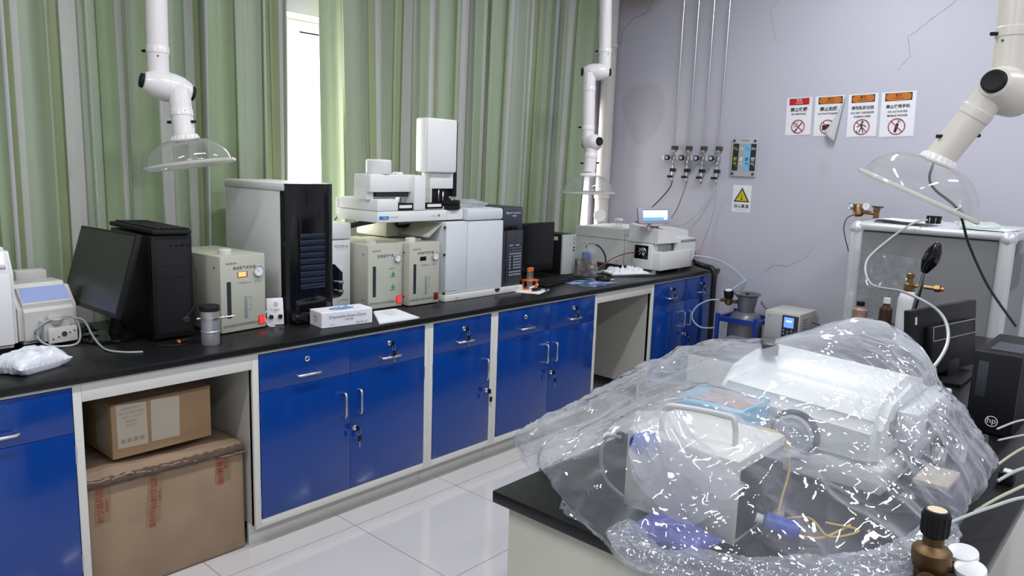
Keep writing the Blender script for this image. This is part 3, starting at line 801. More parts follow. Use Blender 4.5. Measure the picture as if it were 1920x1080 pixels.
MB(T).tube(spline([(0.06, -0.122, 0.10), (0.098, -0.13, 0.085), (0.112, -0.16, 0.03), (0.10, -0.24, 0.006), (0.085, -0.33, 0.005), (0.11, -0.40, 0.005), (0.155, -0.44, 0.005)], 8), 0.0038, 8).build('outlet_tube', TUBEW, t)
t2 = thing('charger_block', 'small pale adapter block standing behind the touch screen pump', 'adapter', (-1.0, 0.70, ZW))
MB().box(-1.035, -0.925, 0.74, 0.80, ZW, 1.10, 0.008).build('body', IVORY, t2)
MB().tube(spline([(-1.03, 0.77, 1.08), (-1.08, 0.72, 1.09), (-1.11, 0.80, 1.06)]), 0.002, 6).build('lead', WPL, t2)
# --- bag of white powder / pellets
def pillow(name, c, sx, sy, sz, rz, mats, label, cat, seed):
    mb = MB(Matrix.Translation(c) @ Matrix.Rotation(rz, 4, 'Z'))
    rng = random.Random(seed)
    def f(u, v, s):
        x = (u * 2 - 1); y = (v * 2 - 1)
        e = max(0, (1 - abs(x) ** 2.6)) ** 0.6 * max(0, (1 - abs(y) ** 2.6)) ** 0.6
        pin = 1 - 0.16 * (1 - abs(x)) * 0 - 0.20 * (1 - y * y) * (abs(x) ** 3) * 0.6
        n = noise.noise(Vector((x * 2.3 + seed, y * 2.3, s))) * 0.25 + noise.noise(Vector((x * 6 + seed, y * 6, s))) * 0.08
        z = s * sz * e * (0.85 + n) + (0.0 if s > 0 else 0)
        if s < 0: z = -min(sz * 0.35, abs(z))
        z += 0.012 * abs(x) ** 4 * (0.5 + noise.noise(Vector((x, y * 3, seed))))
        return (x * sx * pin, y * sy * (1 - 0.14 * (1 - x * x) * abs(y) ** 3), sz * 0.35 + z + 0.0006)
    mb.grid(lambda u, v: f(u, v, 1), 40, 40); mb.grid(lambda u, v: f(v, u, -1), 30, 30)
    return mb.build(name, mats, None, label, cat, origin=c)
PELLET = pm('white_pellets_in_film', (0.78, 0.80, 0.86), 0.25, bump=0.6, bscale=120, coat=0.7)
pillow('pellet_bag', (-1.155, 0.165, ZW), 0.105, 0.072, 0.058, 0.45, PELLET, 'plump bag of white pellets lying in front of the tall white instrument', 'bag', 3)
# --- monitor, screen turned to the left
t = thing('computer_monitor', 'black monitor tilted back, screen facing left, beside the large black computer tower', 'monitor', (-0.80, 0.45, ZW))
Tm = Matrix.Translation((-0.850, 0.414, 1.133)) @ Matrix.Rotation(-1.562, 4, 'Z') @ Matrix.Rotation(-0.293, 4, 'X') @ Matrix.Rotation(-0.017, 4, 'Y')
MB(Tm).box(-0.265, 0.265, 0.0, 0.022, -0.155, 0.155, 0.004).build('housing', BLACK, t)
MB(Tm).box(-0.256, 0.256, -0.001, 0.002, -0.138, 0.146).build('screen', SCREEN, t)
MB(Tm).box(-0.11, 0.11, 0.02, 0.05, -0.09, 0.08, 0.012).build('rear_bulge', BLACK, t)
MB().tube([(-0.79, 0.42, 1.03), (-0.775, 0.45, 0.93), (-0.78, 0.46, 0.865)], [0.02, 0.022, 0.026], 12).build('stand_neck', BLACK, t)
MB().lathe([(0, 0.018), (0.06, 0.017), (0.10, 0.012), (0.108, 0.004), (0.105, 0)], (-0.80, 0.455, ZW), (0, 0, 1), 36).build('stand_base', BLACKG, t)
rng = random.Random(4)
for k in range(3):
    pts = [(-0.87 + rng.uniform(-.04, .04), 0.52 + rng.uniform(-.05, .06), ZW + 0.02 + 0.02 * rng.random()) for _ in range(7)]
    cable('coiled_cable', pts, 0.003, RUBBER, ['loose black cable heaped behind the tilted monitor, lowest coil', 'loose black cable heaped behind the tilted monitor, middle coil', 'loose black cable heaped behind the tilted monitor, outer coil'][k], group='cables heaped behind the monitor')
# --- large black tower
t = thing('computer_tower', 'large black computer tower with a keyboard lying on top', 'computer', (-0.62, 0.48, ZW))
Tt = rot_about((-0.62, 0.48, 0), 'Z', -0.03)
mb = MB(Tt); mb.box(-0.698, -0.542, 0.30, 0.70, ZW + 0.01, 1.262, 0.004)
mb.build('case', BLACK, t)
mb = MB(Tt); mb.box(-0.700, -0.540, 0.272, 0.302, ZW + 0.008, 1.266, 0.010)
ff = mb.build('front_panel', BLACK, t)
mb = MB(Tt)
mb.box(-0.685, -0.555, 0.2705, 0.2725, ZW + 0.03, 1.245, 0.0008)
for k in range(2): mb.box(-0.684, -0.556, 0.2695, 0.2706, 1.145 - k * 0.045, 1.1455 - k * 0.045)
mb.build('drive_bay_covers', BLACKM, ff)
mb = MB(Tt); mb.lathe([(0, 0.003), (0.010, 0.003), (0.013, 0.0)], (-0.575, 0.2705, 0.925), (0, -1, 0), 20); mb.build('power_button', DKMETAL, ff)
mb = MB(Tt)
for k in range(4): mb.box(-0.63 + k * 0.022, -0.62 + k * 0.022, 0.268, 0.271, 1.222, 1.228, 0.0004)
mb.build('front_ports', BLACKG, ff)
mb = MB(Tt)
for sx_ in (-0.68, -0.56):
    for sy in (0.32, 0.66): mb.lathe([(0.012, 0), (0.012, 0.012)], (sx_, sy, ZW), (0, 0, 1), 12)
mb.build('feet', RUBBER, t)
def keyboard(T, label, loc, group=None):
    t = thing('computer_keyboard', label, 'keyboard', loc, group)
    MB(T).box(-0.225, 0.225, -0.075, 0.075, 0.0, 0.018, 0.006).build('body', BLACKM, t)
    mb = MB(T)
    for r in range(6):
        for c in range(21):
            if c in (14, 18) : continue
            x = -0.212 + c * 0.0202; y = 0.055 - r * 0.0215
            if r == 5 and 4 <= c <= 8: continue
            mb.box(x, x + 0.017, y - 0.018, y, 0.018, 0.024, 0.0015, seg=1)
    mb.box(-0.131, -0.033, -0.0705, -0.0525, 0.018, 0.024, 0.0015, seg=1)
    mb.build('keys', BLACK, t, kind='stuff' if False else None)
    return t
Tk = Matrix.Translation((-0.625, 0.48, 1.268)) @ Matrix.Rotation(PI / 2 - 0.02, 4, 'Z') @ Matrix.Rotation(0.03, 4, 'X')
keyboard(Tk, 'dusty black keyboard lying across the top of the large computer tower', (-0.625, 0.48, 1.268))
cable('keyboard_cable', [(-0.545, 0.40, 1.28), (-0.525, 0.36, 1.25), (-0.52, 0.33, 1.16), (-0.53, 0.27, 1.05), (-0.56, 0.255, 0.97), (-0.60, 0.262, 0.93)], 0.0022, RUBBER, 'thin black keyboard lead hanging down the right side of the computer tower')
cable('mouse_cable', [(-0.70, 0.30, ZW + 0.003), (-0.72, 0.22, ZW + 0.003), (-0.66, 0.17, ZW + 0.003), (-0.58, 0.20, ZW + 0.003), (-0.50, 0.24, ZW + 0.003)], 0.0022, RUBBER, 'thin black lead lying on the worktop in front of the computer tower')
# --- silver can
t = thing('metal_canister', 'silver canister with a black lid and side spout, in front of the beige generator', 'canister', (-0.555, 0.125, ZW))
c = (-0.555, 0.125, ZW)
MB().lathe([(0, 0), (0.033, 0), (0.034, 0.003), (0.034, 0.046), (0.0355, 0.048), (0.0355, 0.053), (0.034, 0.055), (0.034, 0.132), (0, 0.132)], c, n=40).build('body', pm('dull_aluminium', (0.55, 0.56, 0.56), 0.35, metal=0.7, var=0.12, vscale=25), t)
lidm = MB(); pr = []
lidm.lathe([(0.036, 0.132), (0.037, 0.134), (0.037, 0.150), (0.035, 0.153), (0, 0.153)], c, n=60); lidm.build('lid', BLACKM, t)
MB().lathe([(0.0345, 0.098), (0.036, 0.099), (0.036, 0.107), (0.0345, 0.108)], c, n=40).build('clamp_band', STEEL, t)
a = Vector((0.95, -0.3, 0)).normalized()
MB().cyl(Vector(c) + a * 0.034 + ZR * 0.101, Vector(c) + a * 0.092 + ZR * 0.104, 0.0042, 12).build('spout', CHROME, t)
MB().cyl(Vector(c) - a * 0.034 + ZR * 0.103, Vector(c) - a * 0.050 + ZR * 0.101, 0.006, 10).build('clamp_screw', CHROME, t)
t = thing('cable_plug', 'black cable plug with an orange tip behind the silver canister', 'plug', (-0.59, 0.18, ZW))
MB().box(-0.64, -0.585, 0.19, 0.215, ZW, ZW + 0.018, 0.005).build('body', BLACK, t)
MB().box(-0.648, -0.640, 0.193, 0.212, ZW + 0.003, ZW + 0.014, 0.002).build('tip', ORNG, t)

# --- gas generators
def gauge(par, c, axis, r, upv=(0, 0, 1), body=WPL):
    g = MB().lathe([(0, -0.004), (r * 0.98, -0.004), (r, 0), (r, 0.008), (r * 0.92, 0.011), (r * 0.90, 0.008), (0, 0.008)], c, axis, 28).build('gauge', [CHROME], par)
    MB().lathe([(0, 0.0088), (r * 0.88, 0.0088)], c, axis, 24).build('dial', WPL, g)
    ax = Vector(axis).normalized(); u = Vector(upv); u = (u - ax * u.dot(ax)).normalized(); s = u.cross(ax)
    C = Vector(c) + ax * 0.0095
    mb = MB()
    mb.prism([C - u * r * 0.1 - s * r * 0.04, C - u * r * 0.1 + s * r * 0.04, C + (u * 0.6 - s * 0.35) * r], ax * 0.0004)
    for k in range(11):
        an = -2.3 + k * 0.46
        d = u * math.cos(an) + s * math.sin(an); e = ax.cross(d) * r * 0.02
        mb.prism([C + d * r * 0.68 - e, C + d * r * 0.68 + e, C + d * r * 0.82 + e, C + d * r * 0.82 - e], ax * 0.0003)
    mb.build('pointer', INK, g)
    return g
def generator(x0, x1, y0, dep, ztop, label, kind, rz=0.0, sc=1.0):
    t = thing('gas_generator', label, 'gas generator', ((x0 + x1) / 2, y0 + dep / 2, ZW), 'beige laboratory gas generators')
    T = rot_about(((x0 + x1) / 2, y0, 0), 'Z', rz)
    w = x1 - x0; h = ztop - ZW
    MB(T).box(x0, x1, y0, y0 + dep, ZW + 0.004, ztop, 0.005).build('housing', BEIGE, t)
    mb = MB(T)
    for fx in (x0 + 0.02, x1 - 0.02):
        for fy in (y0 + 0.03, y0 + dep - 0.03): mb.lathe([(0.01, 0), (0.01, 0.006)], (fx, fy, ZW), n=10)
    mb.build('feet', RUBBER, t)
    F = lambda u, v: (x0 + w * u, y0 - 0.0006, ztop - h * v)   # front face coordinates, v downwards
    mb = MB(T)
    a = F(0.13, 0.33); b = F(0.22, 0.80)
    mb.box(a[0], b[0], y0 - 0.0015, y0 + 0.001, b[2], a[2], 0.0006, seg=1)
    mb.build('level_window', DGREY, t)
    gm = gauge(t, T @ Vector((F(0.83, 0.225)[0], y0 - 0.0005, F(0, 0.225)[2])), (0, -1, 0), 0.020 * sc)
    ink = MB(T); r_, u_ = XR, ZR
    ink.text('SCIMALL' if False else 'BCHROM', F(0.24, 0.10), r_, u_, 0.012, m=1)
    if kind == 'h2':
        ink.text('高纯氢气发生器', F(0.52, 0.165), r_, u_, 0.0155, m=0); ink.text('SPH-300', F(0.84, 0.165), r_, u_, 0.009, m=2)
        ink.text('产氢流量(ml/min)', F(0.52, 0.36), r_, u_, 0.009, m=2); ink.text('输出压力', F(0.83, 0.36), r_, u_, 0.009, m=2)
    else:
        ink.text('低噪音空气泵', F(0.50, 0.185), r_, u_, 0.017, m=0); ink.text('SPB-3', F(0.84, 0.18), r_, u_, 0.009, m=2)
        ink.text('输出压力', F(0.70, 0.385), r_, u_, 0.010, m=2)
        ink.text('♣', F(0.72, 0.475), r_, u_, 0.024, m=3); ink.text('绿色环保', F(0.70, 0.52), r_, u_, 0.009, m=3)
        ink.text('♣', F(0.72, 0.675), r_, u_, 0.024, m=3); ink.text('节能低噪', F(0.70, 0.72), r_, u_, 0.009, m=3)
    ink.text('北京科普生分析科技有限公司', F(0.44, 0.905), r_, u_, 0.0135, m=0)
    ink.build('front_lettering', [INKB, REDINK, INKG, GREENI], t)
    if kind == 'h2':
        fl = MB(T); a = F(0.52, 0.53); b = F(0.57, 0.82)
        fl.box(a[0], b[0], y0 - 0.005, y0, b[2], a[2], 0.002); fl.build('flow_tube', pm('blue_grey_tube', (0.24, 0.32, 0.36), 0.2), t)
        out = MB(T); a = F(0.60, 0.55); b = F(0.66, 0.72)
        out.tube([(a[0], y0 - 0.001, a[2]), (b[0], y0 - 0.001, a[2]), (b[0], y0 - 0.001, b[2]), (a[0], y0 - 0.001, b[2])], 0.0006, 6); out.build('printed_outline', INKG, t)
    sw = MB(T); a = F(0.83, 0.83); b = F(0.95, 0.93)
    sw.box(a[0] - 0.002, b[0] + 0.002, y0 - 0.002, y0, b[2] - 0.002, a[2] + 0.002, 0.001); rim = sw.build('switch_frame', BLACK, t)
    sw = MB(T); sw.box(a[0], b[0], y0 - 0.006, y0 - 0.001, b[2], a[2], 0.0015); sw.build('power_switch', SWR if kind == 'off' or 'narrow' in label else LEDO, rim)
    # top: filler cap and plug
    cp = MB(T); cp.lathe([(0.026, 0), (0.027, 0.004), (0.027, 0.018), (0.022, 0.022), (0, 0.022)], (x0 + w * 0.33, y0 + 0.075, ztop - 0.001), n=24); cp.build('filler_cap', IVORY, t)
    sc_ = MB(T)
    for zz in (0.15, 0.85): sc_.lathe([(0, 0.002), (0.004, 0.002), (0.004, 0)], (x0 - 0.0005, y0 + 0.04, ztop - h * zz), (-1, 0, 0), 10)
    sc_.build('side_screws', DKMETAL, t)
    return t, F, T
g, F, T = generator(-0.455, -0.243, 0.243, 0.37, 1.172, 'beige gas generator with glowing red digits, beside the big white and black autosampler', 'h2', rz=0.10, sc=1.15)
a = F(0.36, 0.21); b = F(0.60, 0.285)
MB(T).box(a[0], b[0], 0.2415, 0.2445, b[2], a[2], 0.001).build('display_window', pm('beige_dark_window', (0.25, 0.24, 0.2), 0.2), g)
def digits(T, s, x, y, z, hgt, par):
    seg = {'0': 'abcdef', '8': 'abcdefg', '6': 'acdefg'}
    mb = MB(T); w = hgt * 0.5
    for i, ch in enumerate(s):
        ox = x + i * hgt * 0.85
        P = {'a': (0, 1, 1, 1), 'b': (1, 1, 1, .5), 'c': (1, .5, 1, 0), 'd': (0, 0, 1, 0), 'e': (0, .5, 0, 0), 'f': (0, 1, 0, .5), 'g': (0, .5, 1, .5)}
        for k in seg[ch]:
            x0, z0, x1, z1 = P[k]
            mb.box(ox + min(x0, x1) * w - 0.001, ox + max(x0, x1) * w + 0.001, y - 0.0008, y, z + min(z0, z1) * hgt - 0.001, z + max(z0, z1) * hgt + 0.001)
    mb.build('red_digits', LEDR, par)
digits(T, '000', a[0] + 0.008, 0.2413, b[2] + 0.005, 0.014, g)
MB(T).box(-0.39, -0.355, 0.315, 0.35, 1.171, 1.178, 0.001).build('top_plug', DKMETAL, g)
g, F, T = generator(0.312, 0.520, 0.272, 0.40, 1.172, 'beige gas generator with two green symbols on its front and a lit red switch', 'air', rz=-0.03)
g, F, T = generator(0.534, 0.737, 0.232, 0.40, 1.172, 'narrow looking beige gas generator with an unlit display, against the pale grey analyser', 'h2')
a = F(0.34, 0.22); b = F(0.54, 0.285)
MB(T).box(a[0], b[0], 0.230, 0.2325, b[2], a[2], 0.001).build('display_window', BLACKG, g)
MB(T).box(0.62, 0.66, 0.29, 0.33, 1.171, 1.186, 0.002).build('top_plug', GREY, g)

# --- big white and black autosampler
t = thing('desorption_autosampler', 'tall autosampler with white sides and a glossy black rounded front', 'instrument', (-0.02, 0.52, ZW))
MB().box(-0.141, 0.098, 0.275, 0.79, ZW + 0.02, 1.430, 0.004).build('housing', WHITE, t)
MB().box(-0.145, 0.100, 0.262, 0.795, 1.430, 1.466, 0.010).build('top_cover', WHITE, t)
fr = MB()
def frontp(u, v):
    x = -0.141 + 0.241 * u
    bulge = 0.020 * (1 - (2 * u - 1) ** 4)
    return (x, 0.262 - bulge, ZW + 0.002 + (1.462 - ZW) * v)
fr.grid(frontp, 24, 8)
fr.add([frontp(0, 0), frontp(0, 1), (-0.141, 0.30, 1.462), (-0.141, 0.30, ZW + 0.002)], [(0, 3, 2, 1)])
fr.add([frontp(1, 0), frontp(1, 1), (0.100, 0.30, 1.462), (0.100, 0.30, ZW + 0.002)], [(0, 1, 2, 3)])
fr.add([frontp(i / 24, 1) for i in range(25)] + [(0.1, 0.30, 1.462), (-0.141, 0.30, 1.462)], [list(range(27))])
fd = fr.build('black_door', BLACKG, t)
fd.data.flip_normals() if False else None
rk = MB()
for k in range(9): rk.box(-0.082, 0.045, 0.2385, 0.2415, 1.00 + k * 0.028, 1.022 + k * 0.028, 0.001)
rk.build('tube_trays_behind_window', pm('blue_black_trays', (0.012, 0.018, 0.035), 0.25), fd)
st = MB(); st.box(-0.13, 0.115, 0.20, 0.262, ZW + 0.001, ZW + 0.048, 0.012, seg=3); st.build('black_base', BLACKG, t)
tr = MB(); tr.lathe([(0.044, 0), (0.044, 0.006), (0.03, 0.008), (0, 0.008)], (0.005, 0.225, ZW + 0.048), n=30); tr.build('turntable', BLACK, t)
# --- small leaning controller
t = thing('valve_controller', 'small white control box with two black knobs leaning on the autosampler', 'controller', (-0.19, 0.27, ZW))
Tc = Matrix.Translation((-0.193, 0.262, ZW + 0.002)) @ Matrix.Rotation(-0.35, 4, 'Z') @ Matrix.Rotation(-0.16, 4, 'X')
MB(Tc).box(-0.036, 0.036, 0, 0.028, 0, 0.118, 0.004).build('box', WPL, t)
mb = MB(Tc); mb.lathe([(0, 0.008), (0.007, 0.008), (0.009, 0.003), (0.011, 0)], (0.004, 0, 0.092), (0, -1, 0), 18); mb.build('connector', CHROME, t)
for xx in (-0.018, 0.020):
    mb = MB(Tc); mb.lathe([(0, 0.016), (0.008, 0.016), (0.010, 0.004), (0.010, 0)], (xx, 0, 0.036), (0, -1, 0), 16); mb.build('knob', BLACK, t)
mb = MB(Tc); mb.text('TURBO', (0.0, -0.0006, 0.066), XR, ZR, 0.012); mb.text('SPEED', (0.0, -0.0006, 0.057), XR, ZR, 0.007); mb.build('lettering', INKG, t)
cable('white_lead', [(-0.225, 0.275, ZW + 0.07), (-0.245, 0.262, ZW + 0.05), (-0.24, 0.24, ZW + 0.01), (-0.21, 0.24, ZW + 0.004), (-0.23, 0.29, ZW + 0.004)], 0.002, WPL, 'thin white lead curling beside the small leaning control box')
MB().add([(-0.05, 0.205, ZW + .0008), (-0.03, 0.21, ZW + .001), (-0.035, 0.222, ZW + .004), (-0.052, 0.216, ZW + .001)], [(0, 1, 2, 3)]).build('plastic_scrap', TUBEB, None, 'tiny pale blue plastic scrap on the worktop in front of the black autosampler door', 'scrap', origin=(-0.04, 0.21, ZW))
# --- glove box
t = thing('glove_box', 'white cardboard glove box lying flat in front of the black autosampler', 'box', (0.05, 0.11, ZW))
Tg = Matrix.Translation((0.048, 0.115, ZW)) @ Matrix.Rotation(-0.12, 4, 'Z')
MB(Tg).box(-0.125, 0.125, -0.052, 0.062, 0, 0.070, 0.003, seg=1).build('carton', PAPER, t)
mb = MB(Tg); mb.add([(0.06 * math.cos(a) , 0.005 + 0.024 * math.sin(a), 0.0706) for a in np.linspace(0, 2 * PI, 24, endpoint=False)], [list(range(24))]); mb.build('opening', INKB, t)
mb = MB(Tg); mb.grid(lambda u, v: (-0.05 + 0.10 * u, -0.012 + 0.03 * v, 0.0712 + 0.009 * abs(noise.noise(Vector((u * 5, v * 4, 2)))) * 3 * math.sin(PI * u) * math.sin(PI * v)), 20, 10)
mb.build('glove_tip', pm('blue_nitrile', (0.10, 0.30, 0.62), 0.5), t)
mb = MB(Tg)
mb.text('Disposable Exam Glove', (0.0, -0.0527, 0.046), XR, ZR, 0.019, m=0); mb.text('一次性手套', (0.0, -0.0527, 0.030), XR, ZR, 0.011, m=0)
mb.text('Size 8', (-0.075, -0.0527, 0.013), XR, ZR, 0.009, m=1); mb.text('检查手套 100只', (0.07, -0.0527, 0.012), XR, ZR, 0.009, m=1)
mb.text('Glove', (-0.1257, 0.005, 0.046), -YR, ZR, 0.016, m=0); mb.text('手套', (-0.1257, 0.005, 0.028), -YR, ZR, 0.011, m=0)
mb.text('Disposable Exam Glove', (0.0, -0.035, 0.0706), XR, YR, 0.014, m=0)
mb.build('printing', [pm('violet_ink', (0.14, 0.13, 0.24), 0.6), INKG], t)
# --- papers
def papers(name, corners, n, label, cat, curl=0.004, seed=1, txt=None, step=0.0009):
    t = thing(name, label, cat, (sum(c[0] for c in corners) / 4, sum(c[1] for c in corners) / 4, corners[0][2]))
    rng = random.Random(seed)
    for k in range(n):
        A, B, Cc, Dd = [Vector(c) for c in corners]
        off = Vector((rng.uniform(-1, 1) * 0.009, rng.uniform(-1, 1) * 0.009, k * step))
        if k == 0: off = Vector((0, 0, 0))
        mb = MB(); mb.grid(lambda u, v: (A.lerp(B, u)).lerp(Dd.lerp(Cc, u), v) + off + Vector((0, 0, curl * (u * u * v + 0.5 * abs(noise.noise(Vector((u * 2 + seed, v * 2, k * 0.1))))))), 12, 12)
        o = mb.build('sheet', PAPER, t); 
        if txt and k == n - 1:
            ink = MB()
            r = (B - A).normalized(); uu = (A - Dd); uu = (uu - r * uu.dot(r)).normalized()
            for j, s in enumerate(txt):
                c = A.lerp(B, 0.5).lerp(Dd.lerp(Cc, 0.5), 0.15 + j * 0.09) + off + Vector((0, 0, curl * 0.9 + 0.0008))
                ink.text(s, c, r, uu, 0.010)
            ink.build('typing', INKG, o)
    return t
z = ZW + 0.0008
papers('paper_stack', [(0.315, 0.235, z), (0.440, 0.226, z), (0.385, -0.020, z), (0.170, 0.0, z)], 5, 'loose stack of white printed sheets between the glove box and the second generator', 'paper', seed=2, curl=0.003,
       txt=['实验记录', '样品编号 2021-03', '温度 25 C  湿度 40', '进样量 1 ul', '检测器 FID'])
papers('paper_sheet', [(1.30, 0.20, z), (1.50, 0.245, z), (1.53, 0.13, z), (1.36, 0.07, z)], 2, 'small white sheets at the foot of the analyser keypad', 'paper', seed=5, curl=0.002)
MB().tube([(1.435, 0.205, ZW + 0.012), (1.565, 0.255, ZW + 0.012)], [0.006, 0.007], 12).build('marker_pen', WPL, None, 'white marker lying on the small sheets beside the orange tube rack', 'pen', origin=(1.5, 0.23, ZW))
t = thing('safety_glasses', 'small dark folded glasses case lying on the small white sheets', 'glasses', (1.44, 0.15, ZW))
MB().box(1.40, 1.47, 0.14, 0.165, ZW + 0.004, ZW + 0.02, 0.007).build('lens', BLACKG, t)
MB().tube([(1.47, 0.15, ZW + 0.014), (1.50, 0.12, ZW + 0.008), (1.47, 0.115, ZW + 0.007)], 0.003, 8).build('temple', DGREY, t)

# --- narrow white module with black port (right of the autosampler)
t = thing('thermal_desorber', 'narrow white module with a black two-port cutout, right of the black autosampler door', 'instrument', (0.23, 0.6, ZW))
MB().box(0.11, 0.300, 0.40, 0.80, ZW + 0.004, 1.19, 0.006).build('housing', WHITE, t)
MB().box(0.108, 0.302, 0.395, 0.80, 1.193, 1.272, 0.010).build('top_cover', WHITE, t)
mb = MB(); y = 0.398
poly = [(0.13, 1.075), (0.205, 1.075), (0.252, 1.03), (0.252, 0.925), (0.238, 0.912), (0.13, 0.905)]
mb.prism([(x, y, z) for x, z in poly], (0, 0.003, 0)); pt = mb.build('port_recess', BLACKG, t)
for zz in (0.99, 0.947):
    mb = MB(); mb.cyl((0.205, y, zz), (0.215, y - 0.03, zz), 0.005, 10); mb.cyl((0.215, y - 0.03, zz), (0.224, y - 0.045, zz), 0.008, 12); mb.build('fitting', CHROME, pt)
mb = MB(); mb.text('TD100-xr', (0.245, 0.3990, 1.158), XR, ZR, 0.021); mb.box(0.215, 0.28, 0.3990, 0.3995, 1.144, 1.1445); mb.text('MARKES', (0.262, 0.3990, 0.893), XR, ZR, 0.011); mb.build('lettering', INKG, t)
cable('thin_black_lead', [(0.30, 0.62, 1.21), (0.34, 0.60, 1.26), (0.36, 0.58, 1.30)], 0.003, RUBBER, 'thin black lead rising behind the narrow white module')
cable('heated_transfer_line', [(0.285, 0.62, 1.205), (0.34, 0.58, 1.22), (0.40, 0.50, 1.25), (0.46, 0.42, 1.275), (0.52, 0.36, 1.30)], 0.014, RUBBER, 'thick black hose from the narrow white module up to the sampler rail', 'hose')
cable('drooping_hose', [(0.62, 0.45, 1.27), (0.66, 0.47, 1.235), (0.80, 0.50, 1.24), (0.84, 0.50, 1.27)], 0.009, RUBBER, 'black hose sagging beneath the sampler rail beside the analyser', 'hose')

# --- gas chromatograph
t = thing('gas_chromatograph', 'large pale grey two-door analyser with a dark blue keypad column', 'instrument', (1.1, 0.5, ZW))
MB().box(0.775, 1.37, 0.245, 0.80, ZW + 0.036, 1.27, 0.004).build('cabinet', GCW, t)
mb = MB()
mb.box(0.765, 1.385, 0.215, 0.78, ZW, ZW + 0.036, 0.006); bs = mb.build('base', IVORY, t)
mb = MB(); mb.add([(1.165 + 0.022 * math.cos(a), 0.2145, 0.886 + 0.022 * math.sin(a)) for a in np.linspace(PI, 2 * PI, 14)], [list(range(14))[::-1]]); mb.build('finger_recess', DGREY, bs)
mb = MB(); mb.box(0.84, 0.865, 0.2140, 0.2145, 0.858, 0.860); mb.box(0.84, 0.865, 0.2140, 0.2145, 0.867, 0.869); mb.text('7890B GC', (1.33, 0.2143, 0.872), XR, ZR, 0.010); mb.build('base_markings', INKG, bs)
MB().box(0.775, 0.928, 0.225, 0.246, ZW + 0.038, 1.268, 0.004).build('door', GCW, t)
d2 = MB().box(0.931, 1.209, 0.225, 0.246, ZW + 0.038, 1.268, 0.004).build('door', GCW, t)
mb = MB(); mb.text('Agilent Technologies', (0.81, 0.2244, 0.905), XR, ZR, 0.010); mb.build('door_lettering', INKG, t)
hg = MB()
for zz in (1.243, 1.10, 0.895): hg.box(0.768, 0.777, 0.228, 0.24, zz - 0.006, zz + 0.006)
hg.build('door_catches', DKMETAL, t)
MB().box(0.930, 1.211, 0.228, 0.72, 1.273, 1.336, 0.012).build('injector_cover', GCW, t)
ec = MB(); ec.text('︿', (1.155, 0.2272, 1.29), XR, ZR, 0.03); ec.build('embossed_mark', LGREY, t)
cp = MB(); cp.box(1.211, 1.376, 0.230, 0.62, ZW + 0.034, 1.340, 0.005); col_ = cp.build('control_column', DGREY, t)
mb = MB(); mb.box(1.214, 1.373, 0.2285, 0.231, 1.245, 1.335, 0.001); mb.build('nameplate', pm('slate_panel', (0.045, 0.055, 0.075), 0.4), col_)
mb = MB(); mb.box(1.222, 1.366, 0.2285, 0.231, 1.205, 1.24, 0.001); mb.build('status_screen', BLACKG, col_)
mb = MB(); mb.text('Agilent Technologies', (1.300, 0.2280, 1.307), XR, ZR, 0.0135); mb.text('7890B', (1.302, 0.2280, 1.289), XR, ZR, 0.0135); mb.text('✷', (1.241, 0.2280, 1.307), XR, ZR, 0.018)
mb.build('white_lettering', WINK, col_)
kp = MB().box(1.240, 1.378, 0.222, 0.231, 0.912, 1.208, 0.006).build('keypad', DGREY, col_)
mb = MB()
for r in range(11):
    for c_ in range(6):
        x = 1.264 + c_ * 0.0175; zz = 1.118 - r * 0.0165 - (0.006 if r > 8 else 0)
        if r in (0,):
            if c_ in (0, 3): mb.box(x, x + 0.030, 0.2205, 0.2225, zz, zz + 0.008, 0.001, seg=1)
            continue
        if r in (1, 2): mb.box(x + 0.003, x + 0.011, 0.2205, 0.2225, zz + 0.003, zz + 0.007, 0.001, seg=1); continue
        if c_ == 1 and 3 < r < 9: continue
        mb.box(x, x + 0.0125, 0.2205, 0.2225, zz, zz + 0.0095, 0.001, seg=1)
mb.build('keys', pm('keypad_keys', (0.30, 0.33, 0.40), 0.5), kp, kind='stuff' if False else None)
mb = MB(); mb.tube([(1.262, 0.2205, 1.145), (1.30, 0.2205, 1.18)], 0.0008, 6)
for k in range(3):
    for j in range(3): mb.box(1.33 + j * 0.012, 1.336 + j * 0.012, 0.2215, 0.2222, 1.148 + k * 0.014, 1.151 + k * 0.014)
mb.build('keypad_diagram', pm('dim_grey_print', (0.10, 0.11, 0.13), 0.5), kp)
gv = MB()   # perforated rear oven outlet seen under the rail
mb = MB(); mb.box(0.60, 0.775, 0.50, 0.76, 1.178, 1.255, 0.004)
mb.build('oven_vent_duct', BEIGE, t)
mb = MB(); mb.prism([(0.774, 0.26, 1.262), (0.774, 0.50, 1.262), (0.68, 0.50, 1.195), (0.68, 0.26, 1.195)], (0.003, 0, -0.003)); mb.build('side_flap', BEIGE, t)
pillow('clear_plastic_bag', (1.05, 0.36, 1.337), 0.11, 0.07, 0.035, 0.1, BAGC, 'crumpled clear plastic bag lying on top of the pale grey analyser', 'bag', 8)

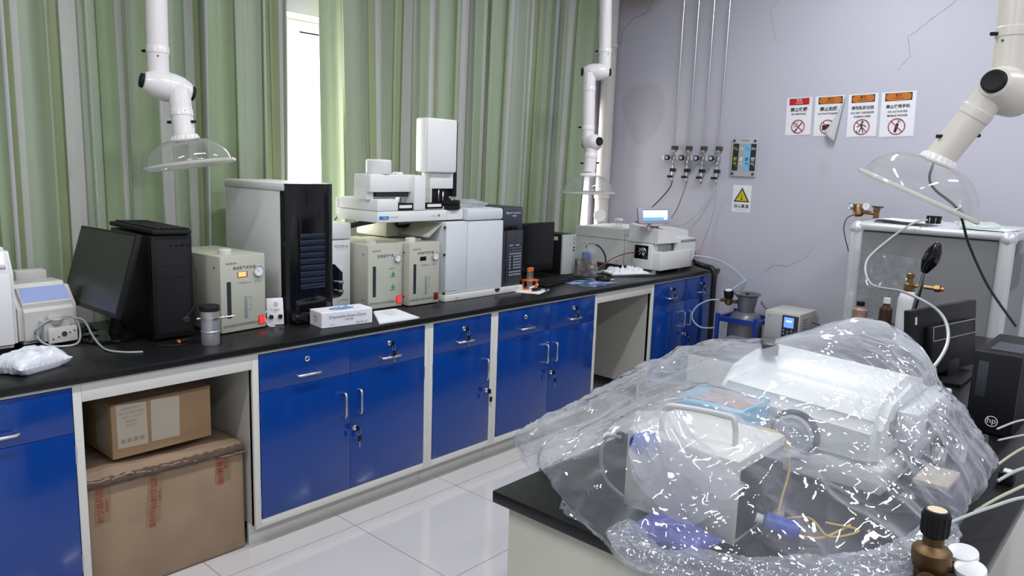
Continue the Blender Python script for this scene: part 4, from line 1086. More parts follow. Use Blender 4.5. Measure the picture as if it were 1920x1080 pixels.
# --- sampler rail assembly on top
t = thing('injection_autosampler', 'white sampler rail with a bridge, tall injection tower and round cap, mounted above the generators', 'instrument', (0.65, 0.42, 1.27))
rl = MB().box(0.347, 0.80, 0.250, 0.58, 1.279, 1.333, 0.004).build('rail', WHITE, t)
MB().box(0.803, 0.918, 0.252, 0.60, 1.279, 1.333, 0.006).build('rail_end', WHITE, t)
mb = MB(); mb.box(0.358, 0.414, 0.2488, 0.2502, 1.294, 1.311, 0.0004); lg = mb.build('blue_badge', pm('badge_blue', (0.02, 0.19, 0.50), 0.4), t)
mb = MB(); mb.text('PAL', (0.392, 0.2483, 1.3025), XR, ZR, 0.014); mb.build('badge_lettering', WINK, lg)
mb = MB(); mb.text('AUTOSAMPLER', (0.445, 0.2493, 1.304), XR, ZR, 0.009); mb.text('GC 80', (0.705, 0.2493, 1.304), XR, ZR, 0.010); mb.box(0.735, 0.75, 0.2490, 0.25, 1.300, 1.311); mb.build('rail_lettering', INKG, t)
mb = MB(); mb.box(0.347, 0.475, 0.250, 0.56, 1.334, 1.392, 0.006); mb.box(0.352, 0.46, 0.56, 0.60, 1.300, 1.384, 0.004); mb.build('tray_cover', WHITE, t)
mb = MB(); mb.box(0.479, 0.80, 0.262, 0.36, 1.334, 1.352, 0.003); mb.build('vial_deck', WHITE, t)
mb = MB(); mb.box(0.479, 0.575, 0.256, 0.262, 1.334, 1.372); mb.box(0.65, 0.775, 0.256, 0.262, 1.340, 1.372); mb.box(0.479, 0.79, 0.30, 0.44, 1.352, 1.368); dk = mb.build('vial_tray', BLACK, t)
mb = MB(); mb.box(0.485, 0.565, 0.2545, 0.2562, 1.347, 1.362); mb.box(0.668, 0.762, 0.2545, 0.2562, 1.350, 1.364); mb.build('tray_label', WINK, dk)
rng = random.Random(9)
for k in range(9):
    x = 0.50 + k * 0.031 + rng.uniform(-.004, .004)
    MB().lathe([(0.0065, 0), (0.0065, 0.018), (0.004, 0.021), (0.004, 0.026), (0, 0.026)], (x, 0.33 + rng.uniform(-.03, .04), 1.368), n=10).build('vial', [GLASSY if k % 2 else LGREY], dk)
br = MB()
br.box(0.275 + 0.045, 0.645, 0.272, 0.40, 1.425, 1.510, 0.006); br.box(0.575, 0.648, 0.248, 0.40, 1.335, 1.508, 0.005)
br.box(0.318, 0.36, 0.30, 0.40, 1.39, 1.44)
b = br.build('bridge', WHITE, t)
mb = MB(); mb.box(0.37, 0.57, 0.29, 0.39, 1.400, 1.427, 0.004); mb.build('bridge_underside', DGREY, b)
MB().lathe([(0.060, 0), (0.062, 0.004), (0.062, 0.064), (0.056, 0.070), (0, 0.072)], (0.415, 0.33, 1.510), n=36).build('round_cap', WHITE, t)
MB().lathe([(0.026, 0), (0.026, 0.008), (0.022, 0.012), (0, 0.012)], (0.535, 0.33, 1.510), n=24).build('small_cap', WHITE, t)
# tower
tw = MB(); tw.box(0.645, 0.850, 0.235, 0.33, 1.524, 1.795, 0.012); tw.box(0.640, 0.80, 0.245, 0.30, 1.526, 1.790, 0.003)
tw = tw.build('injection_tower', WHITE, t)
MB().box(0.69, 0.850, 0.262, 0.33, 1.442, 1.523, 0.003).build('tower_lower', WHITE, t)
MB().box(0.692, 0.702, 0.262, 0.33, 1.353, 1.442).build('tower_strut', IVORY, t)
MB().box(0.853, 0.878, 0.262, 0.34, 1.40, 1.787, 0.004).build('tower_back_rail', BLACKM, t)
MB().box(0.712, 0.852, 0.28, 0.33, 1.372, 1.441, 0.004).build('needle_carriage', BLACK, t)
mb = MB(); mb.cyl((0.76, 0.275, 1.38), (0.76, 0.275, 1.44), 0.004, 8); mb.cyl((0.79, 0.275, 1.37), (0.79, 0.275, 1.43), 0.006, 8); mb.build('needle_guides', CHROME, t)
cr = MB(); cr.lathe([(0.066, 0), (0.070, 0.005), (0.070, 0.022), (0.064, 0.026), (0.070, 0.028), (0.070, 0.042), (0.060, 0.048), (0.012, 0.050), (0.012, 0.058), (0, 0.058)], (0.846, 0.30, 1.334), n=30); cr = cr.build('vial_carousel', BLACK, t)
for k in range(6):
    a = k * 1.05 + 0.3
    MB().lathe([(0.006, 0), (0.006, 0.010), (0, 0.010)], (0.846 + 0.045 * math.cos(a), 0.30 + 0.045 * math.sin(a), 1.380), n=10).build('carousel_vial', LGREY, cr)
MB().lathe([(0.007, 0), (0.009, 0.008), (0.004, 0.014), (0, 0.014)], (0.846, 0.285, 1.390), n=12).build('carousel_knob', TUBEB, cr)

# --- second monitor and tower, keyboard, pad, mouse
t = thing('computer_monitor', 'black monitor half hidden behind the keypad column of the pale grey analyser', 'monitor', (1.75, 0.5, ZW))
MB().box(1.45, 1.951, 0.452, 0.475, 0.905, 1.216, 0.004).build('housing', BLACK, t)
MB().box(1.462, 1.940, 0.4512, 0.453, 0.925, 1.205).build('screen', BLACKG, t)
MB().box(1.67, 1.73, 0.475, 0.50, 0.86, 1.05, 0.004).build('stand_neck', BLACK, t)
MB().box(1.58, 1.82, 0.40, 0.56, ZW, ZW + 0.012, 0.004).build('stand_base', BLACK, t)
t = thing('computer_tower', 'computer tower with a silver front and black side, right of the half hidden monitor', 'computer', (2.12, 0.6, ZW))
MB().box(2.052, 2.198, 0.470, 0.79, ZW + 0.006, 1.126, 0.004).build('case', BLACK, t)
f2 = MB().box(2.052, 2.198, 0.455, 0.471, ZW + 0.006, 1.126, 0.004).build('front_panel', LGREY, t)
mb = MB()
for k, (xx, zz) in enumerate([(2.165, 1.10), (2.168, 1.085), (2.165, 1.065)]): mb.box(xx, xx + 0.01, 0.4535, 0.4555, zz, zz + 0.006)
for zz in (1.035, 1.015): mb.lathe([(0, 0.002), (0.007, 0.002), (0.007, 0)], (2.172, 0.455, zz), (0, -1, 0), 12)
mb.build('front_ports', BLACK, f2)
MB().add([(2.0515, 0.56, 1.11), (2.0515, 0.50, 1.11), (2.0515, 0.50, 1.085), (2.0515, 0.56, 1.085)], [(0, 1, 2, 3)]).build('white_sticker', WPL, t)
Tk = Matrix.Translation((1.80, 0.315, ZW)) @ Matrix.Rotation(0.16, 4, 'Z')
keyboard(Tk, 'black keyboard on the worktop in front of the half hidden monitor', (1.80, 0.315, ZW))
t = thing('mouse_pad', 'blue and white picture mouse pad lying on the worktop', 'mouse pad', (1.95, 0.16, ZW))
PADM = bpy.data.materials.new('pad_print'); tt, bb = nt(PADM)
tc = tt.nodes.new('ShaderNodeTexCoord'); n = tt.nodes.new('ShaderNodeTexNoise'); n.inputs['Scale'].default_value = 14; n.inputs['Detail'].default_value = 3
tt.links.new(tc.outputs['Object'], n.inputs['Vector']); r = tt.nodes.new('ShaderNodeValToRGB')
e = r.color_ramp.elements; e[0].position = 0.38; e[0].color = (0.02, 0.05, 0.22, 1); e[1].position = 0.62; e[1].color = (0.5, 0.56, 0.72, 1)
q = e.new(0.46); q.color = (0.03, 0.10, 0.05, 1); q = e.new(0.50); q.color = (0.12, 0.2, 0.5, 1)
tt.links.new(n.outputs['Fac'], r.inputs[0]); tt.links.new(r.outputs[0], bb.inputs['Base Color']); bb.inputs['Roughness'].default_value = 0.35
Tp = Matrix.Translation((1.965, 0.155, ZW)) @ Matrix.Rotation(-0.02, 4, 'Z')
MB(Tp).box(-0.15, 0.15, -0.12, 0.11, 0, 0.003, 0.001).build('pad', PADM, t)
t = thing('computer_mouse', 'black computer mouse on the blue and white mouse pad', 'mouse', (2.08, 0.14, ZW + 0.003))
mb = MB(Matrix.Translation((2.075, 0.135, ZW + 0.0035)) @ Matrix.Rotation(0.5, 4, 'Z')); mb.ball((0, 0, 0.012), 0.03, 20, sx=0.95, sy=1.7, sz=0.75)
for i, v in enumerate(mb.v): 
    if v.z < ZW + 0.0036: mb.v[i].z = ZW + 0.0036
mb.build('body', BLACK, t)
mb = MB(); mb.ball((2.07, 0.115, ZW + 0.036), 0.006, 10); mb.build('scroll_wheel', GREY, t)
cable('mouse_lead', [(2.03, 0.20, ZW + 0.006), (2.02, 0.26, ZW + 0.006), (2.10, 0.33, ZW + 0.004), (2.16, 0.40, ZW + 0.004)], 0.0022, RUBBER, 'thin black mouse lead running back from the mouse pad')
MB().box(2.15, 2.20, 0.13, 0.142, ZW + 0.0005, ZW + 0.008, 0.002).build('usb_stick', IVORY, None, 'short ivory stick lying just right of the black mouse', 'memory stick', origin=(2.17, 0.136, ZW))
# --- orange tube rack
t = thing('test_tube_rack', 'small orange rack holding tubes, beside the analyser keypad column', 'tube rack', (1.43, 0.25, ZW))
mb = MB()
x0, y0 = 1.405, 0.205
mb.box(x0, x0 + 0.115, y0, y0 + 0.07, ZW, ZW + 0.006, 0.001)
mb.box(x0 + 0.02, x0 + 0.115, y0, y0 + 0.07, ZW + 0.05, ZW + 0.055, 0.001)
for sx_, sy in ((0.10, 0.012), (0.10, 0.058), (0.03, 0.058)): mb.box(x0 + sx_, x0 + sx_ + 0.008, y0 + sy - 0.004, y0 + sy + 0.004, ZW + 0.005, ZW + 0.052)
mb.build('frame', ORNG, t)
for k, (dx, dy) in enumerate([(0.035, 0.015), (0.062, 0.02)]):
    tb = MB().lathe([(0, 0.008), (0.010, 0.012), (0.0115, 0.02), (0.0115, 0.108), (0, 0.108)], (x0 + dx, y0 + dy, ZW), n=16).build('test_tube', GLASSY, t)
    MB().lathe([(0.0125, 0.108), (0.0135, 0.110), (0.0135, 0.130), (0, 0.131)], (x0 + dx, y0 + dy, ZW), n=16).build('tube_cap', ORNG, tb)
# --- bagged bottle near the tower
t = thing('bagged_bottle', 'brown bottle with a blue cap inside a tied clear plastic bag', 'bottle', (2.20, 0.36, ZW))
MB().lathe([(0, 0), (0.036, 0), (0.038, 0.004), (0.038, 0.10), (0.03, 0.115), (0.02, 0.12)], (2.20, 0.365, ZW + 0.004), n=24).build('bottle', pm('brown_glass', (0.06, 0.03, 0.018), 0.12), t)
MB().lathe([(0.030, 0.112), (0.032, 0.115), (0.032, 0.155), (0.02, 0.158), (0, 0.158)], (2.20, 0.365, ZW + 0.004), n=24).build('cap', pm('cap_blue', (0.03, 0.13, 0.42), 0.4), t)
mb = MB()
def bagf(u, v):
    a = 2 * PI * u; h = v * 0.235
    r = 0.062 * (1 - 0.25 * max(0, v - 0.35)) if v < 0.72 else 0.052 * (1 - (v - 0.72) * 2.0) + 0.10 * max(0, v - 0.80)
    r *= 1 + 0.22 * noise.noise(Vector((math.cos(a) * 2.2, math.sin(a) * 2.2, v * 4))) + 0.12 * noise.noise(Vector((math.cos(a) * 6, math.sin(a) * 6, v * 9)))
    return (2.21 + r * math.cos(a), 0.36 + r * math.sin(a), ZW + 0.002 + h + 0.01 * noise.noise(Vector((a, v * 3, 7))) * v)
mb.grid(bagf, 48, 40); mb.build('plastic_bag', BAGC, t)

# --- corner instrument (mercury analyser)
t = thing('corner_analyser', 'long white analyser with a screen on a stalk, in the far corner of the worktop', 'instrument', (2.9, 0.4, ZW))
mb = MB()
prof = [(0.16, 0.876), (0.16, 1.135), (0.30, 1.150), (0.855, 1.136), (0.855, 0.876)]
bm = bmesh.new(); vs = [[bm.verts.new((x, y, z)) for y, z in prof] for x in (2.700, 3.20)]
bm.faces.new(vs[0]); bm.faces.new(vs[1][::-1])
for i in range(5): bm.faces.new((vs[0][i], vs[1][i], vs[1][(i + 1) % 5], vs[0][(i + 1) % 5]))
bmesh.ops.recalc_face_normals(bm, faces=bm.faces[:]); bmesh.ops.bevel(bm, geom=bm.edges[:], offset=0.006, segments=2, affect='EDGES')
mb.from_bm(bm, 0, True); hs = mb.build('rear_housing', WHITE, t)
mb = MB(); mb.box(2.6985, 2.701, 0.30, 0.85, 1.062, 1.065); mb.box(2.6985, 2.701, 0.395, 0.398, 0.88, 1.14); mb.build('panel_seams', GREY, hs)
mb = MB(); mb.text('DMA-80 evo', (2.6982, 0.345, 1.10), -YR, ZR, 0.018); mb.lathe([(0, 0.002), (0.006, 0.002), (0.006, 0)], (2.6985, 0.46, 0.905), (-1, 0, 0), 10); mb.build('side_lettering', INKG, hs)
# sampler block with window
mb = MB(); mb.box(2.684, 2.95, 0.155, 0.318, 0.872, 1.056, 0.010); blk = mb.build('sampler_block', WHITE, t)
mb = MB(); mb.box(2.6825, 2.686, 0.185, 0.298, 0.945, 1.043, 0.0015); wn = mb.build('sampler_window', BLACKG, blk)
mb = MB(); mb.lathe([(0, 0.008), (0.010, 0.008), (0.028, 0.003), (0.030, 0)], (2.6825, 0.232, 0.998), (-1, 0, 0), 24)
for k in range(8): mb.tube([(2.675, 0.232 + 0.012 * math.cos(k * .785), 0.998 + 0.012 * math.sin(k * .785)), (2.675, 0.232 + 0.036 * math.cos(k * .785), 0.998 + 0.036 * math.sin(k * .785))], 0.0018, 6)
mb.build('sample_wheel', CHROME, wn)
mb = MB(); mb.tube([(2.70, 0.29, 1.055), (2.70, 0.28, 1.064), (2.70, 0.22, 1.064), (2.70, 0.21, 1.055)], 0.005, 8); mb.build('top_latch', DKMETAL, blk)
# lower front box and hood
mb = MB(); mb.box(2.690, 3.135, 0.085, 0.30, 0.874, 1.004, 0.006); lowb = mb.build('front_drawer', WHITE, t)
mb = MB(); mb.box(2.755, 2.905, 0.10, 0.19, 1.0035, 1.008, 0.001); mb.build('grey_shelf', GREY, lowb)
mb = MB()
prof = [(2.690, 1.062), (2.690, 1.158), (2.76, 1.160), (2.965, 1.083), (3.185, 1.083), (3.185, 0.95), (3.135, 0.90), (2.93, 0.90), (2.93, 1.062)]
bm = bmesh.new(); 
for_front = [(x, 0.092 if x > 2.9 else 0.12, z) for x, z in prof]
back = [(x, 0.36, z + (0.03 if z > 1.07 else 0)) for x, z in prof]
a = [bm.verts.new(p) for p in for_front]; b = [bm.verts.new(p) for p in back]
bm.faces.new(a); bm.faces.new(b[::-1])
for i in range(len(prof)): bm.faces.new((a[i], b[i], b[(i + 1) % len(prof)], a[(i + 1) % len(prof)]))
bmesh.ops.recalc_face_normals(bm, faces=bm.faces[:]); bmesh.ops.triangulate(bm, faces=[f for f in bm.faces if len(f.verts) > 4])
mb.from_bm(bm, 0, False); hood = mb.build('hood', WHITE, t)
mb = MB(); mb.box(2.97, 3.188, 0.0895, 0.0925, 1.062, 1.078, 0.001); st_ = mb.build('silver_strip', GREY, hood)
mb = MB(); mb.text('DIRECT MERCURY', (3.05, 0.0890, 1.070), XR, ZR, 0.010); mb.build('strip_lettering', WINK, st_)
mb = MB(); mb.box(2.77, 2.93, 0.14, 0.156, 1.005, 1.060, 0.004); mb.build('grey_shutter', LGREY, hood)
mb = MB(); mb.tube([(2.76, 0.13, 1.062), (2.905, 0.13, 1.062), (2.925, 0.13, 1.05), (2.925, 0.13, 1.008)], 0.005, 8); mb.build('shutter_edge', DKMETAL, hood)
mb = MB(); mb.text('milestone', (3.115, 0.0840, 0.955), ZR, -XR, 0.020); mb.build('vertical_lettering', pm('teal_ink', (0.1, 0.3, 0.32), 0.5), lowb)
mb = MB()
for fx, fy in ((2.70, 0.14), (3.04, 0.14), (2.74, 0.80), (3.12, 0.80)): mb.lathe([(0.018, 0), (0.018, 0.024)], (fx, fy, ZW), n=14)
mb.build('feet', GREY, t)
Td = Matrix.Translation((2.66, 0.135, 1.262)) @ Matrix.Rotation(-0.22, 4, 'Z') @ Matrix.Rotation(-0.18, 4, 'X')
sc1 = MB(Td).box(-0.155, 0.165, 0, 0.022, -0.055, 0.057, 0.006).build('touch_screen_case', pm('lavender_grey', (0.42, 0.42, 0.52), 0.35), t)
mb = MB(Td); mb.box(-0.112, 0.125, -0.0008, 0.001, -0.034, 0.036, m=0); mb.box(-0.112, 0.125, -0.0012, -0.0006, -0.034, -0.012, m=1); mb.box(0.085, 0.118, -0.0016, -0.001, -0.030, -0.016, m=0)
mb.box(-0.112, 0.125, -0.0012, -0.0006, 0.036, 0.044, m=2)
mb.build('display', [LCDW, pm('display_blue_band', (0.1, 0.35, 0.6), 0.3, emit=(0.2, 0.5, 0.85), estr=0.6), GREY], sc1)
MB().tube([(2.665, 0.165, 1.22), (2.67, 0.185, 1.19), (2.665, 0.19, 1.155)], [0.010, 0.012, 0.02], 12).build('screen_stalk', IVORY, t)
t = thing('red_case', 'small red folded case lying on top of the corner analyser', 'case', (2.80, 0.25, 1.16))
MB(Matrix.Translation((2.79, 0.22, 1.150)) @ Matrix.Rotation(0.22, 4, 'Y') @ Matrix.Rotation(-0.2, 4, 'Z')).box(-0.055, 0.075, -0.03, 0.05, 0.006, 0.020, 0.005).build('body', REDB, t)
MB(Matrix.Translation((2.82, 0.22, 1.165))).box(-0.03, 0.03, -0.01, 0.03, 0.0, 0.008, 0.002).build('flap', pm('dark_red', (0.25, 0.02, 0.02), 0.5), t)
t = thing('sample_jar', 'small clear jar with a white lid on the left end of the corner analyser', 'jar', (2.74, 0.53, 1.147))
MB().lathe([(0, 0), (0.026, 0), (0.028, 0.004), (0.028, 0.044), (0.024, 0.048)], (2.76, 0.50, 1.150), n=22).build('glass', GLASSY, t)
MB().lathe([(0.029, 0.046), (0.031, 0.048), (0.031, 0.060), (0.029, 0.062), (0, 0.062)], (2.76, 0.50, 1.150), n=22).build('lid', WPL, t)
# tray with crumpled white cups
t = thing('metal_tray', 'shallow black rimmed metal tray of crumpled white filter papers in front of the corner analyser', 'tray', (2.48, 0.25, ZW))
Tt_ = Matrix.Translation((2.50, 0.235, ZW + 0.001)) @ Matrix.Rotation(-0.5, 4, 'Z')
mb = MB(Tt_); 
mb.box(-0.16, 0.16, -0.10, 0.10, 0, 0.003)
for a_, b_, c_, d_ in ((-0.165, 0.165, -0.106, -0.098), (-0.165, 0.165, 0.098, 0.106)): mb.box(a_, b_, c_, d_, 0, 0.016, 0.002)
mb.box(-0.166, -0.158, -0.10, 0.10, 0, 0.016, 0.002); mb.box(0.158, 0.166, -0.10, 0.10, 0, 0.016, 0.002)
mb.build('tray_body', STEEL, t)
mb = MB(Tt_)
def fp(u, v):
    x = -0.145 + 0.29 * u; y = -0.088 + 0.176 * v
    q = abs(noise.noise(Vector((u * 9, v * 6, 1.3)))) * 1.9 + abs(noise.noise(Vector((u * 21, v * 15, 4.3)))) * 0.9
    return (x, y, 0.006 + 0.026 * q * min(1, 8 * u * (1 - u)) * min(1, 8 * v * (1 - v)) + 0.008)
bmv = MB(Tt_); bmv.grid(fp, 46, 30); o = bmv.build('crumpled_papers', PAPER, t, kind='stuff')
# red cable / tubes near analyser
cable('red_tube', [(2.678, 0.285, 0.985), (2.62, 0.30, 0.985), (2.54, 0.36, 0.955), (2.44, 0.40, 0.90), (2.36, 0.42, ZW + 0.006)], 0.0045, pm('dark_red_tube', (0.22, 0.03, 0.02), 0.35), 'dark red tube curving from the black sampler window of the corner analyser', 'tube')
cable('black_loop_tube', [(2.26, 0.42, 1.035), (2.33, 0.44, 1.055), (2.42, 0.42, 1.03), (2.47, 0.40, 0.96), (2.46, 0.40, 0.89), (2.40, 0.42, ZW + 0.006)], 0.006, pm('blue_black_rubber', (0.02, 0.03, 0.045), 0.35), 'blue black tube looping from the bagged bottle in front of the corner analyser', 'tube')
rng = random.Random(12)
for k in range(3):
    pts = [(2.34 + rng.uniform(-.08, .08), 0.42 + rng.uniform(-.06, .06), ZW + 0.004 + 0.03 * rng.random()) for _ in range(7)]
    cable('tangled_lead', pts, 0.003, [RUBBER, IVORY, RUBBER][k], ['black lead tangled behind the mouse pad, nearest the bagged bottle', 'ivory lead tangled behind the mouse pad', 'black lead tangled behind the mouse pad, nearest the tray'][k], group='leads tangled behind the mouse pad')
# small meter in the corner with red display
t = thing('panel_meter', 'small meter with a glowing red display in the far corner of the worktop', 'meter', (3.27, 0.25, ZW))
MB().box(3.18, 3.365, 0.19, 0.36, ZW + 0.07, 0.965, 0.003).build('case', GREY, t)
mf = MB().box(3.285, 3.365, 0.184, 0.191, ZW + 0.07, 0.965, 0.002).build('front', BLACK, t)
digits(None, '88', 3.305, 0.1838, 0.928, 0.018, mf)
mb = MB(); mb.lathe([(0, 0.014), (0.008, 0.014), (0.009, 0)], (3.335, 0.184, 0.895), (0, -1, 0), 14); mb.build('knob', BLACK, mf)
MB().box(3.20, 3.35, 0.22, 0.36, ZW, ZW + 0.069, 0.003).build('support_block', DKMETAL, t)
# thick hose over the counter end
cable('drain_hose', [(3.16, 0.075, 0.90), (3.205, 0.05, 0.885), (3.218, 0.01, 0.876), (3.222, -0.040, 0.866), (3.222, -0.060, 0.82), (3.222, -0.062, 0.76), (3.235, -0.058, 0.5), (3.245, -0.058, 0.2), (3.26, -0.06, 0.022), (3.28, -0.12, 0.022)], 0.020, RUBBER, 'thick black hose hanging over the worktop edge down the far corner cabinet', 'hose')
cable('pale_tube', [(3.10, 0.30, 0.90), (3.20, 0.12, 0.945), (3.27, -0.05, 0.93), (3.32, -0.16, 0.87), (3.345, -0.25, 0.79)], 0.0055, TUBEB, 'pale blue tube arching over the far worktop corner towards the gas regulator', 'tube')

# ================================================================== EXTRACTION ARMS
def joint(par, c, axis, mat, r=0.056, ln=0.16, cap=0.030, caps=(1, 1)):
    ax = Vector(axis).normalized(); c = Vector(c); h = ln / 2
    j = MB().lathe([(cap * 1.05, -h), (cap * 1.3, -h + 0.004), (r * 0.90, -h * 0.60), (r, -h * 0.25), (r, -0.001), (r * 1.02, 0.0), (r, 0.001), (r, h * 0.25), (r * 0.90, h * 0.60), (cap * 1.3, h - 0.004), (cap * 1.05, h)], c, ax, 32).build('swivel_joint', mat, par)
    for s, on in ((-1, caps[0]), (1, caps[1])):
        if on:
            MB().lathe([(cap * 0.95, 0), (cap, 0.004), (cap, 0.014), (cap * 0.85, 0.017), (cap * 0.45, 0.012), (0, 0.012)], c + ax * s * (h - 0.003), ax * s, 24).build('friction_knob', BLACKM, j)
    return j
def collar(mb, c, ax, r): mb.lathe([(r, -0.03), (r * 1.06, -0.026), (r * 1.06, 0.0), (r, 0.002)], c, ax, 28)
def screws(par, c, ax, r, n=3, z=0.0, ph=0.4):
    x, y, zz = frame_from(ax)
    for k in range(n):
        a = ph + 2 * PI * k / n; d = x * math.cos(a) + y * math.sin(a)
        MB().lathe([(0, 0.003), (0.004, 0.002), (0.004, 0)], Vector(c) + d * r + zz * z, d, 8).build('rivet', DKMETAL, par)
def clamp(par, c, d, ln=0.022):
    MB().cyl(c, Vector(c) + Vector(d) * ln, 0.006, 10).build('wing_screw', BLACK, par)
def dome(par, apex, ax, R, hgt, cable_=False):
    """clear capture hood, apex at the pipe flange, opening along ax"""
    prof = []; n = 18
    for i in range(n + 1):
        a = i / n
        r = 0.040 + (R - 0.040) * math.sin(a * PI / 2); h = hgt * (1 - math.cos(a * PI / 2)) * 0.98 + 0.0
        prof.append((r, h))
    prof2 = prof + [(R + 0.002, hgt), (R + 0.012, hgt + 0.001)]
    d = MB().lathe(prof2, apex, ax, 56).build('clear_hood', DOMEM, par)
    x, y, z = frame_from(ax)
    c = Vector(apex) + z * hgt
    rim = MB().tube([c + (x * math.cos(a) + y * math.sin(a)) * (R + 0.010) for a in np.linspace(0, 2 * PI, 57)], 0.0075, 8, cap=False).build('hood_rim', RIMM, par)
    fl = MB().lathe([(0.043, -0.018), (0.050, -0.016), (0.053, -0.002), (0.060, 0.0), (0.060, 0.006), (0.040, 0.008)], apex, ax, 32)
    for k in range(20):
        a = k * PI / 10; dd = x * math.cos(a) + y * math.sin(a)
        fl.tube([Vector(apex) + dd * 0.050 - z * 0.014, Vector(apex) + dd * 0.056], 0.0018, 5)
    fl.build('flange', par.get('mat_', None) or PIPEW, par)
def arm(label, loc, upper, j1, pipe_mat, low, apex, dax, R, H, j2=None, mid=None, rp=0.0425):
    t = thing('extraction_arm', label, 'extraction arm', loc, 'extraction arms hanging from the ceiling')
    a, b = Vector(upper[0]), Vector(upper[1])
    a = b + (a - b) * ((CEIL - b.z) / (a.z - b.z))
    MB().cyl(a - Vector((0, 0, 0.001)), b, rp, 28, cap=False).build('upper_pipe', pipe_mat, t)
    MB().lathe([(rp, 0), (0.11, 0.0), (0.11, 0.02), (rp, 0.035)], a - Vector((0, 0, 0.001)), (0, 0, -1), 32).build('ceiling_flange', pipe_mat, t)
    ax = (b - a).normalized()
    for q_ in (0.115, 0.46):
        cc = MB(); collar(cc, b - ax * q_, ax, rp); cc.build('pipe_collar', pipe_mat, t)
    screws(t, b - ax * 0.10, ax, rp, 4)
    clamp(t, b - ax * 0.125 + rt * -rp * 1.0, -rt)
    joint(t, j1[0], j1[1], pipe_mat, **j1[2])
    if mid:
        ma, mb_ = Vector(mid[0]), Vector(mid[1]); ax = (mb_ - ma).normalized()
        MB().cyl(ma, mb_, rp, 28, cap=False).build('middle_pipe', pipe_mat, t)
        for q_ in (ma + ax * 0.115, mb_ - ax * 0.07):
            cc = MB(); collar(cc, q_, ax, rp); cc.build('pipe_collar', pipe_mat, t)
        screws(t, ma + ax * 0.10, ax, rp, 3); clamp(t, mb_ - ax * 0.09 - rt * rp, -rt)
        joint(t, j2[0], j2[1], pipe_mat, **j2[2])
    la, lb = Vector(low[0]), Vector(low[1]); ax = (lb - la).normalized()
    MB().cyl(la, lb, rp, 28, cap=False).build('lower_pipe', pipe_mat, t)
    cc = MB(); collar(cc, la + ax * 0.105, ax, rp); cc.build('pipe_collar', pipe_mat, t)
    screws(t, la + ax * 0.09, ax, rp, 3, ph=1.2)
    m_ = la.lerp(lb, 0.68)
    clamp(t, m_ + rt * rp * 0.9 - fw * 0.01, rt); clamp(t, m_ - rt * rp * 0.95, -rt)
    dome(t, apex, dax, R, H)
    return t
d1 = (Vector((0.66, -0.74, 0)) * 0.17 + Vector((0, 0, -1))).normalized()
arm('white extraction arm with a clear hood hanging above the large black computer tower', (-0.5, 0.58, 1.5),
    ((-0.50, 0.615, 2.3), (-0.508, 0.607, 1.865)), ((-0.490, 0.565, 1.845), rt * 0.8 + fw * 0.6 - up * 0.12, dict(r=0.060, ln=0.185, cap=0.029)), PIPEW,
    ((-0.460, 0.530, 1.83), (-0.462, 0.492, 1.645)), (-0.461, 0.486, 1.635), d1, 0.165, 0.105)
d2 = (rt * 0.02 + Vector((0, 0, -1))).normalized()
arm('two jointed white extraction arm with a clear hood, hanging in the far corner', (2.2, 0.4, 1.4),
    ((2.340, 0.42, 2.7), (2.335, 0.395, 2.215)), ((2.290, 0.43, 2.203), rt, dict(r=0.055, ln=0.17, cap=0.026)), PIPEW,
    ((2.226, 0.385, 1.74), (2.190, 0.375, 1.54)), (2.188, 0.375, 1.525), d2, 0.165, 0.115,
    j2=((2.226, 0.385, 1.737), (rt * 0.6 - fw * 0.8), dict(r=0.058, ln=0.13, cap=0.027)),
    mid=((2.250, 0.455, 2.19), (2.222, 0.42, 1.75)))
e0 = Vector((0.838, -2.145, 1.862)); _dd = (-rt * 103 - up * 125 + fw * 66) / 1409.55 * 2.3
e1 = e0 + _dd * 0.98 + rt * 0.05
d3 = (-rt * 0.41 - up * 0.91 + fw * 0.33).normalized()
a3 = arm('cream extraction arm with a tilted clear hood above the grey sided cabinet at the right', (0.8, -2.1, 1.5),
    ((0.909, -2.15, 2.3), (0.895, -2.160, 1.90)), ((0.885, -2.165, 1.850), rt * 0.78 + fw * 0.62 - up * 0.14, dict(r=0.068, ln=0.21, cap=0.034)), PIPE,
    (e0, e1), e1 + d3 * 0.010, d3, 0.182, 0.120, rp=0.046)

# downpipe in the corner
t = thing('downpipe', 'painted downpipe with a round access cap standing in the room corner behind the corner analyser', 'pipe', (3.31, 1.05, 0))
px, py = 3.300, 1.045
MB().cyl((px, py, 0.0), (px, py, CEIL - 0.002), 0.058, 32, cap=False).build('pipe', PVC, t)
for z in (1.34, 1.02, 2.55): MB().lathe([(0.058, -0.02), (0.066, -0.018), (0.066, 0.018), (0.058, 0.02)], (px, py, z), n=30).build('socket_collar', PVC, t)
dv = (CP - Vector((px, py, 1.18))); dv.z = 0; dv.normalize(); dv = (dv - rt * 0.15).normalized()
MB().lathe([(0.048, 0.03), (0.052, 0.06), (0.052, 0.074), (0.046, 0.078), (0.043, 0.074), (0, 0.074)], (px, py, 1.185), dv, 30).build('access_cap', WPL, t)

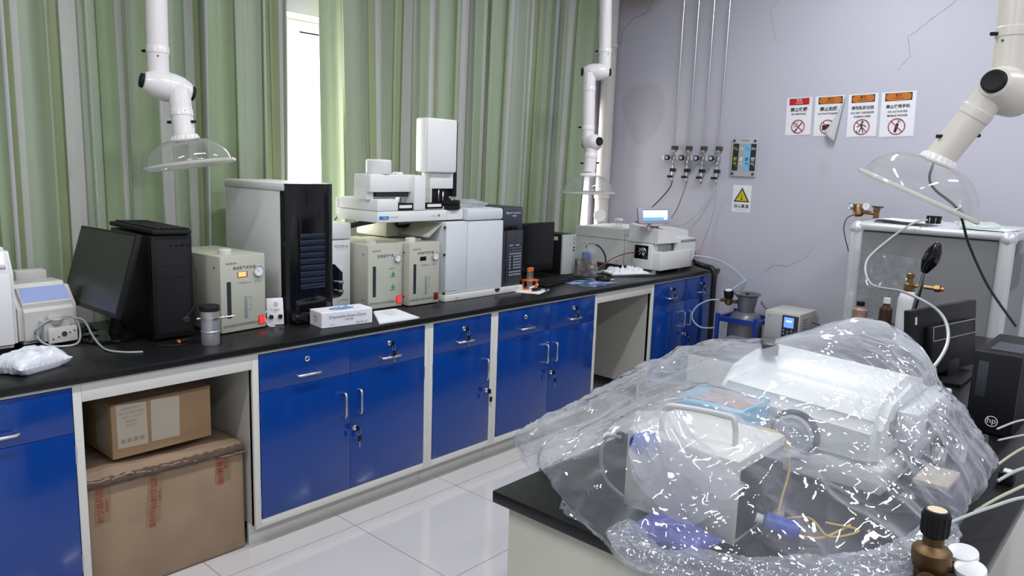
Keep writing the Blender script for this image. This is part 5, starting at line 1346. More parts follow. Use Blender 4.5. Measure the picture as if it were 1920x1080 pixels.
# ================================================================== BACK WALL: gas outlets
LBL = ['leftmost, its black tube running down', 'second from left, a thin dark tube below', 'third from the left, with no tube below it', 'rightmost, with a clear tube below it']
def gas_outlet(y, label, z0=1.755):
    t = thing('gas_valve', 'wall gas outlet on a steel pipe, ' + label, 'gas outlet', (XB - 0.03, y, 1.6))
    x = XB - 0.035
    MB().cyl((x, y, z0), (x, y, CEIL - 0.002), 0.0055, 10, cap=False).build('steel_pipe', STEEL, t)
    MB().box(x - 0.020, x + 0.032, y - 0.017, y + 0.017, z0 - 0.022, z0 + 0.008, 0.002).build('pipe_clamp', DKMETAL, t)
    b = MB(); b.cyl((x, y, z0 - 0.02), (x, y, 1.50), 0.008, 12); b.lathe([(0.008, 0), (0.019, 0.006), (0.019, 0.036), (0.008, 0.044)], (x, y, 1.652), n=16)
    b.lathe([(0.011, 0), (0.011, 0.02)], (x, y, 1.70), n=6); b.lathe([(0.010, 0), (0.010, 0.016)], (x, y, 1.615), n=6)
    b.build('valve_body', STEEL, t)
    cam2 = Vector((-1, -0.25, 0.02)).normalized()
    k = MB().lathe([(0.012, 0), (0.020, 0.004), (0.021, 0.035), (0.018, 0.040), (0, 0.041)], (x - 0.016, y + 0.042, 1.672), cam2, 22).build('pressure_knob', BLACK, t)
    MB().lathe([(0, 0.0415), (0.013, 0.0415)], (x - 0.016, y + 0.042, 1.672), cam2, 18).build('knob_disc', LGREY, k)
    MB().cyl((x, y, 1.672), (x - 0.01, y + 0.042, 1.672), 0.008, 10).build('side_arm', STEEL, t)
    gauge(t, (x - 0.01, y + 0.078, 1.674), (-1, 0.25, 0.02), 0.023)
    MB().cyl((x, y + 0.04, 1.672), (x, y + 0.078, 1.674), 0.006, 8).build('gauge_arm', STEEL, t)
    MB().box(x - 0.022, x + 0.018, y - 0.020, y + 0.018, 1.565, 1.592, 0.003).build('black_block', pm('dark_green_black', (0.012, 0.022, 0.02), 0.35), t)
    MB().lathe([(0.009, 0), (0.009, 0.05)], (x - 0.012, y + 0.038, 1.528), (0, -1, 0), 10).build('shutoff_lever', BLACK, t)
    MB().lathe([(0.007, 0), (0.007, 0.03)], (x, y, 1.478), n=6).build('hose_nut', CHROME, t)
    return t
for k, y in enumerate((0.421, 0.296, 0.170, 0.046)): gas_outlet(y, LBL[k])
x = XB - 0.035
cable('gas_tube', [(x, 0.421, 1.478), (x - 0.02, 0.44, 1.42), (x - 0.06, 0.50, 1.33), (x - 0.16, 0.56, 1.22), (x - 0.26, 0.58, 1.152)], 0.0045, RUBBER, 'black gas tube from the leftmost wall outlet down behind the touch screen', 'tube')
cable('gas_tube', [(x, 0.296, 1.478), (x - 0.01, 0.32, 1.38), (x - 0.03, 0.36, 1.25), (x - 0.09, 0.40, 1.155)], 0.0035, DKMETAL, 'thin dark gas tube from the second wall outlet down to the corner analyser', 'tube')
cable('gas_tube', [(x, 0.046, 1.478), (x - 0.01, 0.07, 1.40), (x - 0.03, 0.15, 1.27), (x - 0.06, 0.25, 1.17), (x - 0.12, 0.33, 1.155)], 0.004, TUBEW, 'clear gas tube from the rightmost wall outlet curving to the corner analyser', 'tube')
cable('gas_tube', [(x, 0.046, 1.478), (x + 0.022, 0.05, 1.36), (x + 0.025, 0.08, 1.2), (x + 0.02, 0.12, 1.06), (x + 0.01, 0.14, 0.975)], 0.003, TUBEW, 'thin pale tube hanging straight down the wall behind the red display meter', 'tube')
# plate, warning sticker, notices --------------------------------------------------
RW, UW = Vector((0, -1, 0)), Vector((0, 0, 1))     # to the right / up as seen on the back wall
def wq(mb, y0, y1, z0, z1, x=0.0, m=0):            # rectangle on the back wall, y0 > y1 (left, right)
    X = XB - x
    return mb.add([(X, y0, z0), (X, y1, z0), (X, y1, z1), (X, y0, z1)], [(0, 3, 2, 1)], m)
t = thing('gas_name_plate', 'clear wall plate with four gas name columns, black, grey, pale blue and black', 'sign', (XB, -0.145, 1.69))
MB().box(XB - 0.014, XB - 0.009, -0.247, -0.045, 1.548, 1.826, 0.001).build('acrylic_plate', pm('frosted_plate', (0.50, 0.52, 0.52), 0.15), t)
X0 = 0.016
cols = [(-0.058, -0.104, INK), (-0.104, -0.150, pm('plate_grey', (0.40, 0.41, 0.43), 0.5)), (-0.150, -0.196, LBLUE), (-0.196, -0.238, INK)]
names = [('N₂', '氮\n气', YINK), ('He', '氦\n气', WINK), ('O₂', '氧\n气', INKB), ('Air', '空\n气', WINK)]
for (y0, y1, mt), (a, b, im) in zip(cols, names):
    c = wq(MB(), y0, y1, 1.590, 1.785, 0.0150).build('gas_column', mt, t)
    tx = MB(); tx.text(a, (XB - 0.0152, (y0 + y1) / 2, 1.75), RW, UW, 0.030); 
    tx.text(b.split('\n')[0], (XB - 0.0152, (y0 + y1) / 2, 1.672), RW, UW, 0.032, bold=0.015); tx.text('气', (XB - 0.0152, (y0 + y1) / 2, 1.634), RW, UW, 0.032)
    tx.build('gas_name', im, c)
tx = MB(); tx.text('气体名称', (XB - 0.0152, -0.145, 1.806), RW, UW, 0.017); tx.build('heading', INKG, t)
for y in (-0.065, -0.225):
    for z in (1.806, 1.568): MB().lathe([(0, 0.014), (0.009, 0.012), (0.011, 0)], (XB - 0.008, y, z), (-1, 0, 0), 16).build('standoff_bolt', DKMETAL, t)
t = thing('warning_sticker', 'white wall sticker with a yellow triangle, below the gas name plate', 'sign', (XB, -0.15, 1.39))
wq(MB(), -0.078, -0.222, 1.288, 1.486, 0.0012).build('sheet', PAPER, t)
tri = lambda s, zc, x: [(XB - x, -0.150 + s, zc), (XB - x, -0.150 - s, zc), (XB - x, -0.150, zc + s * 1.72)]
a = MB().add(tri(0.062, 1.362, 0.0018), [(0, 2, 1)]).build('triangle_border', INK, t)
MB().add(tri(0.046, 1.371, 0.0023), [(0, 2, 1)]).build('triangle', YELLOW, a)
mb = MB(); X = XB - 0.0028
mb.box(X, X + .0003, -0.152, -0.148, 1.388, 1.42); mb.box(X, X + .0003, -0.156, -0.144, 1.378, 1.389)
for k in range(3): mb.box(X, X + .0003, -0.144, -0.139, 1.393 + k * 0.008, 1.395 + k * 0.008)
mb.build('thermometer_symbol', INK, a)
mb = MB(); mb.text('当心高温', (XB - 0.0014, -0.150, 1.330), RW, UW, 0.030, bold=0.022); mb.text('Warning hot surface', (XB - 0.0014, -0.150, 1.305), RW, UW, 0.010); mb.build('lettering', INK, t)

def ring(mb, y, z, R, w, x, m):
    n = 40; vs = []
    for k in range(n):
        a = 2 * PI * k / n
        vs += [(XB - x, y - R * math.cos(a), z + R * math.sin(a)), (XB - x, y - (R - w) * math.cos(a), z + (R - w) * math.sin(a))]
    mb.add(vs, [(2 * k, 2 * k + 1, (2 * k + 3) % (2 * n), (2 * k + 2) % (2 * n)) for k in range(n)], m)
def bar(mb, y, z, dy, dz, L, w, x, m):
    d = Vector((0, dy, dz)).normalized(); s = Vector((0, -d.z, d.y)) * w / 2; c = Vector((XB - x, y, z))
    mb.add([c - d * L + s, c - d * L - s, c + d * L - s, c + d * L + s], [(0, 1, 2, 3)], m)
LAM = pm('laminate_edge', (0.62, 0.62, 0.66), 0.12, coat=0.8)
def notice(yl, yr, zb, zt, tilt, head, hm, hd, title, eng, sym, label, peel=False):
    yc, zc = (yl + yr) / 2, (zb + zt) / 2
    t = thing('safety_notice', label, 'notice', (XB, yc, zc), 'laminated prohibition notices in a row on the wall')
    T = Matrix.Translation((0, yc, zc)) @ Matrix.Rotation(tilt, 4, 'X') @ Matrix.Translation((0, -yc, -zc))
    w = yl - yr; h = zt - zb; pe = 0.0
    def sheet(x, ins, mat, name, par):
        mb = MB(T)
        def f(u, v):
            yy = yl - ins - (w - 2 * ins) * u; zz = zb + ins + (h - 2 * ins) * v
            X = XB - x - 0.0015 * abs(noise.noise(Vector((yy * 9, zz * 9, 3))))
            return (X, yy, zz)
        if not peel:
            mb.grid(f, 10, 12)
        else:   # lower right corner peeled off: leave out a triangle
            N = 24
            vs = []; fs = []
            for j in range(N + 1):
                for i in range(N + 1): vs.append(f(i / N, j / N))
            for j in range(N):
                for i in range(N):
                    u, v = (i + .5) / N, (j + .5) / N
                    if u - 0.50 > v * 0.48: continue
                    a = j * (N + 1) + i; fs.append((a, a + N + 1, a + N + 2, a + 1))
            mb.add(vs, fs, 0, True)
        return mb.build(name, mat, par)
    lam = sheet(0.0010, 0.0, LAM, 'laminate', t); pp = sheet(0.0030, 0.006, PAPER, 'sheet', t)
    X = 0.0052
    lim = yl - w * 0.98
    mb = MB(T)
    hl, hr = yl - w * 0.13, yr + w * 0.13
    hb, ht = zt - h * 0.21, zt - h * 0.045
    wq(mb, hl, hr, hb, ht, X, 0)
    hd_m = [INK if hm is ORANGE else RED, hm]
    c = Vector((XB - X - 0.0003, (hl + hr) / 2, (hb + ht) / 2))
    mb.add([c + Vector((0, (hl - hr) * 0.46 * math.copysign(abs(math.cos(a)) ** 0.45, math.cos(a)), (ht - hb) * 0.46 * math.copysign(abs(math.sin(a)) ** 0.45, math.sin(a)))) for a in np.linspace(0, 2 * PI, 32, endpoint=False)], [list(range(32))], 1)
    hp = mb.build('header_band', hd_m, pp)
    tx = MB(T); tx.text(head, c + Vector((-0.0004, 0, 0.008)), RW, UW, 0.020); tx.text(hd, c + Vector((-0.0004, 0, -0.010)), RW, UW, 0.013)
    tx.build('header_lettering', WINK if hm is RED else INK, hp)
    tx = MB(T)
    sz = {4: 0.029, 6: 0.0235}[len(title)]
    tx.text(title, (XB - X, (yl + yr) / 2 + (0.008 if peel else 0), zt - h * 0.335), RW, UW, sz, bold=0.022)
    for k, s in enumerate(eng):
        tx.text(s, (XB - X, (yl + yr) / 2 + (0.008 if peel else 0), zt - h * (0.445 + 0.085 * k)), RW, UW, 0.0165, sx=0.98, bold=0.018)
    if peel:
        keep = [i for i, f_ in enumerate(tx.f) if True]
        tinv = T.inverted()
        nf = []; 
        for f_ in tx.f:
            q = tinv @ tx.v[f_[0]]
            u = (yl - q.y) / w; v = (q.z - zb) / h
            if u - 0.47 > v * 0.48: continue
            nf.append(f_)
        tx.f = nf; tx.mi = [0] * len(nf); tx.sm = [False] * len(nf)
    tx.build('lettering', INK, pp)
    cy, cz, R = (yl + yr) / 2 + (0.010 if peel else 0.0), zb + h * 0.235, h * 0.178
    sy = MB(T)
    if sym == 'smoke':
        bar(sy, cy - 0.006, cz, -0.8, 1, R * 0.72, 0.007, X, 0); bar(sy, cy + 0.016, cz - 0.026, -0.8, 1, 0.010, 0.010, X + .0002, 0)
        for k in range(2): ring(sy, cy + 0.016, cz + 0.012 + k * 0.004, 0.012 + k * 0.006, 0.0015, X, 0)
    elif sym == 'camera':
        wq(sy, cy + 0.034, cy + 0.010, cz - 0.020, cz + 0.014, X, 0); wq(sy, cy + 0.010, cy - 0.012, cz - 0.012, cz + 0.018, X, 0); ring(sy, cy - 0.008, cz, 0.014, 0.005, X, 0)
    elif sym == 'litter':
        ring(sy, cy - 0.004, cz + 0.032, 0.007, 0.007, X, 0); bar(sy, cy, cz + 0.006, 0.15, 1, 0.018, 0.014, X, 0); bar(sy, cy + 0.010, cz - 0.022, 0.45, -1, 0.016, 0.006, X, 0); bar(sy, cy - 0.008, cz - 0.022, -0.1, -1, 0.016, 0.006, X, 0)
        bar(sy, cy + 0.018, cz + 0.006, 1, -0.5, 0.012, 0.005, X, 0); bar(sy, cy - 0.018, cz + 0.008, -1, -0.8, 0.012, 0.005, X, 0); bar(sy, cy + 0.028, cz - 0.03, 0, 1, 0.008, 0.006, X, 0)
    else:
        bar(sy, cy + 0.002, cz - 0.008, -0.25, 1, 0.028, 0.017, X, 0); bar(sy, cy - 0.008, cz + 0.026, -0.25, 1, 0.012, 0.004, X, 0)
        for k in range(2): ring(sy, cy - 0.014, cz + 0.038, 0.006 + k * 0.006, 0.0014, X, 0)
    if peel:
        tinv = T.inverted(); nf = []
        for f_ in sy.f:
            q = tinv @ sy.v[f_[0]]
            if (yl - q.y) / w - 0.47 > (q.z - zb) / h * 0.48: continue
            nf.append(f_)
        sy.f = nf; sy.mi = [0] * len(nf); sy.sm = [False] * len(nf)
    s1 = sy.build('black_symbol', INK, pp)
    rr = MB(T); ring(rr, cy, cz, R, 0.0065, X + 0.0004, 0); bar(rr, cy, cz, -1, -1, R * 0.93, 0.0055, X + 0.0005, 0)
    if peel:
        tinv = T.inverted(); nf = []
        for f_ in rr.f:
            q = tinv @ rr.v[f_[0]]
            if len(f_) == 4 and (yl - q.y) / w - 0.47 > (q.z - zb) / h * 0.48: continue
            nf.append(f_)
        rr.f = nf; rr.mi = [0] * len(nf); rr.sm = [False] * len(nf)
    rr.build('prohibition_ring', pm('ring_red', (0.42, 0.03, 0.04), 0.5), pp)
    if peel:   # the loose corner curling forward and down off the wall
        mb = MB(T)
        def pf(u, v):
            # the loose corner hangs from the fold line and rolls forward
            A = Vector((0, yl - w * 0.97, zt - 0.006)); B = Vector((0, yl - w * 0.42, zb + 0.030)); C = Vector((0, yl - w * 0.74, zb - 0.040))
            p = B.lerp(A, v).lerp(C.lerp(A, v), u)
            p.y -= 0.016 * math.sin(PI * v) * (1 - u)
            return Vector((XB - 0.006 - (0.010 + 0.038 * math.sin(PI * (0.15 + 0.75 * u))) * (1 - v) ** 0.8, p.y, p.z))
        mb.grid(pf, 10, 16); o = mb.build('peeled_corner', pm('paper_back', (0.55, 0.57, 0.55), 0.4), t)
        s = o.modifiers.new('s', 'SOLIDIFY'); s.thickness = 0.0006
    return t
notice(-0.425, -0.612, 1.842, 2.108, -0.03, '危险', RED, 'DANGER', '禁止吸烟', ['NO SMOKING'], 'smoke', 'white laminated notice with a red header, leftmost in the row on the wall')
notice(-0.622, -0.836, 1.836, 2.112, -0.03, '警告', ORANGE, 'WARNING', '禁止拍照', ['NO PHOTOGRAPH'], 'camera', 'laminated notice with an orange header and its right corner peeling off the wall', peel=True)
notice(-0.842, -1.038, 1.832, 2.118, -0.04, '警告', ORANGE, 'WARNING', '请勿乱扔垃圾', ['NO DNT DISORDER', 'RUBBISH HERE'], 'litter', 'laminated notice with an orange header and a walking figure symbol, right of the peeling one')
notice(-1.046, -1.262, 1.832, 2.124, -0.035, '警告', ORANGE, 'WARNING', '禁止使用手机', ['NO ACTIVATED', 'MOBILE PHONES'], 'phone', 'laminated notice with an orange header and a telephone symbol, rightmost in the row')

# ================================================================== TANK, CONTROLLER BY THE BACK WALL
t = thing('gas_cylinder_stand', 'blue steel stand holding a small grey gas tank by the back wall', 'stand', (3.06, -0.40, 0))
cx, cy = 3.07, -0.40
mb = MB(); R = 0.165
L = [(-0.14, 0.14), (-0.14, -0.14), (0.14, -0.14), (0.14, 0.14)]
for (a, b) in L: MB().box(cx + a - 0.012, cx + a + 0.012, cy + b - 0.012, cy + b + 0.012, 0, 0.60, 0.002).build('leg', BLUEM, t)
for z in (0.565, 0.12):
    for i in range(4):
        (a, b), (c, d) = L[i], L[(i + 1) % 4]
        MB().box(cx + min(a, c) - (0.012 if a == c else -0.012), cx + max(a, c) + (0.012 if a == c else -0.012), cy + min(b, d) - (0.012 if b == d else -0.012), cy + max(b, d) + (0.012 if b == d else -0.012), z - 0.016, z + 0.016, 0.002).build('rail', BLUEM, t)
MB().box(cx - 0.13, cx + 0.13, cy - 0.13, cy + 0.13, 0.028, 0.04).build('foot_plate', BLUEM, t)
t = thing('gas_tank', 'small dark grey gas tank with a flared collar standing inside the blue stand', 'gas tank', (cx, cy, 0.041))
MB().lathe([(0, 0), (0.105, 0.0), (0.118, 0.012), (0.118, 0.42), (0.116, 0.50), (0.10, 0.545), (0.075, 0.568), (0.06, 0.575)], (cx, cy, 0.041), n=40).build('body', TANK, t)
c_ = MB().lathe([(0.055, 0), (0.056, 0.02), (0.075, 0.115), (0.092, 0.125), (0.094, 0.131), (0.088, 0.134), (0.070, 0.120), (0.050, 0.02)], (cx, cy, 0.612), n=36)
c_.build('collar', TANK, t)
MB().lathe([(0.02, 0), (0.02, 0.10), (0.010, 0.11), (0.010, 0.13)], (cx, cy, 0.62), n=14).build('valve', DKMETAL, t)
MB().box(cx - 0.03, cx + 0.03, cy - 0.008, cy + 0.008, 0.745, 0.757, 0.003).build('valve_handle', TANK, t)
MB().box(cx - 0.122, cx - 0.115, cy - 0.03, cy + 0.03, 0.38, 0.45).build('paper_label', PAPER, t)
t = thing('pressure_regulator', 'brass regulator with a black capped gauge on the grey gas tank', 'regulator', (3.05, -0.28, 0.68))
B_ = Vector((3.05, -0.275, 0.675))
mb = MB(); mb.lathe([(0.012, -0.03), (0.026, -0.02), (0.028, 0.012), (0.016, 0.03)], B_, n=20); mb.cyl(B_, B_ + Vector((0.0, -0.09, 0.0)), 0.011, 12); mb.cyl(B_ + Vector((0, 0, 0)), B_ + Vector((-0.0, 0.065, 0.0)), 0.009, 10); mb.lathe([(0.014, 0), (0.014, 0.02)], B_ + Vector((0, 0.04, 0)), (0, 1, 0), 6)
mb.build('body', BRASS, t)
k = MB().lathe([(0.016, 0), (0.033, 0.006), (0.034, 0.055), (0.030, 0.06), (0, 0.06)], B_ + Vector((0, 0, 0.022)), (-0.25, 0.0, 1), 24).build('black_cap', BLACK, t)
MB().lathe([(0, 0.0605), (0.026, 0.0605)], B_ + Vector((0, 0, 0.022)), (-0.25, 0.0, 1), 24).build('white_disc', WPL, k)
gauge(t, B_ + Vector((-0.02, -0.07, 0.045)), (-1, 0.3, 0.3), 0.028)
cable('pale_tube', [(3.345, -0.25, 0.79), (3.25, -0.20, 0.73), (3.10, -0.225, 0.70), (3.05, -0.218, 0.678)], 0.0055, TUBEB, 'pale blue tube end joining the brass regulator on the grey tank', 'tube')
cable('pale_tube', [(3.04, -0.21, 0.675), (3.02, -0.13, 0.66), (3.0, -0.05, 0.60), (2.99, -0.03, 0.52), (3.03, -0.08, 0.455), (3.12, -0.16, 0.45)], 0.0055, TUBEB, 'pale blue tube looping left from the brass regulator beside the blue stand', 'tube')
ch = MB()
P = spline([(cx + 0.01, cy - 0.10, 0.70), (3.10, -0.52, 0.66), (3.13, -0.58, 0.62), (3.2, -0.64, 0.60)], 5)
for i in range(len(P) - 1):
    d = (P[i + 1] - P[i]).normalized(); x_, y_, z_ = frame_from(d); s = x_ if i % 2 else y_; c = (P[i] + P[i + 1]) / 2; l = (P[i + 1] - P[i]).length * 0.62
    ch.tube([c + d * l * math.cos(a) + s * 0.006 * math.sin(a) for a in np.linspace(0, 2 * PI, 13)], 0.0018, 5, cap=False)
ch.build('chain', DKMETAL, None, 'thin metal chain hanging from the grey gas tank to the wall', 'chain', origin=P[0])
t = thing('low_stand', 'low pale stand under the white controller by the back wall', 'stand', (3.14, -0.68, 0))
MB().box(2.96, 3.33, -0.90, -0.545, 0.425, 0.445, 0.002).build('top_board', pm('dark_red_board', (0.10, 0.045, 0.04), 0.5), t)
for (a, b) in ((2.98, -0.88), (2.98, -0.57), (3.31, -0.88), (3.31, -0.57)): MB().box(a - 0.012, a + 0.012, b - 0.012, b + 0.012, 0, 0.424, 0.002).build('leg', DKMETAL, t)
t = thing('vacuum_controller', 'white box with a glowing blue display on the low stand by the back wall', 'controller', (3.15, -0.68, 0.447))
x0 = 3.02; ya, yb = -0.560, -0.800; z0, z1 = 0.462, 0.660
MB().box(x0 + 0.004, x0 + 0.30, yb, ya, z0, z1, 0.005).build('case', IVORY, t)
mb = MB(); mb.box(x0, x0 + 0.006, yb + 0.115, ya - 0.008, z0 + 0.012, z1 - 0.018, 0.001); mb.build('grey_front_panel', LGREY, t)
pn = MB().box(x0 - 0.001, x0 + 0.006, yb + 0.008, yb + 0.117, z0 + 0.010, z1 - 0.016, 0.001).build('control_panel', DGREY, t)
MB().box(x0 - 0.002, x0, yb + 0.038, yb + 0.104, z1 - 0.098, z1 - 0.028, 0.0005).build('blue_display', LCDB, pn)
mb = MB()
for k in range(4):
    for r in range(2): mb.lathe([(0, 0.003), (0.0065, 0.002), (0.007, 0)], (x0 - 0.001, yb + 0.103 - k * 0.027, z1 - 0.118 - r * 0.022 - (0.008 if k % 2 else 0)), (-1, 0, 0), 12)
mb.build('buttons', STEEL, pn)
mb = MB(); mb.text('8888', (x0 - 0.0022, yb + 0.07, z1 - 0.055), RW, UW, 0.02); mb.build('display_digits', LCDW, pn)
mb = MB(); mb.text('OIL', (x0 - 0.0002, ya - 0.03, z1 - 0.038), RW, UW, 0.014); mb.build('lettering', pm('dull_red_ink', (0.3, 0.08, 0.08), 0.5), t)
mb = MB()
for k in range(7): mb.box(x0 + 0.05, x0 + 0.13, yb - 0.0008, yb + 0.001, z0 + 0.03 + k * 0.020, z0 + 0.036 + k * 0.020)
mb.build('side_vents', GREY, t)
for fx in (x0 + 0.03, x0 + 0.26):
    for fy in (ya - 0.03, yb + 0.03): MB().lathe([(0.010, 0), (0.010, 0.018)], (fx, fy, 0.4455), n=10).build('foot', RUBBER, t)
cable('violet_lead', [(3.25, -0.80, 0.58), (3.26, -0.86, 0.56), (3.25, -0.90, 0.48), (3.26, -0.92, 0.3)], 0.005, pm('violet_black', (0.03, 0.02, 0.08), 0.4), 'dark violet lead leaving the right side of the white controller')

# ================================================================== GREY SIDED CABINET
t = thing('workstation_cabinet', 'large floor standing cabinet with grey side panels and rounded aluminium frame', 'cabinet', (2.66, -1.66, 0))
x0, x1, ya, yb, zt = 2.30, 3.02, -1.290, -2.035, 1.338
r_ = 0.032
fm = MB()
def post(x, y): return MB().box(x - r_, x + r_, y - r_, y + r_, 0, zt - 0.004, 0.020, seg=4).build('corner_post', ALU, t)
for x in (x0 + r_ - 0.004, x1 - r_):
    for y in (ya - r_, yb + r_): post(x, y)
for y in (ya - r_, yb + r_): MB().box(x0 + r_ * 2, x1 - r_ * 2, y - r_, y + r_, zt - 2 * r_ + 0.02, zt, 0.012, seg=4).build('top_rail', ALU, t)
for x in (x0 + r_ - 0.004, x1 - r_): MB().box(x - r_, x + r_, yb + r_ * 1.2, ya - r_ * 1.2, zt - 2 * r_ + 0.025, zt, 0.016, seg=4).build('top_rail', ALU, t)
for x, y in ((x0 + r_ - 0.004, yb + r_), (x0 + r_ - 0.004, ya - r_)): MB().ball((x, y, zt - r_), r_ * 1.25, 20).build('corner_ball', ALU, t)
MB().box(x0 + 0.02, x0 + 0.03, yb + 0.05, ya - 0.03, 0.05, zt - 0.04).build('grey_side_panel', GPANEL, t)
mb = MB(); mb.box(x0 + 0.017, x0 + 0.0205, ya - 0.036, ya - 0.032, 0.05, zt - 0.042); mb.box(x0 + 0.017, x0 + 0.0205, yb + 0.060, yb + 0.064, 0.05, zt - 0.042); mb.box(x0 + 0.017, x0 + 0.0205, yb + 0.06, ya - 0.033, zt - 0.044, zt - 0.040)
mb.build('panel_gasket', BLACK, t)
MB().box(x0 + 0.05, x1 - 0.05, yb + 0.05, ya - 0.05, zt - 0.03, zt - 0.004).build('top_board', pm('pale_lavender_top', (0.62, 0.62, 0.68), 0.4), t)
MB().box(x0 + 0.06, x1 - 0.06, yb + 0.02, yb + 0.03, 0.05, zt - 0.04).build('grey_end_panel', GPANEL, t)
gr = MB()
for k in range(26): gr.box(x0 + 0.10, x0 + 0.40, yb + 0.012, yb + 0.020, 1.05 + k * 0.006, 1.053 + k * 0.006)
gr.build('vent_grille', GREY, t)
MB().box(x0 + 0.10, x0 + 0.50, yb + 0.010, yb + 0.020, 1.22, 1.30, 0.002).build('end_window', BLACKG, t)
MB().box(x1 - 0.03, x1 - 0.02, yb + 0.05, ya - 0.05, 0.05, zt - 0.04).build('rear_panel', GPANEL, t)
z = zt + 0.001
papers('paper_stack', [(2.50, -1.34, z), (2.40, -1.62, z), (2.62, -1.66, z), (2.72, -1.38, z)], 5, 'loose white papers lying on top of the grey sided cabinet, left of the black clip', 'paper', seed=11, curl=0.012, step=0.003)
papers('paper_sheet', [(2.42, -1.78, z), (2.38, -1.98, z), (2.58, -2.02, z), (2.66, -1.80, z)], 2, 'pale blue white sheet lying on the right end of the grey sided cabinet', 'paper', seed=14, curl=0.003)
t = thing('binder_clip', 'black binder clip standing on the papers on the grey sided cabinet', 'clip', (2.40, -1.60, zt + 0.03))
c = Vector((2.375, -1.665, zt + 0.026))
mb = MB(); mb.prism([c + Vector((-0.012, 0.034, -0.008)), c + Vector((-0.012, 0.030, 0.030)), c + Vector((0.012, 0.030, 0.030)), c + Vector((0.012, 0.034, -0.008))], (0, -0.066, 0)); mb.build('body', BLACK, t)
for s in (-1, 1): MB().tube([c + Vector((s * 0.013, 0.014, 0.022)), c + Vector((s * 0.022, 0.013, -0.022)), c + Vector((s * 0.022, -0.013, -0.022)), c + Vector((s * 0.013, -0.014, 0.022))], 0.0014, 6).build('wire_lever', STEEL, t)
cb = pillow('crumpled_packet', (2.50, -1.84, zt + 0.003), 0.10, 0.075, 0.03, -1.2, clear_film('greenish_film', (0.75, 0.85, 0.78), milk=0.55, gloss_rough=0.15, edge=0.85, crinkle=0.6, cscale=50), 'crumpled pale green plastic packet on top of the grey sided cabinet', 'packet', 21)

# gas cylinder behind the cabinet with brass regulator
t = thing('gas_cylinder', 'tall gas cylinder behind the grey sided cabinet, only its brass regulator showing above', 'gas cylinder', (3.21, -1.10, 0))
MB().lathe([(0, 0), (0.105, 0), (0.11, 0.01), (0.11, 1.10), (0.09, 1.18), (0.05, 1.23), (0.03, 1.245), (0.03, 1.30)], (3.22, -1.12, 0), n=32).build('body', TANK, t)
rg_ = thing('pressure_regulator', 'brass regulator with a round gauge sticking up behind the grey sided cabinet', 'regulator', (3.20, -1.06, 1.36))
mb = MB(); mb.lathe([(0.02, 0), (0.032, 0.01), (0.034, 0.055), (0.024, 0.075), (0.012, 0.08)], (3.19, -1.045, 1.325), (0.1, 0.15, 1), 18)
mb.cyl((3.19, -1.045, 1.355), (3.19, -1.145, 1.350), 0.012, 12); mb.lathe([(0.018, -0.02), (0.018, 0.03), (0.022, 0.032), (0.022, 0.05)], (3.19, -1.150, 1.335), n=6)
mb.build('body', BRASS, rg_)
mb = MB(); mb.cyl((3.19, -1.035, 1.395), (3.17, -0.985, 1.405), 0.005, 8); mb.cyl((3.19, -1.135, 1.392), (3.19, -1.185, 1.392), 0.006, 8); mb.box(3.185, 3.195, -1.19, -1.12, 1.388, 1.398, 0.002); mb.build('tommy_bar', DKMETAL, rg_)
gauge(rg_, (3.165, -1.095, 1.393), (-1, -0.1, 0.1), 0.026)
gauge(rg_, (3.165, -1.00, 1.385), (-1, 0.9, 0.1), 0.022)
cable('gas_lead', [(3.19, -1.02, 1.335), (3.20, -0.975, 1.31), (3.21, -0.955, 1.25), (3.22, -0.97, 1.17), (3.26, -1.0, 1.05)], 0.003, RUBBER, 'thin black lead looping down from the brass regulator behind the grey sided cabinet')

# ================================================================== THE ISLAND
IX0, IX1, IY0, IY1 = -0.72, 2.20, -2.44, -1.55
t = thing('island_bench', 'island bench with a black top and pale end panel, in the foreground', 'bench', (0.6, -2.0, 0))
MB().box(IX0, IX1, IY0, IY1, 0.822, 0.85, 0.003).build('bench_top', TOPM, t)
MB().box(IX0 + 0.028, IX0 + 0.048, IY0 + 0.04, IY1 - 0.028, 0.0, 0.8215, 0.001).build('end_panel', pm('pale_greenish_enamel', (0.60, 0.60, 0.50), 0.45), t)
MB().box(IX1 - 0.05, IX1 - 0.03, IY0 + 0.04, IY1 - 0.04, 0.0, 0.8215, 0.001).build('end_panel', FRAME, t)
for k in range(3):
    xa = IX0 + 0.05 + k * 0.95; xb = min(xa + 0.945, IX1 - 0.052)
    MB().box(xa, xb, IY1 - 0.055, IY1 - 0.035, 0.10, 0.815, 0.0015).build('face_panel', FRAME, t)
    for j in range(2):
        w_ = (xb - xa) / 2
        d = MB().box(xa + 0.02 + j * w_, xa + w_ - 0.02 + j * w_, IY1 - 0.035, IY1 - 0.020, 0.13, 0.80, 0.0012).build('door', BLUE, t)
        hx = xa + w_ + (-0.06 if j == 0 else 0.06)
        MB().tube([(hx, IY1 - 0.020, 0.47), (hx, IY1 + 0.006, 0.475), (hx, IY1 + 0.006, 0.575), (hx, IY1 - 0.020, 0.58)], 0.005, 8).build('handle', STEEL, d)
MB().box(IX0 + 0.05, IX1 - 0.052, IY0 + 0.06, IY0 + 0.08, 0.0, 0.815).build('back_panel', FRAME, t)
MB().box(IX0 + 0.05, IX1 - 0.052, IY1 - 0.09, IY1 - 0.075, 0.0, 0.099).build('plinth', FRAME, t)
ZI = 0.8505
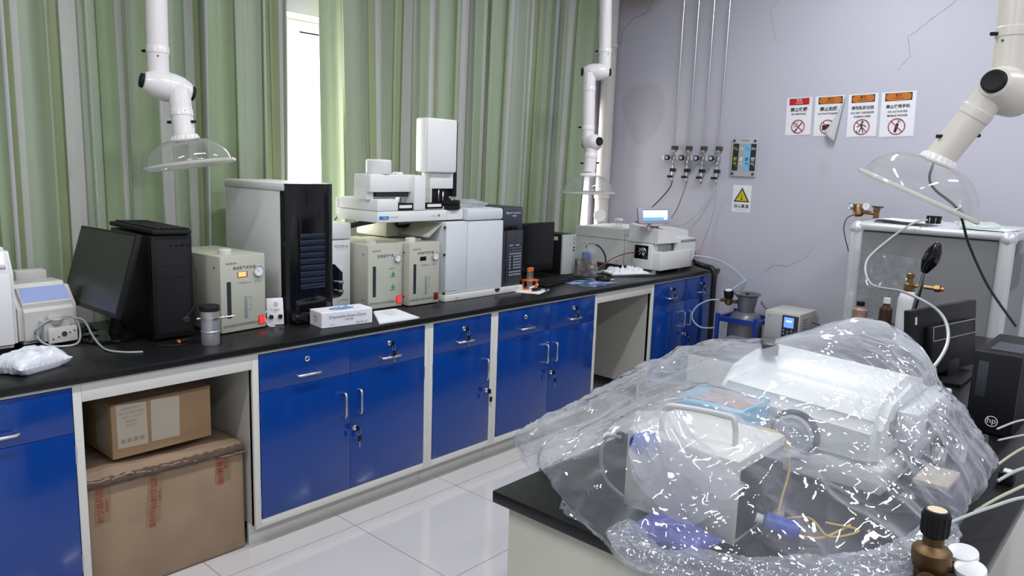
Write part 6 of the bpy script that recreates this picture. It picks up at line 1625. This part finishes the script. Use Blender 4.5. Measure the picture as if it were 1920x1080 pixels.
# low pale cabinet on the far side
t = thing('low_cabinet', 'low pale cabinet standing beyond the right edge of the island bench', 'cabinet', (0.1, -2.72, 0))
MB().box(-0.45, 0.60, -2.98, -2.475, 0.06, 0.60, 0.004).build('body', pm('pale_greenish_enamel', (0.60, 0.60, 0.50), 0.45), t)
MB().box(-0.46, 0.61, -2.985, -2.472, 0.601, 0.622, 0.003).build('top', IVORY, t)
MB().box(-0.43, 0.58, -2.96, -2.50, 0.0, 0.059).build('plinth', BLACKM, t)

# --- under the film: white process unit
t = thing('heating_unit', 'pale box with a handle and black vented side, under the clear plastic cover', 'instrument', (-0.46, -1.93, ZI))
MB().box(-0.575, -0.355, -2.060, -1.805, ZI + 0.006, 1.030, 0.004).build('housing', pm('warm_white_enamel', (0.64, 0.63, 0.57), 0.4), t)
v = MB(); v.box(-0.565, -0.365, -2.0640, -2.0605, ZI + 0.02, 1.010, 0.001); v = v.build('vented_side', BLACKM, t)
mb = MB()
for k in range(14): mb.box(-0.555, -0.375, -2.0660, -2.0640, 0.93 + k * 0.0055, 0.9325 + k * 0.0055)
mb.build('vent_louvres', DKMETAL, v)
MB().tube(spline([(-0.53, -1.86, 1.030), (-0.53, -1.865, 1.075), (-0.525, -1.885, 1.088), (-0.50, -1.99, 1.088), (-0.50, -2.01, 1.075), (-0.50, -2.015, 1.030)], 5), 0.006, 10).build('handle', LGREY, t)
MB().lathe([(0.020, 0), (0.022, 0.004), (0.022, 0.045), (0.016, 0.052), (0, 0.052)], (-0.576, -1.867, 1.018), (-1, 0.15, 0.1), 24).build('blue_knob', BCYL, t)
MB().box(-0.59, -0.575, -1.80, -1.785, 0.995, 1.02, 0.003).build('plug', BLACK, t)
MB().tube(spline([(-0.59, -1.80, 1.012), (-0.61, -1.775, 1.01), (-0.61, -1.765, 0.96), (-0.60, -1.775, 0.91), (-0.585, -1.81, 0.88)], 8), 0.004, 8).build('grey_lead', GREY, t)
mb = MB()
for a in (-0.56, -0.37):
    for b in (-2.04, -1.82): mb.lathe([(0.01, 0), (0.01, 0.008)], (a, b, ZI - 0.0005), n=10)
mb.build('feet', RUBBER, t)
# --- big white instrument with round knob
t = thing('liquid_analyser', 'bulky white instrument with a round dark ringed porthole, under the clear plastic cover', 'instrument', (0.08, -2.0, ZI))
bm = bmesh.new()
prof = [(-0.135, 0.92), (-0.135, 1.04), (-0.06, 1.095), (0.12, 1.115), (0.30, 1.07), (0.32, 1.0), (0.32, 0.92)]
a = [bm.verts.new((x, -1.79 if 0.95 < z else -1.80, z)) for x, z in prof]; b = [bm.verts.new((x, -2.185, z - (0.02 if z > 1.0 else 0))) for x, z in prof]
bm.faces.new(a); bm.faces.new(b[::-1])
for i in range(len(prof)): bm.faces.new((a[i], b[i], b[(i + 1) % len(prof)], a[(i + 1) % len(prof)]))
bmesh.ops.recalc_face_normals(bm, faces=bm.faces[:]); bmesh.ops.bevel(bm, geom=bm.edges[:], offset=0.018, segments=3, affect='EDGES')
MB().from_bm(bm, 0, True) 
bm = bmesh.new()
a = [bm.verts.new((x, -1.79, z)) for x, z in prof]; b = [bm.verts.new((x, -2.185, z - (0.02 if z > 1.0 else 0))) for x, z in prof]
bm.faces.new(a); bm.faces.new(b[::-1])
for i in range(len(prof)): bm.faces.new((a[i], b[i], b[(i + 1) % len(prof)], a[(i + 1) % len(prof)]))
bmesh.ops.recalc_face_normals(bm, faces=bm.faces[:]); bmesh.ops.bevel(bm, geom=bm.edges[:], offset=0.018, segments=3, affect='EDGES')
mb = MB(); mb.from_bm(bm, 0, True); mb.build('upper_housing', WHITE, t)
MB().box(-0.135, 0.30, -2.20, -1.80, ZI + 0.008, 0.925, 0.008).build('lower_housing', WHITE, t)
pr = MB().lathe([(0.030, 0), (0.058, 0.0), (0.060, 0.006), (0.056, 0.014), (0.048, 0.016)], (-0.134, -2.000, 0.962), (-1, 0, 0), 40).build('porthole_ring', pm('dark_blue_ring', (0.03, 0.035, 0.06), 0.35), t)
MB().lathe([(0.048, 0.010), (0.048, 0.022), (0.042, 0.024), (0.038, 0.018), (0, 0.018)], (-0.134, -2.000, 0.962), (-1, 0, 0), 40).build('porthole_cover', LGREY, pr)
MB().box(-0.12, 0.28, -2.16, -1.83, ZI, ZI + 0.008).build('base', BLACK, t)
sd = MB()
for k in range(6): sd.box(-0.06 + k * 0.010, -0.055 + k * 0.010, -2.1880, -2.1855, 0.985, 1.02)
sd.build('vent_slots', GREY, t)
st = MB(); st.box(-0.02, 0.30, -2.235, -2.186, 0.965, 1.040, 0.006); st.box(0.04, 0.30, -2.225, -2.186, 0.915, 0.960, 0.005); st.build('stepped_side', pm('translucent_white', (0.68, 0.70, 0.72), 0.25), t)
mb = MB()
for k in range(8): mb.box(0.06 + k * 0.012, 0.066 + k * 0.012, -2.2370, -2.2350, 0.985, 1.025)
mb.build('side_vent_slots', GREY, t)
# --- printed carton
t = thing('printed_carton', 'flat carton with a cyan and brown picture under the clear plastic cover', 'carton', (-0.24, -1.87, ZI))
MB().box(-0.310, -0.145, -1.935, -1.765, ZI, 1.035, 0.002).build('carton', CYAN, t)
MB().box(-0.285, -0.175, -1.925, -1.80, 1.0352, 1.0362).build('brown_picture', BROWNP, t)
# --- beige unit at the back with dark top frame
t = thing('control_box', 'beige box with a dark framed top at the back of the plastic cover', 'instrument', (0.25, -1.655, ZI))
MB().box(0.11, 0.40, -1.745, -1.565, ZI + 0.001, 1.035, 0.004).build('housing', pm('warm_white_enamel', (0.64, 0.63, 0.57), 0.4), t)
MB().box(0.11, 0.40, -1.747, -1.563, 1.0355, 1.048, 0.002).build('dark_top_frame', DGREY, t)
MB().box(0.13, 0.16, -1.62, -1.59, 1.0485, 1.068, 0.003).build('dark_button', DGREY, t)
t = thing('spare_module', 'small dark grey box lying on top of the bulky white instrument under the plastic cover', 'module', (-0.1, -1.90, 1.1))
MB(Matrix.Translation((0.0, -1.86, 1.112)) @ Matrix.Rotation(0.5, 4, 'Z')).box(-0.035, 0.035, -0.02, 0.02, 0.0, 0.03, 0.003).build('body', DGREY, t)
# --- small things under the film
t = thing('violet_bag', 'violet blue plastic bag lying in front of the pale box under the plastic cover', 'bag', (-0.66, -1.95, ZI))
c_ = pillow('bag_body', (-0.640, -1.965, ZI), 0.050, 0.085, 0.038, 0.0, PURP, None, None, 31); c_.parent = t; c_.location = Vector((-0.640, -1.965, ZI)) - Vector(t.location); 
t = thing('blue_cylinder', 'short bright blue plastic cylinder with a white end, under the plastic cover', 'cylinder', (-0.5, -2.12, ZI))
a, b = Vector((-0.50, -2.085, ZI + 0.045)), Vector((-0.47, -2.150, ZI + 0.030))
MB().lathe([(0.012, 0), (0.019, 0.004), (0.019, 0.066), (0.012, 0.070)], a, b - a, 20).build('barrel', BCYL, t)
MB().lathe([(0, 0), (0.010, 0.0), (0.010, 0.018), (0, 0.018)], a - (b - a).normalized() * 0.014, b - a, 16).build('end_cap', WPL, t)
MB().box(-0.51, -0.46, -2.15, -2.085, ZI, ZI + 0.018, 0.004).build('cradle', BLACK, t)
t = thing('black_base_plate', 'black ribbed plate lying under the front of the bulky white instrument', 'plate', (-0.3, -2.15, ZI))
MB().box(-0.35, -0.14, -2.30, -2.07, ZI, ZI + 0.022, 0.003).build('plate', BLACKM, t)
cable('yellow_lead', [(-0.36, -2.00, 1.032), (-0.345, -2.05, 1.02), (-0.35, -2.072, 0.96), (-0.40, -2.08, 0.90), (-0.45, -2.10, 0.87), (-0.43, -2.17, 0.862), (-0.36, -2.21, 0.88)], 0.0028, YCAB, 'yellow lead running down over the black vented side under the plastic cover')
cable('yellow_lead', [(-0.44, -2.09, 0.876), (-0.40, -2.14, 0.885), (-0.42, -2.19, 0.87), (-0.37, -2.23, 0.88), (-0.39, -2.17, 0.882)], 0.0022, YCAB, 'yellow lead looping around the blue cylinder under the plastic cover')
cable('black_lead', [(-0.30, -2.07, 0.93), (-0.25, -2.15, 0.90), (-0.25, -2.24, 0.885), (-0.20, -2.29, 0.88)], 0.005, RUBBER, 'black lead running diagonally in front of the bulky white instrument')
t = thing('pump_assembly', 'dark pump block with a beige board and metal fittings beside the bulky white instrument', 'pump', (0.0, -2.27, ZI))
MB().box(-0.12, 0.16, -2.34, -2.245, ZI, 0.905, 0.006).build('block', DGREY, t)
MB().box(-0.10, 0.02, -2.325, -2.255, 0.9055, 0.918, 0.002).build('beige_board', WOODB, t)
for k, (xx, yy) in enumerate([(0.06, -2.27), (0.12, -2.30), (-0.14, -2.26)]): MB().lathe([(0.012, 0), (0.016, 0.004), (0.016, 0.04), (0.01, 0.046), (0, 0.046)], (xx, yy, 0.906 if k < 2 else ZI), n=16).build('fitting', CHROME, t)
MB().box(0.16, 0.30, -2.33, -2.25, ZI, 0.94, 0.006).build('rear_block', DGREY, t)

# ------------------------------------------------------------------ the clear plastic cover
CTR = Vector((-0.04, -1.95, 0))
ctrl = [(-0.55, -1.50, 0.975), (-0.52, -1.53, 0.980), (-0.46, -1.53, 0.975), (-0.35, -1.55, 1.000), (-0.18, -1.56, 1.045), (0.0, -1.60, 1.085), (0.20, -1.64, 1.085), (0.42, -1.68, 1.07), (0.55, -1.8, 1.04),
        (0.10, -1.93, 1.175), (0.10, -2.03, 1.222), (0.10, -2.12, 1.205), (0.20, -2.20, 1.12), (0.28, -2.28, 0.99), (0.35, -2.33, 0.91), (0.5, -2.1, 1.05), (0.35, -1.95, 1.10),
        (-0.58, -1.82, 1.06), (-0.58, -2.05, 1.055), (-0.36, -1.82, 1.075), (-0.36, -2.04, 1.055), (-0.13, -1.85, 1.10), (-0.12, -2.02, 1.13), (-0.10, -2.17, 1.08),
        (-0.66, -1.95, 1.00), (-0.70, -1.88, 0.93), (-0.45, -1.68, 1.00), (-0.28, -1.70, 1.045), (-0.62, -1.66, 0.97),
        (-0.50, -2.22, 0.93), (-0.35, -2.25, 0.955), (-0.15, -2.32, 0.97), (0.05, -2.36, 0.96), (-0.3, -2.38, 0.90), (-0.10, -1.72, 1.085), (0.15, -2.27, 1.04)]
P_ = np.array(ctrl)
def tk(d): return np.where(d > 1e-9, d * d * np.log(d + 1e-12), 0)
n_ = len(P_)
K = tk(np.linalg.norm(P_[:, None, :2] - P_[None, :, :2], axis=2)) + np.eye(n_) * 1e-4
Q_ = np.c_[np.ones(n_), P_[:, :2]]
A_ = np.block([[K, Q_], [Q_.T, np.zeros((3, 3))]])
sol = np.linalg.solve(A_, np.r_[P_[:, 2], 0, 0, 0])
def ztop(x, y):
    d = np.hypot(x - P_[:, 0], y - P_[:, 1])
    return float(tk(d) @ sol[:n_] + sol[n_] + sol[n_ + 1] * x + sol[n_ + 2] * y)
rimp = [(-0.515, -1.475), (-0.57, -1.58), (-0.67, -1.72), (-0.735, -1.87), (-0.745, -2.00), (-0.67, -2.16), (-0.47, -2.32), (-0.15, -2.36), (0.18, -2.35), (0.35, -2.32), (0.48, -2.19), (0.60, -1.9), (0.58, -1.65), (0.42, -1.52), (0.1, -1.475), (-0.25, -1.455), (-0.48, -1.452)]
rs_ = spline([(a, b, 0) for a, b in rimp + rimp[:1]], 24)
ang = np.array([math.atan2(p.y - CTR.y, p.x - CTR.x) for p in rs_]); rad = np.array([math.hypot(p.y - CTR.y, p.x - CTR.x) for p in rs_])
o_ = np.argsort(ang); ang, rad = ang[o_], rad[o_]
def rimr(th): return float(np.interp(th, ang, rad, period=2 * PI))
def ridge(v): return 1 - abs(2 * noise.noise(v))
NU, NV = 440, 150
verts = np.zeros((NV + 1, NU, 3))
pw = 4.2
for j in range(NV + 1):
    ph = PI / 2 * (1 - j / NV) ** 0.85
    rho = math.sin(ph) ** (2 / pw); zf = math.cos(ph) ** (2 / pw) if j > 0 else 0
    for i in range(NU):
        th = -PI + 2 * PI * i / NU
        R = rimr(th) * (1 + 0.018 * noise.noise(Vector((math.cos(th) * 3, math.sin(th) * 3, 4))) + 0.012 * noise.noise(Vector((math.cos(th) * 11, math.sin(th) * 11, 2))))
        dirx, diry = math.cos(th), math.sin(th)
        bul = 1 + 0.03 * math.sin(PI * min(1, zf * 1.2)) * (rho > 0.6)
        x = CTR.x + dirx * R * rho * bul; y = CTR.y + diry * R * rho * bul
        zt_ = ztop(CTR.x + dirx * R * rho * 0.97, CTR.y + diry * R * rho * 0.97)
        zr = 0.854
        if x < -0.70 or y > -1.57: zr = 0.835
        z = zr + (zt_ - zr) * zf
        verts[j, i] = (x, y, z)
# normals
dU = np.roll(verts, -1, axis=1) - np.roll(verts, 1, axis=1)
dV = np.zeros_like(verts); dV[1:-1] = verts[2:] - verts[:-2]; dV[0] = verts[1] - verts[0]; dV[-1] = verts[-1] - verts[-2]
N_ = np.cross(dU, dV); N_ /= np.linalg.norm(N_, axis=2, keepdims=True) + 1e-9
for j in range(NV + 1):
    fade = min(1, (NV - j) / 10)
    for i in range(NU):
        x, y, z = verts[j, i]; th = -PI + 2 * PI * i / NU
        side = 1 - abs(N_[j, i, 2])
        w1 = Vector((x * 1.0 + 0.35 * noise.noise(Vector((x * 3, y * 3, z * 3))), y + 0.35 * noise.noise(Vector((x * 3 + 9, y * 3, z * 3))), z))
        d = 0.018 * (ridge(Vector((w1.x * 3.2, w1.y * 4.5, w1.z * 4))) - 0.75)
        q = noise.voronoi(Vector((x * 7 + y * 2, y * 9 - x * 2, z * 8)))[0]; d += 0.016 * (0.30 - min(0.6, q[1] - q[0]))
        q = noise.voronoi(Vector((w1.x * 17 + 5, w1.y * 19, w1.z * 18)))[0]; fm_ = min(1, max(0.1, 0.5 + 2.2 * noise.noise(Vector((x * 5, y * 5, z * 5 + 3))))); d += 0.0080 * fm_ * (0.30 - min(0.6, q[1] - q[0]))
        q = noise.voronoi(Vector((w1.x * 38 + 5, w1.y * 34, w1.z * 36)))[0]; d += 0.0034 * fm_ * (0.30 - min(0.6, q[1] - q[0]))
        d += side * 0.016 * (ridge(Vector((math.cos(th) * 7, math.sin(th) * 7, z * 1.2))) - 0.7)
        verts[j, i] += N_[j, i] * d * fade * (0.65 + 0.35 * min(1, j / 8))
verts[:, :, 2] = np.maximum(verts[:, :, 2], np.where((verts[:, :, 0] > -0.72) & (verts[:, :, 1] < -1.55), 0.8535, 0.78))
cov = thing('plastic_cover', 'large crumpled clear plastic sheet draped over the instruments on the island bench', 'plastic sheet', (-0.05, -1.95, ZI))
mb = MB()
fs = [(j * NU + i, j * NU + (i + 1) % NU, (j + 1) * NU + (i + 1) % NU, (j + 1) * NU + i) for j in range(NV) for i in range(NU)]
mb.add(verts.reshape(-1, 3).tolist(), fs, 0, True)
mb.build('draped_film', FILM, cov)
# rolled and bunched hem along the near edge
hp = spline([(-0.735, -1.90, 0.905), (-0.752, -1.975, 0.880), (-0.725, -2.06, 0.876), (-0.63, -2.18, 0.880), (-0.50, -2.29, 0.885), (-0.36, -2.34, 0.885), (-0.22, -2.355, 0.885)], 16)
def hem(u, v):
    f = u * (len(hp) - 1); i = min(int(f), len(hp) - 2); c = hp[i].lerp(hp[i + 1], f - i); d = (hp[i + 1] - hp[i]).normalized()
    x_, y_, z_ = frame_from(d); a = 2 * PI * v + 1.5 * u
    q = noise.voronoi(Vector((u * 16, math.cos(a) * 1.1, math.sin(a) * 1.1)))[0]; q2 = noise.voronoi(Vector((u * 44, math.cos(a) * 2.6, math.sin(a) * 2.6)))[0]
    r = (0.017 + 0.010 * math.sin(PI * u) ** 0.5) * (1 + 0.5 * noise.noise(Vector((u * 6, math.cos(a) * 0.9, math.sin(a) * 0.9))) + 0.55 * (0.3 - (q[1] - q[0])) + 0.3 * (0.3 - (q2[1] - q2[0])))
    o = (x_ * math.cos(a) + y_ * math.sin(a)) * r
    p = c + Vector((o.x * 1.35, o.y * 1.35, o.z * 0.75 - 0.006))
    return p
mb = MB(); mb.grid(hem, 300, 40); mb.build('gathered_hem', FILM, cov)
# folded double flap hanging at the front
c00, c10, c11, c01 = Vector((-0.62, -1.855, 1.092)), Vector((-0.59, -1.955, 1.110)), Vector((-0.635, -2.105, 1.015)), Vector((-0.655, -1.885, 0.955))
def flap(u, v):
    p = c00.lerp(c10, u).lerp(c01.lerp(c11, u), v)
    q = noise.voronoi(Vector((u * 3.2, v * 2.6 + u, 1)))[0]
    n = noise.noise(Vector((u * 3, v * 2.2, 5))) * 0.018 + 0.012 * (ridge(Vector((u * 5 - v * 3, v * 1.2, 1))) - 0.7) + 0.010 * (q[1] - q[0])
    return p + Vector((-0.028 * math.sin(PI * v) - n, 0, -0.075 * math.sin(PI * u) * v * v + 0.01 * math.sin(u * 9) * v))
mb = MB(); mb.grid(flap, 60, 60); mb.build('folded_flap', FILM2, cov)

# ------------------------------------------------------------------ brass regulator in the foreground
t = thing('pressure_regulator', 'brass regulator with a black knob and two white gauges on the island bench', 'regulator', (-0.42, -2.385, ZI))
Bc = Vector((-0.430, -2.372, 0.0))
body = MB(); zz = ZI + 0.0
body.lathe([(0.012, 0.002), (0.022, 0.004), (0.026, 0.014), (0.026, 0.030), (0.031, 0.036), (0.033, 0.050), (0.033, 0.066), (0.028, 0.072), (0.020, 0.075), (0.0175, 0.078), (0.0175, 0.098)], Bc + ZR * zz, n=36)
vdir = Vector((-0.95, -0.15, -0.05)).normalized()
body.lathe([(0.014, 0.0), (0.014, 0.034), (0.019, 0.036), (0.019, 0.046), (0.012, 0.048), (0.010, 0.040), (0, 0.040)], Bc + ZR * (zz + 0.022), vdir, 26)
gd = Vector((0.55, -0.85, 0)).normalized()
body.cyl(Bc + ZR * (zz + 0.035), Bc + ZR * (zz + 0.035) + gd * 0.045, 0.009, 12)
body.build('body', BRASSD, t)
mb = MB(); mb.lathe([(0, 0.049), (0.006, 0.047), (0.007, 0.040)], Bc + ZR * (zz + 0.022), vdir, 14); mb.build('inlet_pin', BRASS, t)
kn = MB(); prf = [(0.018, 0.0), (0.0225, 0.004), (0.0225, 0.044), (0.020, 0.050), (0.0165, 0.051)]
kn.lathe(prf, Bc + ZR * (zz + 0.093), n=36)
for k in range(14):
    a = k * 2 * PI / 14; kn.tube([Bc + ZR * (zz + 0.098) + Vector((math.cos(a), math.sin(a), 0)) * 0.0222, Bc + ZR * (zz + 0.135) + Vector((math.cos(a), math.sin(a), 0)) * 0.0222], 0.0018, 6)
kn = kn.build('black_knob', BLACK, t)
MB().lathe([(0.0165, 0.0505), (0, 0.0515)], Bc + ZR * (zz + 0.093), n=30).build('pale_disc', pm('yellowed_label', (0.62, 0.52, 0.36), 0.5), kn)
for k, (dx, dy, dz) in enumerate([(0.055, -0.040, 0.046), (0.020, -0.060, 0.036)]):
    gc = Bc + Vector((dx, dy, zz + dz)); gx = Vector((-0.22, 0.06, 1)).normalized()
    g = MB().lathe([(0.010, -0.022), (0.021, -0.020), (0.0235, -0.014), (0.0235, 0.002), (0.0255, 0.004), (0.0255, 0.010), (0.0235, 0.012)], gc, gx, 32).build('gauge_case', BRASSD, t)
    MB().lathe([(0.0258, 0.002), (0.0262, 0.006), (0.0255, 0.0125), (0.022, 0.0135), (0, 0.0135)], gc, gx, 32).build('gauge_lens', pm('white_gauge_face', (0.72, 0.74, 0.76), 0.12, coat=0.6), g)
# tubes running off to the right
TG = pm('yellowish_tube', (0.42, 0.42, 0.30), 0.2)
specs = [([(-0.25, -2.36, 0.90), (-0.16, -2.41, 0.92), (-0.05, -2.47, 0.93), (0.05, -2.55, 0.90), (0.10, -2.62, 0.80)], TUBEW, 'clear tube arching out from beside the brass regulator over the bench edge', 0.0045),
         ([(-0.07, -2.375, 0.87), (0.02, -2.42, 0.90), (0.12, -2.46, 0.905), (0.22, -2.52, 0.86)], TG, 'yellowish tube leaving the plastic cover towards the bench edge', 0.0045),
         ([(0.15, -2.38, 0.875), (0.22, -2.42, 0.90), (0.32, -2.47, 0.885), (0.38, -2.55, 0.84)], TUBEW, 'clear tube leaving the plastic cover just below the small black connector', 0.005),
         ([(0.20, -2.37, 0.90), (0.30, -2.41, 0.93), (0.42, -2.46, 0.92), (0.50, -2.52, 0.88)], TG, 'yellowish tube leaving the plastic cover above the small black connector', 0.0042),
         ([(0.33, -2.34, 0.95), (0.42, -2.385, 0.965), (0.52, -2.44, 0.94), (0.60, -2.50, 0.90)], TUBEW, 'upper clear tube running right at the foot of the small black computer', 0.0035),
         ([(0.30, -2.35, 0.93), (0.40, -2.40, 0.935), (0.52, -2.46, 0.93), (0.60, -2.52, 0.90)], TUBEW, 'lower clear tube running right at the foot of the small black computer', 0.0035)]
for k, (p, mt, lb, r) in enumerate(specs): cable('clear_tube', p, r * 0.75, mt, lb, 'tube')
t = thing('connector_block', 'small black connector at the right edge of the plastic cover', 'connector', (0.22, -2.375, ZI))
MB().box(0.205, 0.245, -2.405, -2.372, ZI, ZI + 0.030, 0.004).build('body', BLACK, t)
MB().box(0.21, 0.235, -2.400, -2.380, ZI + 0.0301, ZI + 0.034, 0.001).build('white_cap', WPL, t)
# small desktop computer
t = thing('desktop_computer', 'small black upright computer with a round white logo on the island bench', 'computer', (0.78, -2.28, ZI))
MB().box(0.612, 0.955, -2.338, -2.224, ZI + 0.004, 1.090, 0.003).build('case', BLACKM, t)
fp_ = MB().box(0.598, 0.613, -2.340, -2.222, ZI + 0.004, 1.092, 0.004).build('front_panel', BLACK, t)
MB().box(0.5965, 0.5985, -2.262, -2.236, 0.96, 1.065, 0.002).build('drive_slot', DGREY, fp_)
MB().box(0.66, 0.80, -2.33, -2.25, 1.0905, 1.092).build('top_vent', DGREY, t)
lg = MB(); ring(lg, 0, 0, 0.016, 0.0022, 0, 0)
lg.v = [Vector((0.5962, -2.287 + p.y, 0.893 + p.z)) for p in lg.v]
lg.text('hp', (0.5960, -2.287, 0.895), RW, UW, 0.024); lg.build('white_logo', WINK, fp_)
# monitor seen from behind
t = thing('computer_monitor', 'black monitor seen from behind, standing in front of the grey sided cabinet', 'monitor', (1.25, -2.0, ZI))
Tm = Matrix.Translation((1.235, -2.000, 1.118)) @ Matrix.Rotation(-0.205, 4, 'Z') @ Matrix.Rotation(-0.10, 4, 'X')
MB(Tm).box(-0.255, 0.255, -0.004, 0.026, -0.255, 0.0, 0.005).build('housing', BLACK, t)
MB(Tm).box(-0.16, 0.18, -0.032, -0.004, -0.24, -0.065, 0.006).build('rear_bulge', BLACK, t)
fr_ = MB(Tm)
for (a, b, c, d) in ((-0.16, 0.18, -0.034, -0.031), ): 
    fr_.box(a, b, c - 0.001, c + 0.001, -0.067, -0.063, 0.0005); fr_.box(a, b, c - 0.001, c + 0.001, -0.118, -0.114, 0.0005); fr_.box(a, a + 0.004, c - 0.001, c + 0.001, -0.118, -0.063); fr_.box(b - 0.004, b, c - 0.001, c + 0.001, -0.118, -0.063)
fr_.build('vent_outline', GREY, t)
MB(Tm).box(-0.232, -0.220, -0.0052, -0.0042, -0.052, -0.025).build('small_label', WPL, t)
MB(Tm).box(-0.04, 0.05, -0.034, -0.02, -0.262, -0.20, 0.004).build('stand_neck', BLACK, t)
MB().box(1.10, 1.36, -2.11, -1.90, ZI, ZI + 0.014, 0.005).build('stand_base', BLACK, t)
# rod with black bulb, brass valve on white cylinder
t = thing('hand_pump', 'black rubber bulb on a slanting metal rod behind the monitor on the island bench', 'hand pump', (1.30, -1.90, ZI))
b0, b1 = Vector((1.40, -1.830, ZI + 0.002)), Vector((1.30, -1.905, 1.235))
MB().cyl(b0, b1, 0.010, 14).build('rod', STEEL, t)
MB().lathe([(0.012, -0.012), (0.018, 0.0), (0.029, 0.03), (0.031, 0.055), (0.025, 0.085), (0.012, 0.110), (0.004, 0.118), (0, 0.119)], b1, b1 - b0 + Vector((0.05, -0.06, 0)), 26).build('bulb', BLACKG, t)
MB().lathe([(0, 0.0), (0.05, 0.0), (0.05, 0.012), (0.012, 0.016)], (1.40, -1.830, ZI), n=26).build('foot', DKMETAL, t)
t = thing('small_gas_cylinder', 'slim white gas cylinder with a brass valve between the monitor and the grey sided cabinet', 'gas cylinder', (1.55, -1.80, ZI))
cx, cy = 1.55, -1.795
MB().lathe([(0, 0), (0.036, 0.0), (0.038, 0.006), (0.038, 0.22), (0.030, 0.25), (0.018, 0.262)], (cx, cy, ZI + 0.0), n=30).build('body', WPL, t)
mb = MB(); mb.lathe([(0.016, 0), (0.022, 0.004), (0.022, 0.035), (0.014, 0.04), (0.012, 0.06), (0.016, 0.062), (0.016, 0.078), (0.009, 0.082)], (cx, cy, ZI + 0.255), n=8); mb.cyl((cx, cy, ZI + 0.285), (cx, cy - 0.13, ZI + 0.283), 0.008, 10)
mb.lathe([(0.016, 0), (0.016, 0.02)], (cx, cy - 0.095, ZI + 0.284), (0, -1, 0), 6); mb.build('brass_valve', BRASS, t)
# clear bag with things in front of the cabinet panel
t = thing('hanging_bag', 'large clear plastic bag standing against the left part of the grey cabinet panel', 'bag', (2.1, -1.5, ZI))
def hb(u, v):
    x = 2.12 + 0.02 * noise.noise(Vector((u * 3, v * 3, 2))) + 0.010 * (ridge(Vector((u * 7, v * 5, 1))) - .7); y = -1.375 - 0.33 * u; z = ZI + 0.002 + 0.36 * v - 0.02 * u
    return (x, y, z)
mb = MB(); mb.grid(hb, 50, 50); mb.grid(lambda u, v: (lambda p: (p[0] + 0.03 * math.sin(PI * u) * (1 - v * .8), p[1], p[2]))(hb(u, v)), 30, 30); o = mb.build('bag_film', clear_film('dusty_clear_film', (0.62, 0.63, 0.64), milk=0.10, gloss_rough=0.12, edge=0.5, crinkle=0.3, cscale=14, refl=1.0), t)
for k, (yy, rr, hh, mt) in enumerate([(-1.46, 0.035, 0.09, BROWNP), (-1.58, 0.03, 0.12, pm('brown_glass', (0.06, 0.03, 0.018), 0.12)), (-1.66, 0.03, 0.08, DGREY)]):
    tt_ = thing('reagent_bottle', ['short brown spotted bottle behind the clear bag by the grey panel', 'tall dark brown bottle behind the clear bag by the grey panel', 'short dark grey bottle behind the clear bag by the grey panel'][k], 'bottle', (2.05, yy, ZI))
    MB().lathe([(0, 0), (rr, 0), (rr, hh * 0.75), (rr * 0.5, hh * 0.9), (rr * 0.5, hh)], (2.05, yy, ZI), n=20).build('glass', mt, tt_)
    MB().lathe([(rr * 0.55, hh * 0.98), (rr * 0.55, hh * 1.2), (0, hh * 1.2)], (2.05, yy, ZI), n=18).build('cap', [BLACK, WPL, BLACK][k], tt_)
# clear tube from the clip, black lead from the hood
cable('clear_tube', [(2.36, -1.64, 1.372), (2.26, -1.60, 1.355), (2.18, -1.52, 1.27), (2.0, -1.48, 1.17), (1.7, -1.60, 1.10), (1.35, -1.83, 1.13), (1.05, -2.02, 1.12), (0.85, -2.10, 1.07), (0.72, -2.10, 1.00), (0.60, -2.05, 0.92)], 0.0055, TUBEW, 'clear tube curving from the black clip on the cabinet down past the monitor', 'tube', n=10)
h0 = e1 + d3 * 0.01
cable('black_lead', [h0 - rt * 0.012, h0 - rt * 0.016 - up * 0.05 + fw * 0.02, h0 + rt * 0.02 - up * 0.085 + fw * 0.05, h0 + rt * 0.10 - up * 0.15 + fw * 0.06, h0 + rt * 0.16 - up * 0.26 + fw * 0.10, h0 + rt * 0.225 - up * 0.40 + fw * 0.10, h0 + rt * 0.29 - up * 0.53 + fw * 0.06], 0.0042, RUBBER, 'black lead hanging out of the tilted clear hood down across the cabinet')
t = thing('lead_clip', 'small grey plug with two wire prongs on the black lead inside the tilted hood', 'plug', h0 + rt * 0.10 - up * 0.15)
pc = h0 + rt * 0.095 - up * 0.145 + fw * 0.05
MB().cyl(pc, pc + (rt * 0.5 - up).normalized() * 0.032, 0.009, 12).build('body', GREY, t)
MB().tube([pc, pc - rt * 0.02 - up * 0.006, pc - rt * 0.026 - up * 0.016], 0.0015, 6).build('prong', STEEL, t)

for o in bpy.data.objects:
    if "_o" in o: del o["_o"]
